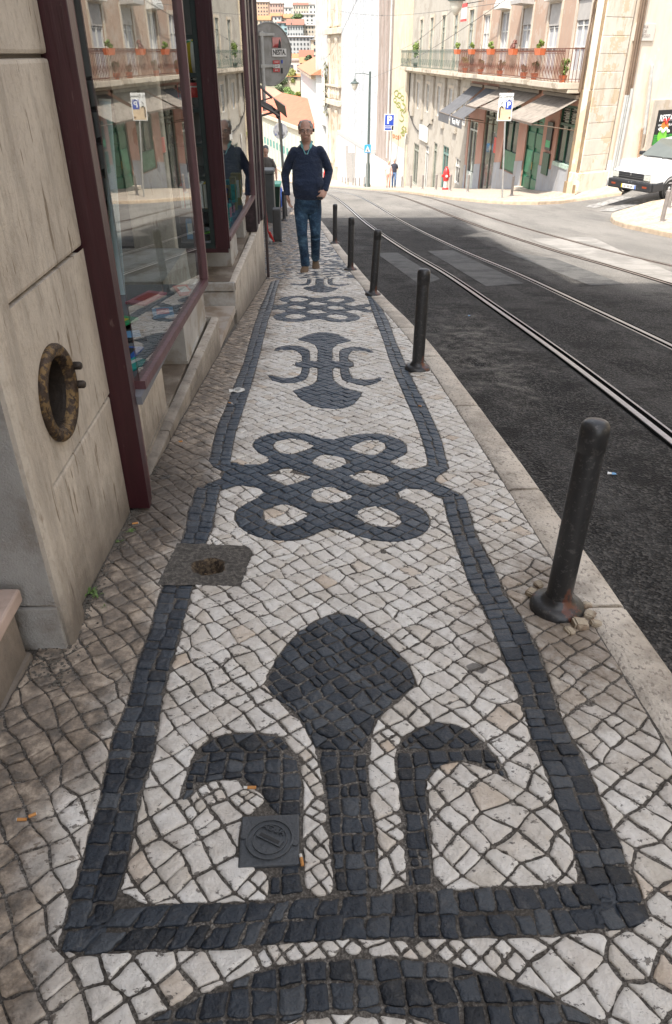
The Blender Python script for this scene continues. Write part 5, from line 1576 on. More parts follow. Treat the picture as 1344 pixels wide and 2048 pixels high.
# white house with eave, hotel row further
wtop = atY(632, 150, 112).z
pF = (atY(601, 133, 176).x, 176)
o, W = far_wall("white_eaved_house", "white house with brown eave and garlanded upper wall behind the walking man", pF, (atY(632, 150, 112).x, 112), wtop, M("bright_limewash", (.47, .47, .46), .85, .05, 1), back=14)
MB().ext([(-.5, .8, wtop), (-.5, -7, wtop + 3.6), (-.5, -14, wtop)], (W + 1, 0, 0)).build("roof", bpy.data.materials["old_terracotta"], o)
MB().cbox((0, 0, wtop - .5), (W, .7, wtop + .05), .05).build("eave", bpy.data.materials["aged_ornate_stone"], o)
mb = MB(); win = []
for k in range(9):
    u = 4 + k * (W - 6) / 9
    for z in (wtop - 4.5, wtop - 8.5):
        MB().cbox((u, .0, z), (u + 1.1, .06, z + 2.2), .01).build("window", M("grey_shutter", (.35, .40, .38), .7) if "grey_shutter" not in bpy.data.materials else bpy.data.materials["grey_shutter"], o)
# long row at the bend of the street
pR = (atY(612, 262, 118).x, 118.0); pL = (atY(505, 225, 160).x, 160)
zt2 = atY(601, 260, 122).z
o, W = far_wall("long_row_house", "long pale yellow row house with small windows beyond the first bollards", pL, pR, zt2, plaster("faint_yellow_render", (.46, .42, .33), None, .05, (.46, .42, .33)), back=12)
MB().cbox((0, -.1, zt2), (W, .45, zt2 + .5), .05).build("cornice", STONE, o)
MB().ext([(0, .3, zt2 + .5), (0, -6, zt2 + 3.2), (0, -12, zt2 + .5)], (W, 0, 0)).build("roof", M("red_tiles", (.40, .12, .07), .85, .15, 1), o)
GSH = M("green_shutter", (.10, .24, .22), .6)
mtall = MB().b2((0, .01, 0), (1.0, .09, 2.3)).build("window", bpy.data.materials["grey_shutter"], o)
mlow = MB().b2((0, .01, 0), (.9, .09, 1.3)).build("window", GLD, o)
msh = MB().b2((0, .01, 0), (1.1, .12, 1.0)).build("shutter", GSH, o)
nW = 15
for k in range(nW):
    u = 1.5 + k * (W - 3) / nW
    for src_, z in ((mtall, zt2 - 3.2), (mtall, zt2 - 6.6), (mlow, zt2 - 9.6), (msh, zt2 - 4.3)):
        c = src_ if (k == 0 and src_ is not mtall) or (k == 0 and z == zt2 - 3.2) else src_.copy()
        if c is not src_: COL.objects.link(c); c.parent = o
        c.location = (u, 0, z)
MB().b2((0, .0, zt2 - 7.4), (W, .12, zt2 - 7.2)).build("string_course", STONE, o)

# ------------------------------------------------------------------ roofs and hillside
def hmat(name, c):
    c = tuple(q * .70 for q in c)
    return M(name, c, .9, .07, .2)
HW = dict(white=hmat("hill_white", (.60, .58, .54)), cream=hmat("hill_cream", (.60, .50, .38)), peach=hmat("hill_peach", (.56, .38, .27)), pink=hmat("hill_pink", (.55, .36, .30)), grey=hmat("hill_grey", (.42, .43, .43)), teal=hmat("hill_teal", (.30, .42, .43)), beige=hmat("hill_beige", (.52, .46, .38)))
HR = dict(orange=hmat("roof_orange", (.52, .22, .10)), red=hmat("roof_red", (.42, .13, .08)), brown=hmat("roof_brown", (.30, .14, .10)), salmon=hmat("roof_salmon", (.60, .27, .19)), flat=hmat("roof_flat", (.40, .36, .33)))
WIN = hmat("hill_window", (.07, .08, .09))
def hill_house(x0, x1, yr, ye, yb, D, wall, roof, cols, rows, label, depth=14, rz=0.0, wh=.45):
    a, b = atY(x0, ye, D), atY(x1, ye, D)
    zr = atY((x0 + x1) / 2, yr, D + depth / 2).z; ze = a.z
    zlow = min(atY(x0, yb, D).z, tz(a.x, D)) - 4
    cx = (a.x + b.x) / 2; W = b.x - a.x
    o = empty("hillside_house", (cx, D, ze), rz, label, "house", "houses climbing the hill beyond the street")
    MB().b2((-W/2, 0, zlow - ze), (W/2, depth, 0)).build("wall", HW[wall], o)
    if zr > ze + .3: MB().ext([(-W/2 - .4, -.5, 0), (-W/2 - .4, depth/2, zr - ze), (-W/2 - .4, depth + .5, 0)], (W + .8, 0, 0)).build("roof", HR[roof], o)
    else: MB().cbox((-W/2 - .2, -.3, 0), (W/2 + .2, depth, .5), .1).build("roof", HR[roof], o)
    zb = atY(x0, yb, D).z - ze
    first = None
    for r_ in range(rows):
        for c in range(cols):
            h = -zb / rows
            z = -h * (r_ + 1) + h * .3
            u = -W/2 + W * (c + .5) / cols
            w = min(W / cols * .42, 1.5)
            if first is None:
                first = MB().b2((-w/2, -.12, 0), (w/2, .02, h * wh)).build("window", WIN, o); first.location = (u, 0, z)
            else:
                q = first.copy(); COL.objects.link(q); q.parent = o; q.location = (u, 0, z)
    return o
HH = [
 (508, 536, 1, 4, 34, 520, 'peach', 'flat', 5, 4, "peach apartment block at the top left of the hill"),
 (534, 566, 3, 7, 26, 570, 'pink', 'flat', 6, 2, "long pink block under the skyline, next to the peach block"),
 (510, 540, 31, 40, 60, 430, 'cream', 'orange', 4, 2, "house with an orange roof just above the round sign"),
 (562, 583, 12, 15, 34, 600, 'white', 'flat', 3, 2, "small bright white block below the skyline"),
 (586, 622, 5, 10, 30, 660, 'beige', 'brown', 7, 2, "long beige house with dark red roof on the skyline"),
 (618, 640, 7, 9, 30, 600, 'white', 'flat', 3, 2, "white block at the skyline beside the dust sheeted building"),
 (540, 562, 26, 32, 52, 440, 'white', 'orange', 3, 2, "white house with orange roof between the peach and teal blocks"),
 (562, 584, 28, 36, 54, 450, 'cream', 'orange', 3, 1, "cream house with orange roof left of the hill tree"),
 (602, 636, 26, 29, 52, 430, 'white', 'flat', 4, 3, "cream white block with dark windows right of the hill tree"),
 (555, 576, 43, 46, 78, 340, 'teal', 'brown', 2, 4, "pale teal block with dark window bands"),
 (574, 606, 38, 50, 76, 320, 'grey', 'brown', 6, 2, "grey block with terracotta roof right of the teal block"),
 (604, 640, 48, 51, 76, 325, 'beige', 'flat', 6, 3, "beige grey block with rows of windows right of the terracotta roof"),
 (571, 626, 71, 74, 112, 265, 'grey', 'flat', 8, 4, "wide pale grey block with balconies in the middle of the hill"),
 (622, 640, 78, 80, 120, 262, 'cream', 'flat', 1, 3, "tall cream house beside the wide grey block"),
 (568, 602, 107, 119, 124, 245, 'cream', 'orange', 1, 1, "low house showing only its orange roof"),
 (600, 624, 100, 114, 120, 240, 'pink', 'red', 2, 1, "house with dark red dormer roof"),
 (562, 604, 119, 122, 152, 232, 'white', 'flat', 3, 1, "bright white blank walled house above the trees"),
 (601, 640, 114, 126, 146, 226, 'beige', 'orange', 4, 1, "beige house with orange roof and green shutters behind the white eaved house"),
 (560, 600, 147, 153, 160, 222, 'cream', 'orange', 2, 1, "narrow orange roofed house directly above the trees"),
]
for h in HH: hill_house(*h)
rnd = random.Random(6)
k = 0
for (x0, x1, y0, D) in ((470, 512, 10, 560), (455, 508, 40, 440), (440, 500, 80, 330), (640, 690, 10, 600), (650, 700, 60, 360), (700, 760, 30, 480), (400, 450, 30, 500)):
    hill_house(x0, x1, y0, y0 + 6, y0 + 40, D, rnd.choice(list(HW)), rnd.choice(list(HR)), 4, 2, "hill house hidden behind the %s of the street, row %d" % ("shop side" if x1 < 600 else "sheeted side", k + 1)); k += 1
# salmon and red roofs below the trees
def roof_house(pts_top, pts_bot, D0, D1, mat, label, wall):
    tl, tr = atY(*pts_top[0], D1), atY(*pts_top[1], D1); bl_, br = atY(*pts_bot[0], D0), atY(*pts_bot[1], D0)
    o = empty("tiled_roof_house", (bl_.x, D0, bl_.z), 0, label, "house")
    O = Vector((bl_.x, D0, bl_.z))
    MB().ext([bl_ - O, br - O, tr - O, tl - O], (0, 0, -.4)).build("roof", mat, o)
    MB().add([p - O for p in (bl_, br, br + Vector((0, 0, -14)), bl_ + Vector((0, 0, -14)), tl + Vector((0, 1, -16)), tr + Vector((0, 1, -16)))] + [tl - O + Vector((0, .5, -.5)), tr - O + Vector((0, .5, -.5))], [(0, 3, 2, 1), (0, 6, 4, 3), (1, 2, 5, 7), (4, 6, 7, 5)]).build("wall", wall, o)
    return o, O
o, O = roof_house(((518, 172), (552, 178)), ((500, 226), (606, 226)), 176, 196, HR['salmon'], "large house with a wide salmon roof below the trees", HW['white'])
m2 = MB().ext([atY(552, 178, 196) - O, atY(606, 212, 190) - O, atY(606, 226, 176) - O], (0, 0, -.3)); m2.build("roof_slope", HR['salmon'], o)
o2 = MB().cbox(atY(563, 206, 183), atY(568, 198, 185), .1).build("dormer", HW['cream'], o, False, 'world')
o, O = roof_house(((520, 216), (606, 216)), ((500, 262), (612, 262)), 160, 172, HR['red'], "house with a plain brick red roof behind the row house cornice", HW['cream'])
MB().cbox(atY(575, 228, 168), atY(580, 224, 168.6), .1).build("skylight", HW['white'], o, False, 'world')
tp = atY(588, 216, 171)
t_ = empty("blue_tarpaulin", tp, 0, "bright blue and white tarpaulin draped over the ridge of the red roof", "tarpaulin")
mb = MB(); vs = []
for i in range(9):
    for j in range(4):
        vs.append((-1.7 + 3.5 * i / 8, 1.4 * j / 3, -.1 + (.75 + .25 * math.sin(i * 1.7)) * j / 3 + .06 * math.sin(i * 3 + j)))
mb.add(vs + [(x, y + .08, z - .08) for x, y, z in vs], [(i*4+j, (i+1)*4+j, (i+1)*4+j+1, i*4+j+1) for i in range(8) for j in range(3)])
mb.build("sheet", M("blue_plastic", (.06, .30, .62), .4), t_, 'all')
MB().cbox((-2.3, .1, -.1), (-1.7, 1.2, .35), .05).build("white_fold", WHITEP, t_)
# trees
def crown_mb(c, rx, ry, rz_, n, s, rnd, lobes=9):
    mb = MB(); L = []
    for k in range(lobes):
        a = rnd.uniform(0, 2*PI); q = rnd.uniform(.2, .75); L.append((Vector((math.cos(a) * rx * q, math.sin(a) * ry * q, rnd.uniform(-.5, .7) * rz_)), rnd.uniform(.3, .52)))
    for k in range(n):
        b, f = L[k % lobes]
        d = Vector((rnd.gauss(0, 1), rnd.gauss(0, 1), rnd.gauss(0, 1))).normalized()
        p = Vector(c) + b + Vector((d.x * rx, d.y * ry, d.z * rz_)) * f * rnd.uniform(.55, 1.05)
        u = Vector((rnd.gauss(0, 1), rnd.gauss(0, 1), rnd.gauss(0, 1))).normalized(); w = u.cross(d).normalized() if abs(u.dot(d)) < .99 else Vector((0, 0, 1))
        t = s * rnd.uniform(.6, 1.4)
        mb.add([p - u * t, p + w * t * .6, p + u * t, p - w * t * .6], [(0, 1, 2, 3)])
    return mb
def leafmat(name, c):
    m, nt, bs = nodes_of(name)
    nt.links.new(ramp(nt, nz(nt, .6, 5, .7), [(.3, tuple(q * .55 for q in c)), (.7, tuple(q * 1.5 for q in c))]), bs.inputs['Base Color'])
    bs.inputs['Roughness'].default_value = .6
    return m
TR = [(560, 170, 14, 14, 222, (.14, .17, .09), "grey green tree, leftmost of the clump above the salmon roof"), (588, 160, 15, 15, 224, (.22, .23, .07), "olive tree, tallest of the clump above the salmon roof"),
      (580, 187, 11, 9, 216, (.14, .21, .06), "dark green tree in front of the clump above the salmon roof"), (598, 192, 5, 5, 214, (.22, .23, .05), "small yellow green tree at the right of the clump"),
      (591, 38, 10, 7, 405, (.08, .12, .04), "round green tree among the houses high on the hill"), (618, 118, 7, 5, 215, (.08, .11, .05), "small tree by the green shutters on the hill")]
for x, y, pw, ph, D, c, lab in TR:
    p = atY(x, y, D); rx = pw / FPX * D; rh = ph / FPX * D
    g0 = min(tz(p.x, D), p.z - rh * 1.5)
    rnd = random.Random(int(x))
    o = empty("tree", (p.x, D, g0), 0, lab, "tree", "trees below and among the hill houses")
    h = p.z - g0
    MB().tube([(0, 0, -1), (.2, 0, h * .5), (0, .1, h)], [.4, .3, .15], 7).build("trunk", M("bark", (.12, .09, .07), .9) if "bark" not in bpy.data.materials else bpy.data.materials["bark"], o)
    crown_mb((0, 0, h), rx, rx, rh, 1500, .32 if D < 300 else .6, rnd).build("crown", leafmat("foliage", c), o)
print('p5 done')

# ------------------------------------------------------------------ street furniture
BOLM = None
def bollard_mat():
    m, nt, bs = nodes_of("bollard_paint")
    c = mix(nt, (.016, .016, .017), (.035, .034, .034), nz(nt, 8, 5))
    c = mix(nt, c, (.13, .045, .025), mth(nt, 'MULTIPLY', mapr(nt, nz(nt, 7, 7, .72, stretch=(1, 1, .35)), .565, .595), .8))
    c = mix(nt, c, (.09, .085, .08), mth(nt, 'MULTIPLY', mapr(nt, nz(nt, 60, 3, .7), .57, .63), .6))
    nt.links.new(c, bs.inputs['Base Color']); bs.inputs['Roughness'].default_value = .36
    bump(nt, bs, nz(nt, 26, 5, .6), .003, .6)
    return m
BOLM = bollard_mat()
b0 = empty("bollard", (.78, 1.867, gz(.78, 1.867)), 0, "nearest black bollard with worn paint, its flared collar among loose stones", "bollard", "black bollards along the kerb")
MB().lathe([(.042, -.05), (.042, .06), (.041, .585), (.0405, .588), (.0405, .594), (.0425, .597), (.043, .655), (.041, .672), (.034, .683), (.02, .688), (.002, .6895)], 28, (0, 0, 0)).build("shaft", BOLM, b0, True)
MB().lathe([(.088, -.02), (.090, .006), (.086, .020), (.076, .028), (.062, .031), (.052, .036), (.046, .048), (.0425, .055)], 28, (0, 0, 0), cap=False).build("collar", BOLM, b0, True)
b0.rotation_euler = (R(-1.0), R(.6), 0)
labs = ["second black bollard up from the nearest one, with a flared collar", "third black bollard along the kerb, leaning a little to the right", "fourth black bollard along the kerb, just right of the walking man", "fifth black bollard along the kerb, behind and right of the walking man"]
for (x, y), lab, tl in zip(BOLL[1:], labs, ((0, .2), (0, 3.2), (0, .6), (0, .2))):
    c = copy_tree(b0); c.location = (x, y, gz(x, y)); c['label'] = lab; c.rotation_euler = (R(tl[0]), R(tl[1]), R(40 * x))
# more of them down the street, left of the man
for k, (x, y, D) in enumerate(((552, 406, 24), (559, 412, 22.5), (568, 425, 19.5))):
    p = atY(x, y, D); c = copy_tree(b0); c.location = (p.x, D, zg(D)); c.rotation_euler = (0, 0, k)
    c['label'] = "slim bollard left of the walking man, %s of three" % ("farthest", "middle", "nearest")[k]
# loose stones round the first collar
LST = M("loose_cobble", (.42, .35, .26), .8, .25, 9, bmp=.01, bscale=30, dirt=(.22, .16, .11), dscale=12)
rnd = random.Random(2)
for k, (px, py, s) in enumerate(((1160, 1252, .030), (1178, 1232, .022), (1140, 1262, .018), (1192, 1250, .018), (1062, 1188, .022), (1078, 1172, .018), (1175, 1212, .02))):
    g = G(px, py)
    bm = bmesh.new(); bmesh.ops.create_cube(bm, size=s * 1.5); bmesh.ops.bevel(bm, geom=bm.edges[:], offset=s * .22, segments=2, affect='EDGES')
    for v in bm.verts: v.co *= 1 + .45 * noise.noise(v.co * 26 + Vector((k * 3, 0, 0))); v.co.z *= .62; v.co.x *= 1.2
    mm = MB(); mm.add([v.co.copy() for v in bm.verts], [[v.index for v in f.verts] for f in bm.faces]); bm.free()
    o = mm.build("loose_stone", LST, None, True); o.location = (g.x, g.y, g.z + s * .2); o.rotation_euler = (.25 * math.sin(k * 3), .2 * math.cos(k), k)
    tag(o, ("largest loose stone", "small loose stone touching the largest one", "flat loose stone in front", "loose stone nearest the kerb", "pale loose stone left", "small pale loose stone upper left", "loose stone behind")[k] + " of the nearest bollard collar", "stone", "loose stones round the bollard")
# bollards across the road
GRB = M("grey_bollard_paint", (.20, .18, .17), .5, .15, 8)
fb = None
FB = [(1022, 400, 30), (934, 395, 33.8), (899, 391, 36.5), (871, 388, 38.5), (844.5, 385, 42), (821, 383, 46), (803, 381.5, 52), (728, 372.5, 62), (719, 371, 66), (711, 370, 70), (706, 369, 74), (696, 367, 79), (691, 366, 84), (684.5, 365, 90)]
ordn = ["first", "second", "third", "fourth", "fifth", "sixth", "seventh", "eighth", "ninth", "tenth", "eleventh", "twelfth", "thirteenth", "last"]
for k, (x, y, D) in enumerate(FB):
    p = atY(x, y, D)
    if fb is None:
        fb = empty("thin_bollard", (p.x, D, gz(p.x, D)), 0, "", "bollard", "thin grey bollards on the sunny pavement")
        MB().lathe([(.05, -.05), (.048, .62), (.052, .64), (.052, .68), (.03, .70), (.001, .71)], 12).build("shaft", GRB, fb, True)
        MB().lathe([(.085, -.01), (.08, .02), (.05, .05)], 12, cap=False).build("collar", GRB, fb, True)
        c = fb
    else: c = copy_tree(fb); c.location = (p.x, D, max(gz(p.x, D), -99))
    c['label'] = "thin grey bollard across the road, %s from the parking sign down the street" % ordn[k]
for k, (x, y, yt) in enumerate(((1323, 446, 379), (1336, 418, 372), (1343, 405, 370))):
    g = G(x, y); c = copy_tree(fb); c.location = g
    s = 1.0 if k else (atY(x, yt, g.y).z - g.z) / .71
    c.scale = (1, 1, min(1.3, s)); c['label'] = ("thin grey bollard in front of the white car, nearest the kerb", "thin bollard by the front wheel of the white car", "thin bollard beside the white car, farthest right")[k]

# lamp post
LAMPG = M("lamp_green_iron", (.06, .08, .075), .5, .2, 5)
LGL = M("milky_lamp_glass", (.55, .53, .46), .3, .05, 3)
def lantern(o, c, s=1.0):
    x, y, z = c
    MB().lathe([(.02, .62), (.06, .56), (.09, .50), (.08, .44), (.26, .36), (.30, .32), (.30, .28), (.24, .27)], 12, (x, y, z)).xf(Matrix.Translation(Vector(c)) @ Matrix.Scale(s, 4) @ Matrix.Translation(-Vector(c))).build("lantern_hood", LAMPG, o, True)
    MB().lathe([(.23, .27), (.20, .10), (.12, -.04), (.05, -.12), (.01, -.13)], 12, (x, y, z)).xf(Matrix.Translation(Vector(c)) @ Matrix.Scale(s, 4) @ Matrix.Translation(-Vector(c))).build("lantern_glass", LGL, o, True)
D = 58; b = atY(735, 378, D); t = atY(733, 143, D); h = t.z - b.z
lp = empty("street_lamp", (b.x, D, b.z), 0, "tall dark street lamp with a lantern arm in front of the white sheeted building", "street lamp")
MB().lathe([(.22, -.3), (.22, .3), (.17, .4), (.16, 1.6), (.11, 1.8), (.09, 3), (.07, h)], 12).build("post", LAMPG, lp, True)
MB().tube([(0, 0, h - .2), (-.5, 0, h - .1), (-1.0, 0, h - .12), (-1.05, 0, h - .35)], .025, 6).build("arm", LAMPG, lp, True)
lantern(lp, (-1.05, 0, h - 1.0))
p = atY(911, 30, 40)
hl = empty("wall_lantern", (p.x, 40, p.z), 0, "dark hanging lantern at the top, in front of the off-white house windows", "street lamp")
lantern(hl, (0, 0, .15), 1.35)
MB().tube([(0, 0, .9), (0, 0, 1.6), (.4, .02, 1.75), (fx(40) - p.x, .05, 1.5)], .035, 6).build("bracket", LAMPG, hl, True)

# signs
SBL = M("sign_blue", (.015, .05, .32), .4, .05)
SWH = M("sign_white", (.62, .62, .60), .45, .05, 3)
SGY = M("sign_back_grey", (.25, .24, .225), .5, .10, 4, dirt=(.20, .19, .17), dscale=6)
GALV = M("galvanised_post", (.36, .36, .35), .45, .15, 6, metal=.5)
Rf = Matrix(((1, 0, 0), (0, 0, -1), (0, 1, 0)))
SBK = M("sign_black", (.02, .02, .02), .5)
# car park direction sign
D = 28.5; b = atY(1005, 395, D); x0 = atY(996, 215, D).x; x1 = atY(1025, 215, D).x; z0 = atY(1010, 242, D).z; z1 = atY(1010, 186, D).z
cx = (x0 + x1) / 2
sg = empty("parking_direction_sign", (b.x, D, gz(b.x, D)), 0, "white and buff car park direction sign with blue P on a tall post", "sign")
gzz = gz(b.x, D); dx = cx - b.x
MB().tube([(0, .02, -.1), (dx * .9, .02, z0 - gzz + .3)], .03, 10).build("post", GALV, sg, True)
pn = MB().cbox((dx - (x1 - x0) / 2, -.02, z0 - gzz), (dx + (x1 - x0) / 2, .0, z1 - gzz), .008).build("panel", SWH, sg)
W_, H_ = x1 - x0, z1 - z0
MB().b2((dx - W_ / 2 + .03, -.024, z0 - gzz + .03), (dx + W_ / 2 - .03, -.0205, z0 - gzz + H_ * .5)).build("buff_field", M("sign_buff", (.55, .42, .28), .5), pn)
MB().b2((dx + .0, -.028, z0 - gzz + H_ * .42), (dx + W_ * .42, -.025, z0 - gzz + H_ * .76)).build("blue_square", SBL, pn)
text_mesh("sign_lettering", "P", H_ * .30, SWH, Vector((dx + W_ * .21, -.03, z0 - gzz + H_ * .575)), Rf, pn, .003, bold=.008)
MB().tube([(dx + W_ * .03, -.03, z0 - gzz + H_ * .70), (dx + W_ * .21, -.03, z0 - gzz + H_ * .80), (dx + W_ * .39, -.03, z0 - gzz + H_ * .70)], .012, 5).build("roof_chevron", SWH, pn)
text_mesh("sign_lettering", "Cç. Combro", H_ * .13, SBK, Vector((dx - .0, -.024, z0 - gzz + H_ * .88)), Rf, pn, .003, sx=.92)
MB().tube([(dx - W_ * .36, -.03, z0 - gzz + H_ * .12), (dx - W_ * .36, -.03, z0 - gzz + H_ * .46), (dx - W_ * .30, -.03, z0 - gzz + H_ * .53), (dx - W_ * .20, -.03, z0 - gzz + H_ * .52), (dx - W_ * .15, -.03, z0 - gzz + H_ * .46)], .017, 6).build("arrow", SBK, pn)
MB().tube([(dx - W_ * .32, -.03, z0 - gzz + H_ * .60), (dx - W_ * .2, -.03, z0 - gzz + H_ * .70)], .008, 6).build("arrow_line", SBK, pn)
MB().lathe([(.035, 0), (.035, .004)], 12, (dx + W_ * .36, -.024, z0 - gzz + H_ * .12), axis=(0, -1, 0)).build("sticker", T["brown"], pn)
# parking board on the netted building
D = 66; a, b = atY(768, 262, D), atY(789, 228, D)
ps = empty("parking_board", ((a.x + b.x) / 2, D, a.z), 0, "blue and white parking board with a large P high by the netted building", "sign")
W_, H_ = b.x - a.x, b.z - a.z
pn = MB().cbox((-W_/2, -.04, 0), (W_/2, .04, H_), .01).build("panel", SWH, ps)
MB().b2((-W_ * .44, -.055, H_ * .33), (W_ * .44, -.041, H_ * .95)).build("blue_field", SBL, pn)
text_mesh("sign_lettering", "P", H_ * .62, SWH, Vector((0, -.07, H_ * .64)), Rf, pn, .01, bold=.03)
MB().b2((-W_ * .44, -.055, H_ * .06), (W_ * .22, -.041, H_ * .17)).b2((-W_ * .44, -.055, H_ * .22), (W_ * .2, -.041, H_ * .28)).build("text_bars", SBL, pn)
MB().b2((W_ * .26, -.055, H_ * .06), (W_ * .44, -.041, H_ * .30)).build("pictogram", SBK, pn)
gg = zg(D) - a.z
MB().tube([(W_ * .30, .10, H_ * .8), (W_ * .30, .10, gg - .3)], .05, 8).build("post", GALV, ps, True)
# crossing sign
D = 56; a, b = atY(728.5, 306, D), atY(742, 289, D)
cs = empty("crossing_sign", ((a.x + b.x) / 2, D, zg(D)), 0, "blue and white pedestrian crossing sign beside the tall lamp post", "sign")
W_, H_ = b.x - a.x, b.z - a.z; zo = a.z - zg(D)
pn = MB().cbox((-W_/2, -.03, zo), (W_/2, .0, zo + H_), .01).build("panel", M("sign_light_blue", (.03, .25, .55), .4), cs)
MB().ext([(-W_ * .4, -.045, zo + H_ * .12), (W_ * .4, -.045, zo + H_ * .12), (0, -.045, zo + H_ * .85)], (0, .014, 0)).build("white_triangle", SWH, pn)
MB().tube([(-W_ * .12, -.05, zo + H_ * .18), (0, -.05, zo + H_ * .4), (.0, -.05, zo + H_ * .55)], .02, 5).tube([(0, -.05, zo + H_ * .4), (W_ * .12, -.05, zo + H_ * .18)], .02, 5).build("walking_figure", SBK, pn)
MB().tube([(0, .04, -.2), (0, .04, zo + H_)], .035, 8).build("post", GALV, cs, True)
# blank white board and round sign seen edge-on
D = 74; a, b = atY(697, 305, D), atY(710, 293, D)
ws = empty("white_board_sign", ((a.x + b.x) / 2, D, zg(D)), 0, "small blank white board on a pole before the white hoarding", "sign")
MB().cbox((-(b.x-a.x)/2, -.03, a.z - zg(D)), ((b.x-a.x)/2, .0, b.z - zg(D)), .01).build("panel", SWH, ws)
MB().tube([(0.1, .04, -.2), (.1, .04, b.z - zg(D))], .04, 8).build("post", GALV, ws, True)
D = 50; p = atY(811, 278, D); g = zg(D)
rs = empty("round_road_sign", (p.x, D, gz(p.x, D)), R(72), "round road sign seen nearly edge on, on a white post by the graffiti wall", "sign")
MB().lathe([(.34, -.015), (.35, 0), (.34, .015)], 24, (0, -.05, p.z - gz(p.x, D)), axis=(0, -1, 0)).build("disc", SWH, rs, True)
MB().tube([(0, 0, -.2), (0, 0, p.z - gz(p.x, D) + .3)], .035, 8).build("post", GALV, rs, True)
# big round sign, seen from behind, with stickers
D = 14.0; p = atY(539, 109, D); zc_ = p.z; g = zg(D)
r_ = (atY(545, 45, D).z - atY(545, 173, D).z) / 2
px_ = atY(524, 120, D - .05).x
rb = empty("round_sign_back", (p.x, D, g), R(38), "large round sign seen from behind, grey with red and black stickers", "sign")
disc = MB().lathe([(r_, .008), (r_ + .006, .0), (r_, -.012), (r_ - .012, -.012), (r_ - .014, -.004), (.001, -.004)], 48, (0, 0, zc_ - g), axis=(0, 1, 0), cap=False)
dsk = disc.build("disc", SGY, rb, True)
for dz in (r_ * .62, -r_ * .36):
    MB().cbox((-.30, -.035, zc_ - g + dz - .02), (.09, -.006, zc_ - g + dz + .02), .004).build("rear_rail", GALV, dsk)
    MB().cbox((-.24, -.095, zc_ - g + dz - .026), (-.14, -.03, zc_ - g + dz + .026), .006).build("clamp", GALV, dsk)
MB().tube([(-.19, -.065, zc_ - g - r_ * 1.8), (-.19, -.065, zc_ - g + r_ * .72)], .032, 12).build("post", GALV, rb, True)
Q_ = r_ / .31
def stk(nm, u, z, w, h, mat, t=.002):
    u, z, w, h = u * Q_, z * Q_, w * Q_, h * Q_
    return MB().b2((u - w/2, -.0155 - t, zc_ - g + z - h/2), (u + w/2, -.0125, zc_ - g + z + h/2)).build(nm, mat, dsk)
SR, STK = M("sticker_red", (.38, .05, .05), .5), M("sticker_white", (.55, .53, .50), .5)
stk("sticker", .10, .115, .12, .10, M("sticker_pink", (.50, .22, .20), .5))
zk = zc_ - g
for q in range(5): MB().ext([(.045 * Q_, -.019, zk + .068 * Q_), ((.055 + .02 * q) * Q_, -.019, zk + .068 * Q_), ((.068 + .022 * q) * Q_, -.019, zk + .11 * Q_)], (0, .002, 0)).build("sunray", SR, dsk)
MB().ext([(.115 * Q_, -.020, zk + .065 * Q_), (.158 * Q_, -.020, zk + .065 * Q_), (.155 * Q_, -.020, zk + .12 * Q_), (.138 * Q_, -.020, zk + .15 * Q_), (.123 * Q_, -.020, zk + .11 * Q_)], (0, .002, 0)).build("hooded_shape", SBK, dsk)
stk("sticker", .13, .018, .20, .078, STK)
text_mesh("sticker_lettering", "NESTA.", .070 * Q_, SBK, Vector((.13 * Q_, -.0185, zk + .02 * Q_)), Rf, dsk, .001, sx=.80, bold=.003)
for z_, m_ in ((-.075, SR), (-.115, STK), (-.155, SR)): stk("sticker", .082, z_, .095, .036, m_)
for z_, s_, m_ in ((-.075, "VINO", STK), (-.115, "SHOP", SBK), (-.155, "BAR", STK)): text_mesh("sticker_lettering", s_, .024 * Q_, m_, Vector((.082 * Q_, -.0185, zk + z_ * Q_)), Rf, dsk, .001)
stk("sticker", .165, -.07, .018, .035, SBL); stk("sticker", .16, -.16, .022, .055, SBK)
# second round sign on thin pole
D = 21; p = atY(561, 262, D); g = zg(D)
r_ = (atY(561, 246, D).z - atY(561, 278, D).z) / 2
r2 = empty("small_round_sign", (p.x, D, g), 0, "smaller round sign from behind with scribbles, on a thin dark pole left of the man", "sign")
dsk = MB().lathe([(r_, .01), (r_ + .006, 0), (r_, -.01)], 32, (0, 0, p.z - g), axis=(0, 1, 0)).build("disc", M("sign_back_pale", (.36, .36, .37), .5, .1, 6, dirt=(.2, .2, .24), dscale=14), r2, True)
for q in range(4): MB().tube([(-.14 + .07 * q, -.014, p.z - g - .1), (-.12 + .07 * q, -.014, p.z - g - .05 + .03 * (q % 2)), (-.10 + .07 * q, -.014, p.z - g - .1)], .007, 4).build("scribble", (SBL, SBK, SR, SBK)[q], dsk)
MB().tube([(.08, -.05, -.1), (.0, -.05, p.z - g), (-.03, -.05, p.z - g + .55)], .035, 8).build("post", M("dark_pole", (.06, .058, .055), .5), r2, True)
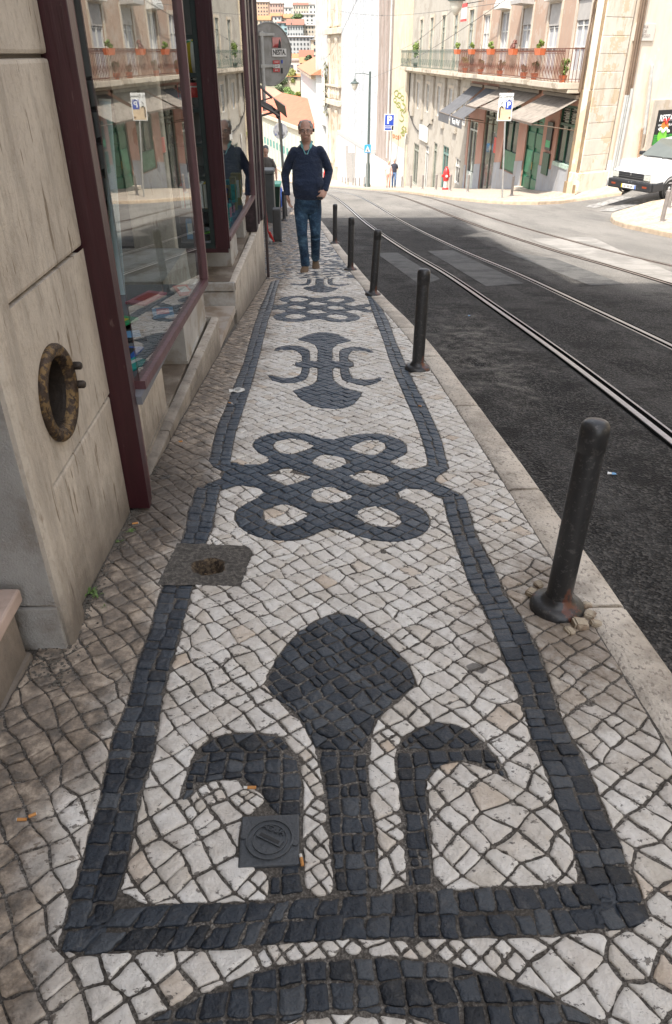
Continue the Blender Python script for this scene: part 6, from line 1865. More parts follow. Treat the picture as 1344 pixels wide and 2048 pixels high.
# steel bracket with folded arms above
br = empty("awning_bracket", (-.72, 9.9, 1.1), 0, "folding metal awning frame with a flat lamp panel reaching out past the dark boards", "awning frame")
IR = M("grey_brown_iron", (.11, .10, .09), .5, .2, 8)
q = lambda x, y, D=11.5: atY(x, y, D) - Vector((-.72, 9.9, 1.1))
MB().tube([q(505, 155), q(530, 183), q(545, 196)], .018, 6).build("upper_arm", IR, br)
MB().tube([q(505, 200), q(548, 225), q(558, 232)], .022, 6).build("lower_arm", IR, br)
MB().tube([q(510, 205), q(545, 195)], .010, 6).tube([q(510, 235), q(556, 222)], .016, 6).build("stay", IR, br)
MB().ext([q(546, 196), q(570, 213), q(574, 236), q(556, 220)], (0, .06, .01)).build("flat_panel", M("tarnished_panel", (.15, .125, .09), .4, .3, 5, metal=.3), br)
MB().ext([q(515, 196), q(545, 212), q(548, 222), q(540, 224), q(515, 208)], (0, .05, 0)).build("grey_cover", M("grey_cover", (.16, .155, .15), .5), br)
MB().ext([q(543, 212), q(560, 224), q(559, 240), q(553, 236)], (0, .05, 0)).build("knuckle", SBK, br)
MB().tube([(.0, -.3, .5), q(505, 155)], .02, 6).tube([(.0, -.3, 0), q(505, 200)], .02, 6).build("wall_arm", IR, br)

# bins, bag and trolley behind the shop corner
def lbox(mb, a, b, taper=.0): return mb
D = 19; a = atY(531, 338, D); b = atY(541, 415, D)
g = zg(D)
bn = empty("grey_waste_bin", (atY(533, 400, D).x - .05, D, g), 0, "tall grey waste container half hidden by the dark shop boards", "bin")
MB().cbox((-.3, -.2, 0), (.25, .3, a.z - g - .1), .03).build("bin_body", M("bin_grey", (.05, .055, .055), .5), bn)
MB().cbox((-.32, -.22, a.z - g - .1), (.27, .32, a.z - g), .03).build("bin_lid", M("bin_lid_grey", (.07, .075, .075), .5), bn)
D = 20.5; g = zg(D); c0 = atY(548, 400, D); zt3 = atY(548, 366, D).z - g
gb = empty("green_waste_bin", (c0.x, D, g), 0, "dark green wheeled bin with pale green lid left of the man", "bin")
MB().add([(-.2, -.2, 0.03), (.12, -.2, .03), (.12, .2, .03), (-.2, .2, .03), (-.28, -.28, zt3 - .05), (.18, -.28, zt3 - .05), (.18, .28, zt3 - .05), (-.28, .28, zt3 - .05)], [(0,3,2,1),(4,5,6,7),(0,1,5,4),(1,2,6,5),(2,3,7,6),(3,0,4,7)]).build("bin_body", M("bin_green", (.012, .03, .02), .4), gb)
MB().cbox((-.3, -.31, zt3 - .05), (.2, .3, zt3 + .02), .015).build("bin_lid", M("bin_lid_green", (.12, .42, .30), .45), gb)
for s in (-.2, .14): MB().lathe([(.06, -.02), (.08, 0), (.06, .02)], 12, (s, .2, .08), axis=(1, 0, 0)).build("wheel", BLACKP, gb, True)
D = 24; g = zg(D); c0 = atY(554, 382, D)
bm = bmesh.new(); bmesh.ops.create_icosphere(bm, subdivisions=3, radius=.24)
for v in bm.verts: v.co *= 1 + .25 * noise.noise(v.co * 7); v.co.z *= 1.3
mm = MB(); mm.add([v.co.copy() for v in bm.verts], [[v.index for v in f.verts] for f in bm.faces]); bm.free()
o = mm.build("rubbish_bag", M("blue_bag_plastic", (.02, .09, .42), .3), None, 'all'); o.location = (c0.x, D, g + .28); tag(o, "bright blue rubbish bag behind the green bin", "bag")
MB().tube([(0, 0, .28), (.02, 0, .36), (.06, 0, .40)], [.05, .03, .06], 8).build("knot", bpy.data.materials["blue_bag_plastic"], o, True)
D = 14.2; g = zg(D); c0 = atY(549, 440, D); zz = atY(549, 416, D).z - g
tr = empty("shopping_trolley", (c0.x, D, g), 0, "red framed shopping trolley with a dark bag on the pavement behind the drainpipe", "trolley")
MB().cbox((-.03, -.12, .05), (.12, .12, zz), .03).build("bag", M("dark_grey_bag", (.045, .045, .045), .7, .2, 12), tr)
MB().tube([(-.08, -.05, .08), (-.13, -.08, .25), (-.15, -.05, zz + .05)], .012, 8).tube([(-.02, -.1, .05), (-.10, -.1, .22)], .02, 8).build("frame", T["red"], tr, True)
for s in (-.1, .08): MB().lathe([(.05, -.012), (.062, -.01), (.062, .01), (.05, .012)], 16, (-.06 + s * .4, s, .062), axis=(1, .2, 0)).build("wheel", GALV, tr, True)
MB().cbox((-.05, -.10, 0.04), (.13, .10, .055), .005).build("foot_plate", BLACKP, tr)

# hydrant
D = 39.2; p = atY(890, 383, D); g = gz(p.x, D)
hy = empty("fire_hydrant", (p.x, D, g), 0, "red and white fire hydrant on the sunny pavement before the teal door", "hydrant")
MB().lathe([(.16, -.05), (.16, .07), (.12, .10)], 14).build("foot", T["red"], hy, True)
MB().lathe([(.105, .09), (.105, .42)], 14).build("white_barrel", WHITEP, hy, True)
MB().lathe([(.13, .42), (.15, .48), (.15, .80), (.13, .88), (.09, .97), (.07, .99), (.06, 1.05), (.001, 1.06)], 14).build("head", T["red"], hy, True)
for sx_, sy_ in ((-1, 0), (1, 0), (0, -1)): MB().lathe([(.05, .12), (.065, .14), (.065, .20), (.03, .22)], 10, (0, 0, .64), axis=(sx_, sy_, 0)).build("outlet_cap", WHITEP if sy_ else T["red"], hy, True)

# overhead wires
WM = M("overhead_wire", (.10, .095, .09), .6)
WIRES = [((598, -10, 60), (560, 110, 40), "thin dark wire dropping from the top edge past the round sign"), ((716, -5, 30), (640, 118, 90), "tram wire running down past the ornate stone front"),
         ((716, -5, 30), (1, 1, 1), None), ((560, -8, 60), (563, 75, 150), "thin pale wire with a clip above the round sign"),
         ((745, 155, 62), (1010, 0, 34), "guy wire rising right from the sheeted building to the pink house"), ((660, 18, 90), (1000, 6, 40), "nearly level wire across the top of the sheeted buildings"),
         ((640, 118, 90), (700, 112, 70), None), ((800, 100, 64), (905, 20, 42), "short wire from the yellow house to the hanging lantern")]
for a, b, lab in WIRES:
    if lab is None: continue
    A, B = atY(*a), atY(*b); Lh = (B - A).length
    o = empty("overhead_wire", A, 0, lab, "wire", "wires over the street")
    pts = [A.lerp(B, t) - A - Vector((0, 0, .02 * Lh * math.sin(PI * t) * .5)) for t in lin(0, 1, 14)]
    MB().tube(pts, .012 if a[2] > 50 else .009, 5).build("strand", WM, o, True)
    MB().lathe([(.01, -.05), (.03, -.02), (.03, .02), (.01, .05)], 8, pts[7]).build("clip", SBK, o, True)

# flower boxes on the rail, pots on the balcony floor
TER = M("terracotta_pot", (.50, .13, .05), .7, .15, 8)
LEAF = leafmat("bright_leaves", (.14, .20, .04)); LEAFD = leafmat("dark_leaves", (.06, .10, .03))
def W_of(u, y, z): # facade local to world
    c_, s_ = math.cos(FANG + PI/2), math.sin(FANG + PI/2)
    return Vector((FC.x + c_ * u - s_ * y, FC.y + s_ * u + c_ * y, z))
rnd = random.Random(12)
boxes = [UX(1124, 104), UX(1066, 104), UX(1018, 104), UX(977, 104), UX(946, 104)]
ords = ["nearest the corner", "second from the corner", "third from the corner", "fourth from the corner", "farthest from the corner"]
for k, u in enumerate(boxes):
    o = empty("flower_box", W_of(u, .88, zt_ + 1.05 - .24 if False else .47 + .83), FANG + PI/2, "orange flower box hung on the rusty balcony rail, %s, %s plants" % (ords[k], "reddish" if k in (1,) else "green"), "flower box", "flower boxes on the rusty balcony")
    MB().add([(-.30, -.09, 0), (.30, -.09, 0), (.30, .09, 0), (-.30, .09, 0), (-.36, -.12, .22), (.36, -.12, .22), (.36, .12, .22), (-.36, .12, .22)], [(0,3,2,1),(4,5,6,7),(0,1,5,4),(1,2,6,5),(2,3,7,6),(3,0,4,7)]).build("trough", TER, o)
    crown_mb((0, 0, .34), .32, .12, .17, 260, .045, rnd, 6).build("plants", LEAF if k != 1 else leafmat("reddish_leaves", (.22, .10, .08)), o)
for k, (u, s, lb) in enumerate(((1.5, .36, "large bushy green pot plant at the corner end of the rusty balcony"), (4.7, .26, "small pot plant in the middle of the rusty balcony floor"), (6.1, .2, "low pot plant beside the second balcony window"), (9.6, .3, "dark pot plant before the third balcony window"), (13.0, .3, "dark pot plant before the fourth balcony window"), (16.2, .34, "pale leafy pot plant at the green end of the rusty balcony"))):
    o = empty("pot_plant", W_of(u, .55, .47), FANG + PI/2, lb, "pot plant", "pot plants on the balcony floor")
    MB().lathe([(.10, 0), (.15, .2), (.16, .22)], 12).build("pot", TER, o, True)
    s *= .8; crown_mb((0, 0, .25 + s * .7), s, s * .7, s, 420, .05, rnd).build("plants", LEAF if k in (0, 5) else LEAFD, o)
for u, lb in ((UX(845, 120), "tall dark plant on the far end of the green balcony"),):
    o = empty("pot_plant", W_of(u, .5, .47), 0, lb, "pot plant"); MB().lathe([(.12, 0), (.17, .3)], 12).build("pot", SBK, o, True)
    crown_mb((0, 0, 1.0), .25, .25, .6, 400, .07, rnd).build("plants", LEAF, o)
# flag banner on the party line
p = atY(944, 25, 44.5)
o = empty("red_white_banner", (p.x, 44.5, p.z), FANG + PI/2, "small white banner with red edges hanging at the party line of pink and off-white houses", "banner")
MB().b2((-.55, .4, -.32), (.55, .43, .32)).build("cloth", WHITEP, o); MB().b2((-.55, .39, .22), (.55, .44, .38)).build("red_edge", T["red"], o); MB().b2((-.55, .39, -.38), (.55, .44, -.28)).build("red_edge", T["red"], o)
MB().tube([(-.6, .415, .36), (.6, .415, .36)], .02, 6).tube([(0, .4, .36), (0, -.6, .5)], .02, 6).build("pole", SBK, o)

# ------------------------------------------------------------------ small things on the near pavement
cvm, cnt, cbs = nodes_of("cast_iron_cover")
cc = mix(cnt, (.05, .055, .062), (.12, .125, .13), nz(cnt, 14, 6, .7)); cnt.links.new(cc, cbs.inputs['Base Color']); cbs.inputs['Roughness'].default_value = .34; cbs.inputs['Metallic'].default_value = .5
bump(cnt, cbs, nz(cnt, 140, 4, .7), .003)
Cq = [G(x, y) for x, y in ((488, 1632), (603, 1630), (595, 1736), (471, 1734))]
cc_ = sum((q for q in Cq), Vector()) / 4
slope = math.atan(-.1)
cv = empty("utility_cover", cc_, 0, "small square cast iron utility cover set in the near pattern", "cover")
cv.rotation_euler = (slope, 0, R(2))
w2 = (Cq[1] - Cq[0]).length / 2; h2 = (Cq[3] - Cq[0]).length / 2
MB().cbox((-w2, -h2, -.02), (w2, h2, .004), .004).build("frame_plate", cvm, cv)
MB().lathe([(w2 * .80, .004), (w2 * .80, .0075), (w2 * .74, .0075), (w2 * .73, .0035), (w2 * .60, .0035), (w2 * .59, .0065), (w2 * .56, .0065), (w2 * .55, .003), (.001, .003)], 40, (0, 0, 0), cap=False).build("round_lid", cvm, cv, True)
MB().box((.0, .0, .006), (w2 * .95, w2 * .24, .003), rz=-.55).build("lifting_slot_rim", cvm, cv)
MB().box((.0, .0, .0078), (w2 * .75, w2 * .12, .001), rz=-.55).build("lifting_slot", SBK, cv)
Rz = Matrix(((1, 0, 0), (0, 1, 0), (0, 0, 1)))
text_mesh("cast_lettering", "AGUA", w2 * .30, cvm, Vector((w2 * .12, w2 * .36, .0065)), Matrix.Rotation(-.45, 3, 'Z'), cv, .003)
for dx_, dy_ in ((-.9, .15), (.9, -.2)): MB().lathe([(w2 * .12, .004), (w2 * .12, .007), (.001, .007)], 12, (w2 * dx_ * .95, w2 * dy_, 0)).build("lug", cvm, cv, True)
# mortar patch with a hole
CEM = M("grey_cement", (.07, .064, .056), .92, .3, 30, bmp=.008, bscale=120, dirt=(.14, .125, .11), dscale=60)
Pq = [G(x, y) for x, y in ((355, 1086), (507, 1093), (481, 1173), (314, 1170))]
hc = G(417, 1133); nS = 56
mb = MB(); vs = []
def patch_z(p): return gz(p.x, p.y) + .001 + .0015 * noise.noise(Vector((p.x * 30, p.y * 30, 0)))
for j in range(nS + 1):
    for i in range(nS + 1):
        s, t = i / nS, j / nS
        p = (Pq[0] * (1-s) + Pq[1] * s) * (1-t) + (Pq[3] * (1-s) + Pq[2] * s) * t
        p = p + Vector((noise.noise(Vector((p.y * 20, 1, 0))) * .006 * (abs(s - .5) > .49), noise.noise(Vector((p.x * 20, 5, 0))) * .006 * (abs(t - .5) > .49), 0))
        d = math.hypot((p.x - hc.x) / .062, (p.y - hc.y) / .056) + .22 * noise.noise(Vector((p.x * 25, p.y * 25, 3)))
        z = patch_z(p) - (.055 * max(0, min(1, (1.0 - d) * 2.4)))
        vs.append((p.x, p.y, z))
mb.add(vs, [(j*(nS+1)+i, j*(nS+1)+i+1, (j+1)*(nS+1)+i+1, (j+1)*(nS+1)+i)[::-1] for j in range(nS) for i in range(nS)])
mb.mi = []
for f in mb.f:
    c_ = sum((mb.v[i] for i in f), Vector()) / 4
    d = math.hypot((c_.x - hc.x) / .066, (c_.y - hc.y) / .060) + .22 * noise.noise(Vector((c_.x * 25, c_.y * 25, 3)))
    mb.mi.append(1 if d < 1 else 0)
o = tag(mb.build("cement_patch", [CEM, M("hole_earth", (.045, .032, .022), .95, .5, 45, bmp=.01, bscale=90, dirt=(.14, .10, .06), dscale=70)], None, 'all'), kind='structure')
mb = MB()
for k in range(10):
    a = k * 2.4; r0 = .04 * random.random()
    mb.box((hc.x + r0 * math.cos(a), hc.y + r0 * math.sin(a), gz(hc.x, hc.y) - .048), (.012, .008, .006), rz=a, rx=.4)
tag(mb.build("rubble", M("rusty_rubble", (.12, .075, .04), .9, .4, 40), None), "bits of rubble in the bottom of the round hole", kind='stuff')
# tooled dark stones around the hole, barely showing through the cement
# cigarette ends
CGW, CGO = M("cigarette_paper", (.62, .60, .55), .8), M("cigarette_filter", (.50, .23, .07), .8)
def cig(px, py, ang, L, lab, white=.4, dz=.004):
    g = G(px, py)
    o = empty("cigarette_end", (g.x, g.y, g.z + dz), ang, lab, "cigarette end", "cigarette ends on the pavement")
    o.rotation_euler = (slope, 0, ang)
    MB().tube([(-L/2, 0, 0), (L * (.5 - white), 0, 0)], .0038, 10).build("filter", CGO, o, True)
    MB().tube([(L * (.5 - white), 0, 0), (L/2, 0, 0)], .0037, 10).build("paper", CGW, o, True)
cig(500, 1577, PI, .030, "cigarette end with white tip on the pale stones above the iron cover", .3)
cig(603, 1722, PI * .5 + .2, .026, "crushed cigarette end at the right edge of the iron cover", .3)
cig(44, 1641, PI, .022, "orange cigarette filter at the lower left, left one of a pair", .05)
cig(66, 1632, .5, .018, "orange cigarette filter at the lower left, right one of a pair", .05)
cig(271, 1048, .3, .026, "cigarette end by the foot of the dark red post", .05)
cig(362, 884, .3, .022, "cigarette end lying along the wall below the nearer window", .1)
cig(461, 807, -.5, .03, "cigarette end on the dark band near the scrap of paper", .3)
cig(840, 813, -.4, .02, "brown cigarette end beside the right dark band", .05)
g = G(474, 783)
o = empty("paper_scrap", (g.x, g.y, g.z + .006), .2, "small white paper scrap on the left dark band", "paper scrap")
mb = MB(); vs = [( -.05 + .1 * i / 4, -.03 + .06 * j / 3, .006 * math.sin(i * 2 + j) + .004) for i in range(5) for j in range(4)]
mb.add(vs + [(x, y, z - .001) for x, y, z in vs], [(i*4+j, (i+1)*4+j, (i+1)*4+j+1, i*4+j+1) for i in range(4) for j in range(3)]); mb.build("sheet", CGW, o)
MB().b2((-.01, -.01, .011), (.02, .01, .0112)).build("printed_mark", M("grey_print", (.3, .3, .3), .8), o)
for k, (px, py, c, lab) in enumerate(((938, 632, "sky", "tiny blue scrap on the asphalt near the gutter, the farther one"), (1227, 949, "sky", "tiny blue scrap on the asphalt right of the nearest bollard"), (1218, 948, "white", "tiny white scrap beside the blue scrap on the asphalt"), (1132, 1138 - 0, "white", "tiny white scrap in the gutter"))):
    if k == 3: continue
    g = G(px, py, -.1)
    mb = MB().ext([(-.012, -.008, 0), (.01, -.01, .001), (.014, .006, 0), (-.004, .011, .002)], (0, 0, .003))
    o = mb.build("litter_scrap", T[c], None); o.location = (g.x, g.y, g.z + .003); tag(o, lab, "litter", "litter on the road")
# weeds along the wall
WG = leafmat("weed_green", (.10, .17, .04))
rnd = random.Random(9)
for k, (px, py, n, s, lab) in enumerate(((178, 1188, 16, .022, "tuft of green weed in the gap at the wall foot, below the grey stone"), (262, 1064, 10, .014, "tiny weed by the foot of the dark red post"), (240, 1084, 7, .012, "sprig of weed at the wall end before the post"), (208, 1214, 5, .008, "tiny green sprout between the dirty setts"), (196, 1192, 9, .016, "thin weed blades at the wall foot"))):
    g = G(px, py)
    mb = MB()
    for q in range(n):
        a = rnd.uniform(0, 2*PI); d = Vector((math.cos(a), math.sin(a), 0)); w = Vector((-d.y, d.x, 0)) * s * .12; b_ = d * rnd.uniform(0, s * .5); e1 = b_ + d * s * .6 + Vector((0, 0, s * .6)); e2 = b_ + d * s * 1.3 + Vector((0, 0, s * .45))
        mb.add([b_ - w, b_ + w, e1 + w * 1.4, e1 - w * 1.4, e2], [(0, 1, 2, 3), (3, 2, 4)])
    o = mb.build("weed", WG, None); o.location = g; tag(o, lab, "weed", "weeds at the wall foot")
# grit in the gap at the wall foot
mb = MB()
for k in range(1300):
    y = rnd.uniform(1.85, 3.1); x = wall_x(y) + abs(rnd.gauss(0, .018)) + .004
    if rnd.random() < .35: y = rnd.uniform(1.5, 1.9); x = -.84 + rnd.gauss(0, .04)
    s = rnd.uniform(.002, .008)
    mb.box((x, y, gz(x, y) - .001), (s, s * rnd.uniform(.6, 1.4), s * .8), rz=rnd.uniform(0, 3))
tag(mb.build("grit", M("dark_grit", (.10, .09, .075), .95, .5, 90), None), kind='stuff')

# ------------------------------------------------------------------ people
def ell(mb, c, r, rot=None, nu=14, nv=10):
    k = len(mb.v); mb.ball((0, 0, 0), 1, nu, nv)
    for i in range(k, len(mb.v)):
        p = mb.v[i]; p = Vector((p.x * r[0], p.y * r[1], p.z * r[2]))
        mb.v[i] = (rot @ p if rot else p) + Vector(c)
def limb(mb, pts, n=12):
    """pts: (p, rx, ry) ellipses joined; rx across, ry in depth; closed with caps and balls at ends"""
    rings = []
    P = [Vector(p[0]) for p in pts]
    for i, (p, rx, ry) in enumerate(pts):
        t = (P[min(i+1, len(P)-1)] - P[max(i-1, 0)]).normalized()
        a = Vector((1, 0, 0)); a = (a - t * a.dot(t)).normalized(); b = t.cross(a).normalized()
        rings.append([P[i] + a * math.cos(2*PI*k/n) * rx + b * math.sin(2*PI*k/n) * ry for k in range(n)])
    vs = [q for r in rings for q in r]
    fs = [(i*n+k, i*n+(k+1) % n, (i+1)*n+(k+1) % n, (i+1)*n+k) for i in range(len(P)-1) for k in range(n)]
    fs += [tuple(range(n))[::-1], tuple((len(P)-1)*n+k for k in range(n))]
    mb.add(vs, fs)
def fuse(mb, voxel, mat, name, parent, smooth=2):
    me = bpy.data.meshes.new("tmp"); me.from_pydata([tuple(p) for p in mb.v], [], mb.f); me.update()
    bm = bmesh.new(); bm.from_mesh(me); bmesh.ops.recalc_face_normals(bm, faces=bm.faces); bm.to_mesh(me); bm.free()
    o = bpy.data.objects.new("tmp", me); COL.objects.link(o)
    r = o.modifiers.new("r", 'REMESH'); r.mode = 'VOXEL'; r.voxel_size = voxel
    if smooth:
        s = o.modifiers.new("s", 'SMOOTH'); s.iterations = smooth; s.factor = .5
    dg = bpy.context.evaluated_depsgraph_get()
    m2 = bpy.data.meshes.new_from_object(o.evaluated_get(dg)); bpy.data.objects.remove(o)
    m2.name = name; m2.materials.clear(); m2.materials.append(mat)
    m2.polygons.foreach_set('use_smooth', [True] * len(m2.polygons))
    q = bpy.data.objects.new(name, m2); COL.objects.link(q)
    if parent is not None: q.parent = parent
    return q
def skin(name, c):
    m, nt, bs = nodes_of(name)
    nt.links.new(ramp(nt, nz(nt, 12, 4), [(.3, tuple(q * .85 for q in c)), (.7, tuple(q * 1.1 for q in c))]), bs.inputs['Base Color'])
    bs.inputs['Roughness'].default_value = .5; bs.inputs['Subsurface Weight'].default_value = .08; bs.inputs['Subsurface Radius'].default_value = (.01, .004, .002)
    return m
def hand(mb, wrist, dirv, palmn, curl, side, r=.0078, L=.19):
    """palm plus five separate fingers; dirv: wrist to knuckles, palmn: palm normal (fingers curl towards it)"""
    d = Vector(dirv).normalized(); n = Vector(palmn); n = (n - d * n.dot(d)).normalized(); s = d.cross(n).normalized() * side
    w = Vector(wrist); pl_ = L * .46
    for q in (-1.5, -.5, .5, 1.5):
        a = w + s * q * .012; b = w + d * pl_ + s * q * .0195
        mb.tube([a, a.lerp(b, .5) + s * q * .002, b], [.017, .0165, .0125], 10)
    for k, q in enumerate((1.5, .5, -.5, -1.5)):
        fl = L * (.36, .41, .385, .31)[k]
        p = w + d * pl_ + s * q * .0195; cur = p; dd = d + s * q * .06; ang = curl * (.8 + .12 * k)
        pts = [cur]; rad = [r * 1.15]
        for seg, f in enumerate((.45, .32, .23)):
            ax = ang * (seg + .6) * .62
            v = (dd * math.cos(ax) + n * math.sin(ax)).normalized()
            cur = cur + v * fl * f; pts.append(cur); rad.append(r * (1.05, .95, .8)[seg])
        mb.tube(pts, rad, 8); ell(mb, cur, (r * .8,) * 3, None, 8, 6)
    p0 = w + d * pl_ * .25 + s * .024; p1 = p0 + (d * .6 + s * .65 + n * .25).normalized() * L * .20; p2 = p1 + (d * .85 + s * .15 + n * .45).normalized() * L * .17
    mb.tube([p0, p1, p2], [.0135, .0105, .0085], 8); ell(mb, p2, (.0085,) * 3, None, 8, 6)
D0 = 10.25
org = Vector((-.19, D0, zg(10.15)))
def q_(x, y, dy=0.0): return atY(x, y, D0 + dy) - org
man = empty("person", org, 0, "balding man in navy V-neck sweater, blue jeans and brown shoes walking up the pavement", "person")
SK = skin("ruddy_skin", (.43, .25, .185))
head = q_(611, 262, -.02)
hw = .083; hh = .118
B = MB()
ell(B, head + Vector((0, .015, .022)), (hw, .097, .100), None, 20, 14)                 # skull
limb(B, [(head + Vector((0, -.005, .02)), .074, .085), (head + Vector((0, -.022, -.04)), .066, .070), (head + Vector((0, -.035, -.085)), .048, .050), (head + Vector((0, -.04, -.108)), .030, .032)], 16)
ell(B, head + Vector((0, -.045, -.095)), (.032, .028, .020))                            # chin
for s in (-1, 1):
    ell(B, head + Vector((s * .040, -.060, -.030)), (.026, .022, .026))                # cheek
    ell(B, head + Vector((s * .080, .012, -.012)), (.010, .018, .032), Matrix.Rotation(s * .25, 3, 'Z'))   # ear
    ell(B, head + Vector((s * .030, -.078, .022)), (.026, .012, .010))                 # brow
    ell(B, head + Vector((s * .012, -.098, -.030)), (.008, .010, .008))                # nostril
ell(B, head + Vector((0, -.095, -.012)), (.010, .014, .030), Matrix.Rotation(-.25, 3, 'X')); ell(B, head + Vector((0, -.103, -.026)), (.011, .012, .011))
ell(B, head + Vector((0, -.082, -.062)), (.024, .010, .006)); ell(B, head + Vector((0, -.080, -.073)), (.021, .010, .007))
nk = q_(613, 293, .03)
limb(B, [(head + Vector((0, .02, -.05)), .062, .064), (nk + Vector((0, -.0, .03)), .064, .064), (nk + Vector((0, .01, -.02)), .075, .065), (nk + Vector((0, .01, -.08)), .12, .08)], 16)
shL, shR = q_(586, 300, .02), q_(642, 298, .02)
elL, wrL = q_(570, 350, .05), q_(575, 392, -.05)
elR, wrR = q_(658, 342, .06), q_(650, 383, -.10)
pel = q_(616, 398, .02)
hipL, hipR = q_(602, 412, .02), q_(629, 412, .03)
knL, anL = q_(604, 466, -.16), q_(611, 528, -.12)
knR, anR = q_(631, 463, -.06), q_(631, 518, .24)
limb(B, [(nk + Vector((0, .01, -.05)), .10, .07), ((shL + shR) / 2 + Vector((0, .01, -.05)), .15, .08), (q_(615, 355, .0), .15, .10), (pel, .125, .085)], 16)
for sh_, el_, wr_ in ((shL, elL, wrL), (shR, elR, wrR)):
    limb(B, [(sh_ + Vector((0, 0, -.03)), .036, .036), (sh_.lerp(el_, .5), .040, .040), (el_, .036, .036), (el_.lerp(wr_, .4), .036, .036), (wr_, .026, .022)], 12); ell(B, sh_ + Vector((0, 0, -.03)), (.036, .036, .036))
for h_, k_, a_ in ((hipL, knL, anL), (hipR, knR, anR)):
    limb(B, [(h_ + Vector((0, 0, .02)), .055, .055), (h_.lerp(k_, .5), .050, .05), (k_, .044, .044), (k_.lerp(a_, .35), .042, .046), (a_, .034, .036)], 12)
hand(B, wrL, q_(580, 414, -.10) - wrL, (.9, -.3, .1), .5, 1)
hand(B, wrR, q_(641, 396, -.20) - wrR, (-.5, .5, -.3), 1.3, -1)
fuse(B, .0055, SK, "body", man, 2)
# eyes, brows, mouth and glasses
FD = M("dark_hair_line", (.05, .04, .035), .8); LIP = M("lips", (.28, .10, .08), .5)
for s in (-1, 1):
    m_ = MB(); ell(m_, head + Vector((s * .031, -.0795, .006)), (.013, .006, .006)); m_.build("eye", M("eye_white", (.5, .47, .44), .3) if s < 0 else bpy.data.materials["eye_white"], man, True)
    m_ = MB(); ell(m_, head + Vector((s * .031, -.0845, .006)), (.0055, .003, .0055)); m_.build("iris", SBK, man, True)
    m_ = MB(); m_.tube([head + Vector((s * .014, -.088, .021)), head + Vector((s * .032, -.090, .027)), head + Vector((s * .052, -.080, .021))], [.004, .005, .003], 6); m_.build("eyebrow", M("grey_brow", (.16, .13, .11), .9) if s < 0 else bpy.data.materials["grey_brow"], man, True)
m_ = MB(); m_.tube([head + Vector((-.024, -.088, -.066)), head + Vector((0, -.094, -.067)), head + Vector((.024, -.088, -.066))], [.002, .005, .002], 6); m_.build("mouth", LIP, man, True)
gl = MB()
for s in (-1, 1):
    cx_ = head + Vector((s * .033, -.100, .004))
    gl.tube([cx_ + Vector((.027 * math.cos(a), .004 * abs(math.cos(a)), .017 * math.sin(a))) for a in lin(0, 2*PI, 16)], .0017, 5)
    gl.tube([head + Vector((s * .060, -.097, .010)), head + Vector((s * .082, -.03, .008)), head + Vector((s * .084, .02, .0))], .0018, 5)
gl.tube([head + Vector((-.007, -.103, .007)), head + Vector((.007, -.103, .007))], .0018, 5)
gl.build("glasses", FD, man, True)
# hair: grey fringe round sides and back
H_ = MB()
for s in (-1, 1):
    for k in range(7):
        a = R(8 + k * 22); ell(H_, head + Vector((s * (hw + .001) * math.cos(a) * .99, .015 + .098 * math.sin(a), .030 + .012 * math.cos(k))), (.016, .020, .042))
    ell(H_, head + Vector((s * .068, -.02, .056)), (.014, .03, .026)); ell(H_, head + Vector((s * .05, .03, .095)), (.030, .055, .022)); 
ell(H_, head + Vector((0, .05, .102)), (.05, .055, .022)); ell(H_, head + Vector((0, .10, .03)), (.06, .022, .07))
fuse(H_, .006, M("short_grey_hair", (.33, .31, .29), .9, .3, 60, bmp=.003, bscale=200), "hair", man, 2)
# sweater
def knit(name, c):
    m, nt, bs = nodes_of(name)
    nt.links.new(ramp(nt, nz(nt, 3, 5), [(.3, tuple(q * .8 for q in c)), (.7, tuple(q * 1.25 for q in c))]), bs.inputs['Base Color'])
    bs.inputs['Roughness'].default_value = .95; bs.inputs['Sheen Weight'].default_value = .15
    b = bump(nt, bs, nz(nt, 400, 2), .001)
    bump(nt, bs, nz(nt, 7, 4, .65, stretch=(1, 1, 1.8)), .05, 1., b)
    return m
NAVY = knit("navy_knit", (.012, .022, .050))
S = MB()
c1 = (shL + shR) / 2 + Vector((0, 0, -.01))
limb(S, [(nk + Vector((0, .015, .030)), .072, .066), (nk + Vector((0, .018, .008)), .100, .080), (nk + Vector((0, .018, -.022)), .150, .096), (c1 + Vector((0, .02, -.02)), .185, .112), (c1 + Vector((0, .012, -.10)), .195, .125), (q_(615, 345, .0), .198, .135), (q_(615, 368, -.015), .200, .148), (q_(616, 385, -.01), .196, .145), (q_(616, 394, -.0), .182, .132)], 28)
for sh_, el_, wr_, sd in ((shL, elL, wrL, -1), (shR, elR, wrR, 1)):
    limb(S, [(sh_ + Vector((-sd * .04, 0, -.005)), .062, .070), (sh_ + Vector((sd * .005, 0, -.05)), .062, .068), (sh_.lerp(el_, .55), .060, .060), (el_, .056, .058), (el_.lerp(wr_, .35), .052, .052), (el_.lerp(wr_, .8), .041, .040), (wr_.lerp(el_, .04), .036, .034)], 16)
    ell(S, sh_ + Vector((-sd * .018, 0, -.012)), (.062, .068, .052))
    for f in (.86, .92):
        c_ = el_.lerp(wr_, f); ell(S, c_, (.043, .042, .018))
ell(S, q_(616, 392, -.0), (.19, .14, .03)); ell(S, q_(616, 376, -.05), (.16, .12, .12)); ell(S, q_(600, 366, -.06), (.10, .09, .10)); ell(S, q_(632, 366, -.06), (.10, .09, .10))
sw_ = fuse(S, .008, NAVY, "sweater", man, 3)
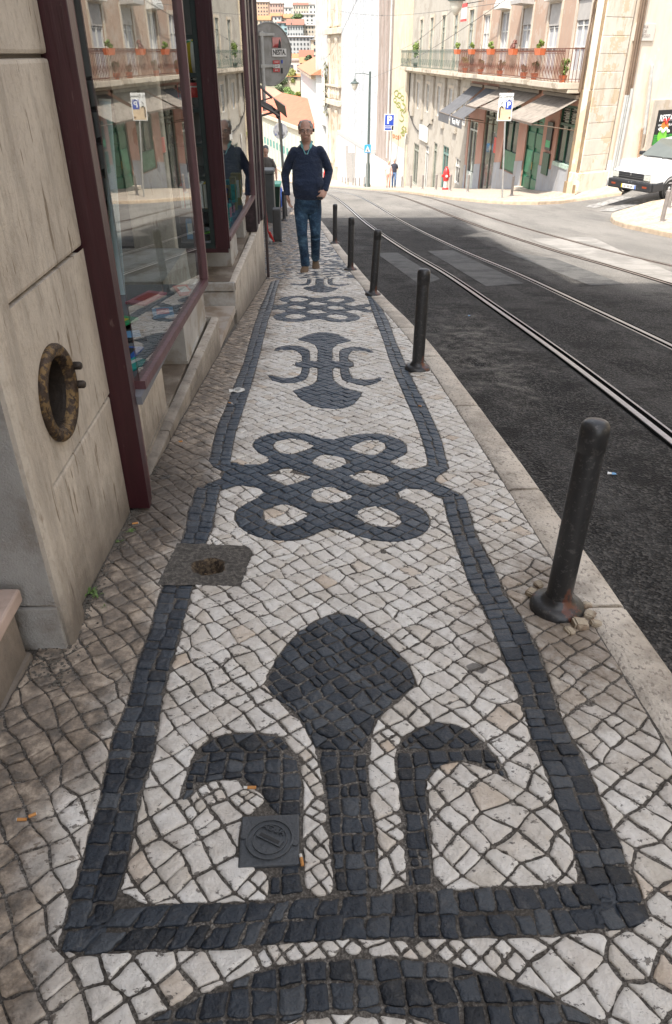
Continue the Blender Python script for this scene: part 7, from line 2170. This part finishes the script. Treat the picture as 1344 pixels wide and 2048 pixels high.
# open V of the shirt and the chest behind it, lying on the sweater front
def ztop(f): return nk + Vector((0, 0, f))
def front(x, z, lift=.0):     # point on the sweater front
    t = max(0, min(1, (.03 - z) / .13)); ry = .070 + .055 * t; rx = .085 + .10 * t
    yy = -ry * math.sqrt(max(.05, 1 - (x / rx) ** 2)) + .016 - lift
    return nk + Vector((x, yy, z))
V = MB(); n = 8
vs = []
for j in range(n + 1):
    z = .040 - .118 * j / n; w = .062 * (1 - j / n) + .002
    for i in range(5): vs.append(front(-w + 2 * w * i / 4, z, .010))
V.add(vs + [v + Vector((0, .02, 0)) for v in vs], [(j*5+i, j*5+i+1, (j+1)*5+i+1, (j+1)*5+i) for j in range(n) for i in range(4)])
V.build("open_chest", SK, man, True)
SHM = M("turquoise_shirt", (.16, .40, .42), .8, .15, 40)
C_ = MB()
for s in (-1, 1):
    pts = []
    C_.ext([nk + Vector((s * .066, -.030, .065)), nk + Vector((s * .036, -.080, .012)), nk + Vector((s * .055, -.088, -.018)), nk + Vector((s * .080, -.045, .025))], (0, -.006, .002))
    vs = []
    for j in range(9):
        z = .030 - .108 * j / 8; x = s * (.056 * (1 - j / 8) + .004)
        vs += [front(x, z, .016), front(x + s * .013, z, .012)]
    C_.add(vs + [v + Vector((0, .012, 0)) for v in vs], [(2*j, 2*j+1, 2*j+3, 2*j+2) for j in range(8)])
C_.tube([nk + Vector((.075 * math.cos(a), .012 + .068 * math.sin(a), .052)) for a in lin(-.3, PI + .3, 14)], .012, 8)
C_.build("shirt_collar", SHM, man, True)
# jeans
def denim():
    m, nt, bs = nodes_of("blue_denim")
    c = ramp(nt, nz(nt, 5, 6, .7), [(.36, (.008, .024, .055)), (.5, (.022, .058, .108)), (.64, (.075, .15, .22))])
    nt.links.new(c, bs.inputs['Base Color']); bs.inputs['Roughness'].default_value = .9
    b = bump(nt, bs, nz(nt, 9, 5, .7, stretch=(1, 1, 2.0)), .06, 1.)
    bump(nt, bs, nz(nt, 300, 2), .001, 1, b)
    return m
DEN = denim()
J = MB()
limb(J, [(q_(616, 388, -.0), .165, .118), (q_(616, 402, .0), .178, .128), (q_(616, 416, .005), .172, .125), (q_(616, 424, .01), .12, .10)], 24)
for h_, k_, a_, sd in ((hipL, knL, anL, -1), (hipR, knR, anR, 1)):
    limb(J, [(h_ + Vector((0, 0, .03)), .092, .105), (h_ + Vector((0, 0, -.06)), .096, .106), (h_.lerp(k_, .55), .083, .086), (k_, .070, .074), (k_.lerp(a_, .3), .066, .074), (k_.lerp(a_, .7), .061, .070), (a_ + Vector((0, 0, -.02 if sd < 0 else .02)), .062, .072)], 20)
    ell(J, k_ + Vector((0, -.02, -.01)), (.07, .06, .07))
    ell(J, k_ + Vector((sd * .004, 0, -.10)), (.068, .075, .012)); ell(J, a_ + Vector((0, -.01, .06)), (.064, .074, .014)); ell(J, a_ + Vector((0, -.0, .12)), (.064, .074, .010))
fuse(J, .008, DEN, "jeans", man, 2)
SHO = M("brown_suede", (.13, .085, .05), .8, .15, 20); SOLE = M("dark_sole", (.02, .018, .016), .7)
for (a_, dirv, nm) in ((anL, Vector((-.12, -1, -.04)), 0), (anR, Vector((.06, -1, -.42)), 1)):
    d = dirv.normalized()
    sgd = lambda p: zg((org + p).y) - org.z
    heel = a_ + Vector((0, .06, 0)); toe_y = a_.y - .19
    rot = Vector((0, -1, 0)).rotation_difference(d).to_matrix()
    s_ = MB()
    base = a_ + Vector((0, 0, -.078))
    lift = 0.0
    T_ = lambda x, y, z: a_ + rot @ Vector((x * 1.22, y * 1.12, z + .0 - (.012 if z < -.07 else 0)))
    limb(s_, [(T_(0, .055, -.045), .036, .034), (T_(0, .02, -.040), .040, .042), (T_(0, -.04, -.042), .050, .038), (T_(0, -.10, -.052), .056, .030), (T_(0, -.15, -.058), .052, .025), (T_(0, -.178, -.062), .036, .018)], 16)
    limb(s_, [(T_(0, .02, .02), .046, .054), (T_(0, .01, -.03), .044, .056)], 16)
    sho = fuse(s_, .006, SHO, "shoe", man, 2)
    so = MB(); limb(so, [(T_(0, .075, -.078), .030, .010), (T_(0, .03, -.078), .038, .012), (T_(0, -.04, -.078), .040, .010), (T_(0, -.11, -.080), .046, .010), (T_(0, -.17, -.080), .040, .009), (T_(0, -.192, -.080), .022, .008)], 14)
    so.build("sole", SOLE, sho, True)
PH = MB().cbox(wrR + Vector((-.10, -.13, -.075)), wrR + Vector((-.03, -.115, -.045)), .004); PH.build("phone", BLACKP, man)

def small_person(label, feet, h, top, legs, sk=SK, hairc=(.3, .25, .2), facing=0, armspread=.0, lean=0, dress=None, name="person"):
    o = empty(name, feet, facing, label, "person"); s = h / 1.75
    V3 = lambda x, y, z: Vector((x, y, z)) * s
    B = MB()
    ell(B, V3(0, 0, 1.63), (.078 * s, .095 * s, .118 * s)); ell(B, V3(0, -.095, 1.61), (.012 * s, .014 * s, .02 * s)); ell(B, V3(0, -.05, 1.54), (.04 * s, .04 * s, .03 * s))
    limb(B, [(V3(0, .01, 1.58), .05 * s, .05 * s), (V3(0, .01, 1.46), .06 * s, .06 * s), (V3(0, .01, 1.40), .13 * s, .08 * s), (V3(0, 0, 1.0), .12 * s, .09 * s), (V3(0, 0, .88), .13 * s, .1 * s)])
    for q in (-1, 1):
        e_ = V3(q * (.24 + armspread), .03, 1.12); w_ = V3(q * (.25 + armspread), -.08, .88)
        limb(B, [(V3(q * .17, 0, 1.38), .05 * s, .05 * s), (e_, .04 * s, .04 * s), (w_, .028 * s, .026 * s)])
        hand(B, w_, (q * .05, -.2, -1), (-q, -.2, 0), .7, q, .009 * s, .19 * s)
        k_ = V3(q * .09, -.06 * (q > 0), .48); a_ = V3(q * .09, .10 * (q > 0) - .04, .08)
        limb(B, [(V3(q * .085, 0, .9), .08 * s, .08 * s), (k_, .05 * s, .05 * s), (a_, .035 * s, .04 * s)])
    fuse(B, .011 * s, sk, "body", o, 1)
    H = MB(); ell(H, V3(0, .02, 1.67), (.086 * s, .1 * s, .10 * s)); ell(H, V3(0, .06, 1.62), (.08 * s, .07 * s, .12 * s))
    H.build("hair", M("hair_" + name, hairc, .9), o, True)
    S = MB()
    limb(S, [(V3(0, .01, 1.46), .08 * s, .07 * s), (V3(0, .01, 1.41), .17 * s, .10 * s), (V3(0, .0, 1.3), .19 * s, .12 * s), (V3(0, 0, 1.1), .17 * s, .125 * s), (V3(0, 0, .93), .175 * s, .13 * s)])
    for q in (-1, 1):
        e_ = V3(q * (.24 + armspread), .03, 1.12)
        limb(S, [(V3(q * .14, 0, 1.39), .07 * s, .07 * s), (V3(q * .17, 0, 1.38).lerp(e_, .8), .056 * s, .056 * s)])
    fuse(S, .014 * s, top, "shirt", o, 2)
    J = MB()
    if dress: limb(J, [(V3(0, 0, 1.0), .16 * s, .12 * s), (V3(0, 0, .7), .2 * s, .16 * s), (V3(0, 0, .45), .2 * s, .17 * s)])
    else:
        limb(J, [(V3(0, 0, .98), .16 * s, .12 * s), (V3(0, 0, .82), .165 * s, .125 * s)])
    if True:
        for q in (-1, 1):
            k_ = V3(q * .09, -.06 * (q > 0), .48); a_ = V3(q * .09, .10 * (q > 0) - .04, .09)
            limb(J, [(V3(q * .085, 0, .9), .092 * s, .10 * s), (k_, .07 * s, .07 * s), (a_, .055 * s, .06 * s)])
    fuse(J, .013 * s, legs, "trousers", o, 1)
    for q in (-1, 1):
        a_ = V3(q * .09, .10 * (q > 0) - .04, .045); m_ = MB(); limb(m_, [(a_ + V3(0, .07, 0), .035 * s, .04 * s), (a_, .045 * s, .045 * s), (a_ + V3(0, -.16, -.015), .035 * s, .025 * s)]); m_.build("shoe", SOLE, o, True)
    return o
p = atY(787, 377, 53)
small_person("man in dark T-shirt and blue jeans walking on the far sunny pavement", Vector((p.x, 53, gz(p.x, 53))), 1.78, M("dark_tshirt", (.03, .03, .045), .9), M("mid_denim", (.10, .17, .32), .9), hairc=(.3, .27, .24))
p = atY(776, 378, 52.5)
small_person("woman in pale pink clothes beside the man in dark T-shirt", Vector((p.x, 52.5, gz(p.x, 52.5))), 1.62, M("pale_pink_top", (.55, .40, .36), .9), M("coral_trousers", (.55, .26, .20), .9, .4, 30), hairc=(.42, .28, .16))
p = atY(536, 400, 22.5)
small_person("person in grey-brown jacket with pale hood behind the bins", Vector((p.x, 22.5, zg(22.5))), 1.72, M("grey_brown_jacket", (.085, .078, .07), .9), M("dark_trousers", (.03, .03, .035), .9), hairc=(.10, .10, .11), armspread=.03)

# ------------------------------------------------------------------ white hatchback
wc = G(1330, 395)
cz = math.atan2(-sideU.y, -sideU.x)
car = empty("parked_car", wc, cz, "white hatchback with black bumper parked at the mouth of the side street", "car")
car.rotation_euler = (0, R(5), cz)
CW = M("white_car_paint", (.66, .66, .65), .25, .03, 2, coat=.6)
PLB = M("black_bumper_plastic", (.022, .023, .026), .5, .2, 12, dirt=(.10, .11, .12), dscale=9, dlo=.62, dhi=.7)
CGL = M("car_glass", (.10, .11, .10), .05, .1, 3, spec=.9)
ox, oy = .78, -.72           # bumper front and centre line seen from the near wheel contact
def cp_(x, y, z): return (ox + x, oy + y, z)
# stations: x from the nose backwards, half width low / belt, sill z, belt z, top z, half width top
ST_ = [(-.02, .74, .30, .66, .70, .70), (-.10, .79, .28, .70, .765, .76), (-.45, .82, .26, .78, .83, .76), (-1.05, .83, .26, .86, .93, .74), (-1.20, .83, .26, .88, .96, .72), (-1.85, .83, .26, .90, 1.38, .58), (-3.1, .83, .26, .92, 1.40, .57), (-3.65, .82, .28, .92, 1.0, .66), (-3.80, .78, .30, .88, .92, .70)]
mb = MB(); vs = []; m = 9
for x, w, zs, zbt, ztp, wt in ST_:
    for y, z in ((-w * .96, zs), (-w, (zs + zbt) / 2), (-w * .985, zbt), (-wt, ztp - .02), (0, ztp + .015), (wt, ztp - .02), (w * .985, zbt), (w, (zs + zbt) / 2), (w * .96, zs)):
        vs.append(cp_(x, y, z))
fs = [(i*m+k, i*m+k+1, (i+1)*m+k+1, (i+1)*m+k) for i in range(len(ST_)-1) for k in range(m-1)] + [tuple(range(m)), tuple((len(ST_)-1)*m+k for k in range(m))[::-1]] + [(i*m+8, i*m, (i+1)*m, (i+1)*m+8) for i in range(len(ST_)-1)]
mb.add(vs, fs)
body = mb.build("body", CW, car, True)
bv = body.modifiers.new("b", 'BEVEL'); bv.width = .02; bv.segments = 2; bv.limit_method = 'ANGLE'; bv.angle_limit = R(25)
# glass
g_ = MB().ext([cp_(-1.17, -.66, .985), cp_(-1.17, .66, .985), cp_(-1.81, .535, 1.375), cp_(-1.81, -.535, 1.375)], (.012, 0, .018)); g_.build("windscreen", CGL, car)
for s in (-1, 1):
    MB().ext([cp_(-1.42, s * .80, .93), cp_(-2.35, s * .825, .95), cp_(-2.35, s * .60, 1.34), cp_(-1.90, s * .605, 1.33)], (0, s * .012, .004)).build("side_window", CGL, car)
    MB().ext([cp_(-2.42, s * .825, .95), cp_(-3.3, s * .80, .95), cp_(-3.05, s * .60, 1.34), cp_(-2.42, s * .60, 1.34)], (0, s * .012, .004)).build("side_window", CGL, car)
bp_ = MB().cbox(cp_(-.32, -.80, .26), cp_(.06, .80, .52), .04); bp_.cbox(cp_(-.45, -.845, .26), cp_(-.02, -.79, .50), .03).cbox(cp_(-.45, .79, .26), cp_(-.02, .845, .50), .03)
bum = bp_.build("front_bumper", PLB, car)
gr = MB().cbox(cp_(-.06, -.70, .55), cp_(.005, .70, .73), .012)
gri = gr.build("grille", PLB, car)
MB().b2(cp_(-.0, -.46, .60), cp_(.015, .46, .62)).b2(cp_(-.0, -.46, .655), cp_(.013, .46, .665)).build("grille_bar", M("dark_grey_bar", (.06, .06, .06), .4), gri)
EM = M("chrome_badge", (.6, .6, .6), .2, metal=1.)
dm = lambda z, s: MB().ext([cp_(.018, 0, z + s), cp_(.018, s * .6, z), cp_(.018, 0, z - s), cp_(.018, -s * .6, z)], (.008, 0, 0))
dm(.69, .045).build("badge", EM, gri); 
b_ = dm(.0, .03); b_.xf(Matrix.Translation((.05, 0, .49))); b_.build("badge", EM, bum)
for s in (-1, 1):
    hd = MB().cbox(cp_(-.05, s * .70, .565), cp_(.012, s * .47, .72), .012).build("headlight", M("headlight_glass", (.45, .46, .42), .12, .2, 20, spec=.8) if s < 0 else bpy.data.materials["headlight_glass"], car)
    MB().b2(cp_(.055, s * .66, .37), cp_(.064, s * .50, .42)).build("indicator", M("amber_indicator", (.25, .05, .02), .3) if s < 0 else bpy.data.materials["amber_indicator"], bum)
pt = MB().cbox(cp_(.056, -.27, .31), cp_(.068, .27, .42), .004).build("number_plate", M("plate_white", (.7, .7, .68), .4), bum)
MB().b2(cp_(.0685, -.27, .31), cp_(.0705, -.225, .42)).build("plate_yellow_band", T["yellow"], pt); MB().b2(cp_(.0685, .225, .31), cp_(.0705, .27, .42)).build("plate_blue_band", T["blue"], pt)
Rc = Matrix(((0, 0, 1), (1, 0, 0), (0, 1, 0)))
# as the plate faces forward (+x), its right-hand end for the reader is the car's left
text_mesh("plate_lettering", "67-90-ER", .085, SBK, Vector(cp_(.070, 0, .362)), Rc, pt, .003)
for (x, s) in ((-.78, 1), (-.78, -1), (-3.05, 1), (-3.05, -1)):
    w_ = empty("wheel", cp_(x, s * .74, .27)); w_.parent = car
    ax = (0, s, 0)
    MB().lathe([(.16, -.09), (.25, -.09), (.272, -.06), (.272, .05), (.25, .085), (.18, .085), (.17, .07)], 28, (0, 0, 0), axis=ax).build("tyre", M("tyre_rubber", (.025, .024, .024), .8) if "tyre_rubber" not in bpy.data.materials else bpy.data.materials["tyre_rubber"], w_, True)
    MB().lathe([(.175, .06), (.17, .075), (.13, .055), (.05, .07), (.03, .085), (.001, .087)], 20, (0, 0, 0), axis=ax).build("rim", M("steel_rim", (.5, .5, .48), .35, metal=.4) if "steel_rim" not in bpy.data.materials else bpy.data.materials["steel_rim"], w_, True)
    for k in range(5):
        a = 2*PI*k/5; MB().box((.11 * math.cos(a), s * .07, .11 * math.sin(a)), (.03, .02, .03), ry=a).build("rim_slot", BLACKP, w_)
    MB().lathe([(.33, -.02), (.33, .095), (.30, .10)], 28, cp_(x, s * .74, .28), axis=ax, cap=False).build("wheel_arch", PLB, car, True)
    MB().lathe([(.001, .088), (.315, .088)], 28, cp_(x, s * .74, .28), axis=ax, cap=False).build("arch_opening", BLACKP, car) if False else None
MB().tube([cp_(-1.13, .1, .975), cp_(-1.16, .55, .99)], .012, 6).tube([cp_(-1.13, -.45, .975), cp_(-1.16, .05, .99)], .012, 6).build("wiper", BLACKP, car)
for s in (-1, 1): MB().cbox(cp_(-1.55, s * .84, .93), cp_(-1.42, s * 1.0, 1.04), .03).build("wing_mirror", PLB, car)
MB().b2(cp_(-1.1, .845, .44), cp_(-3.5, .862, .52)).b2(cp_(-1.1, -.862, .44), cp_(-3.5, -.845, .52)).build("side_strip", PLB, car)
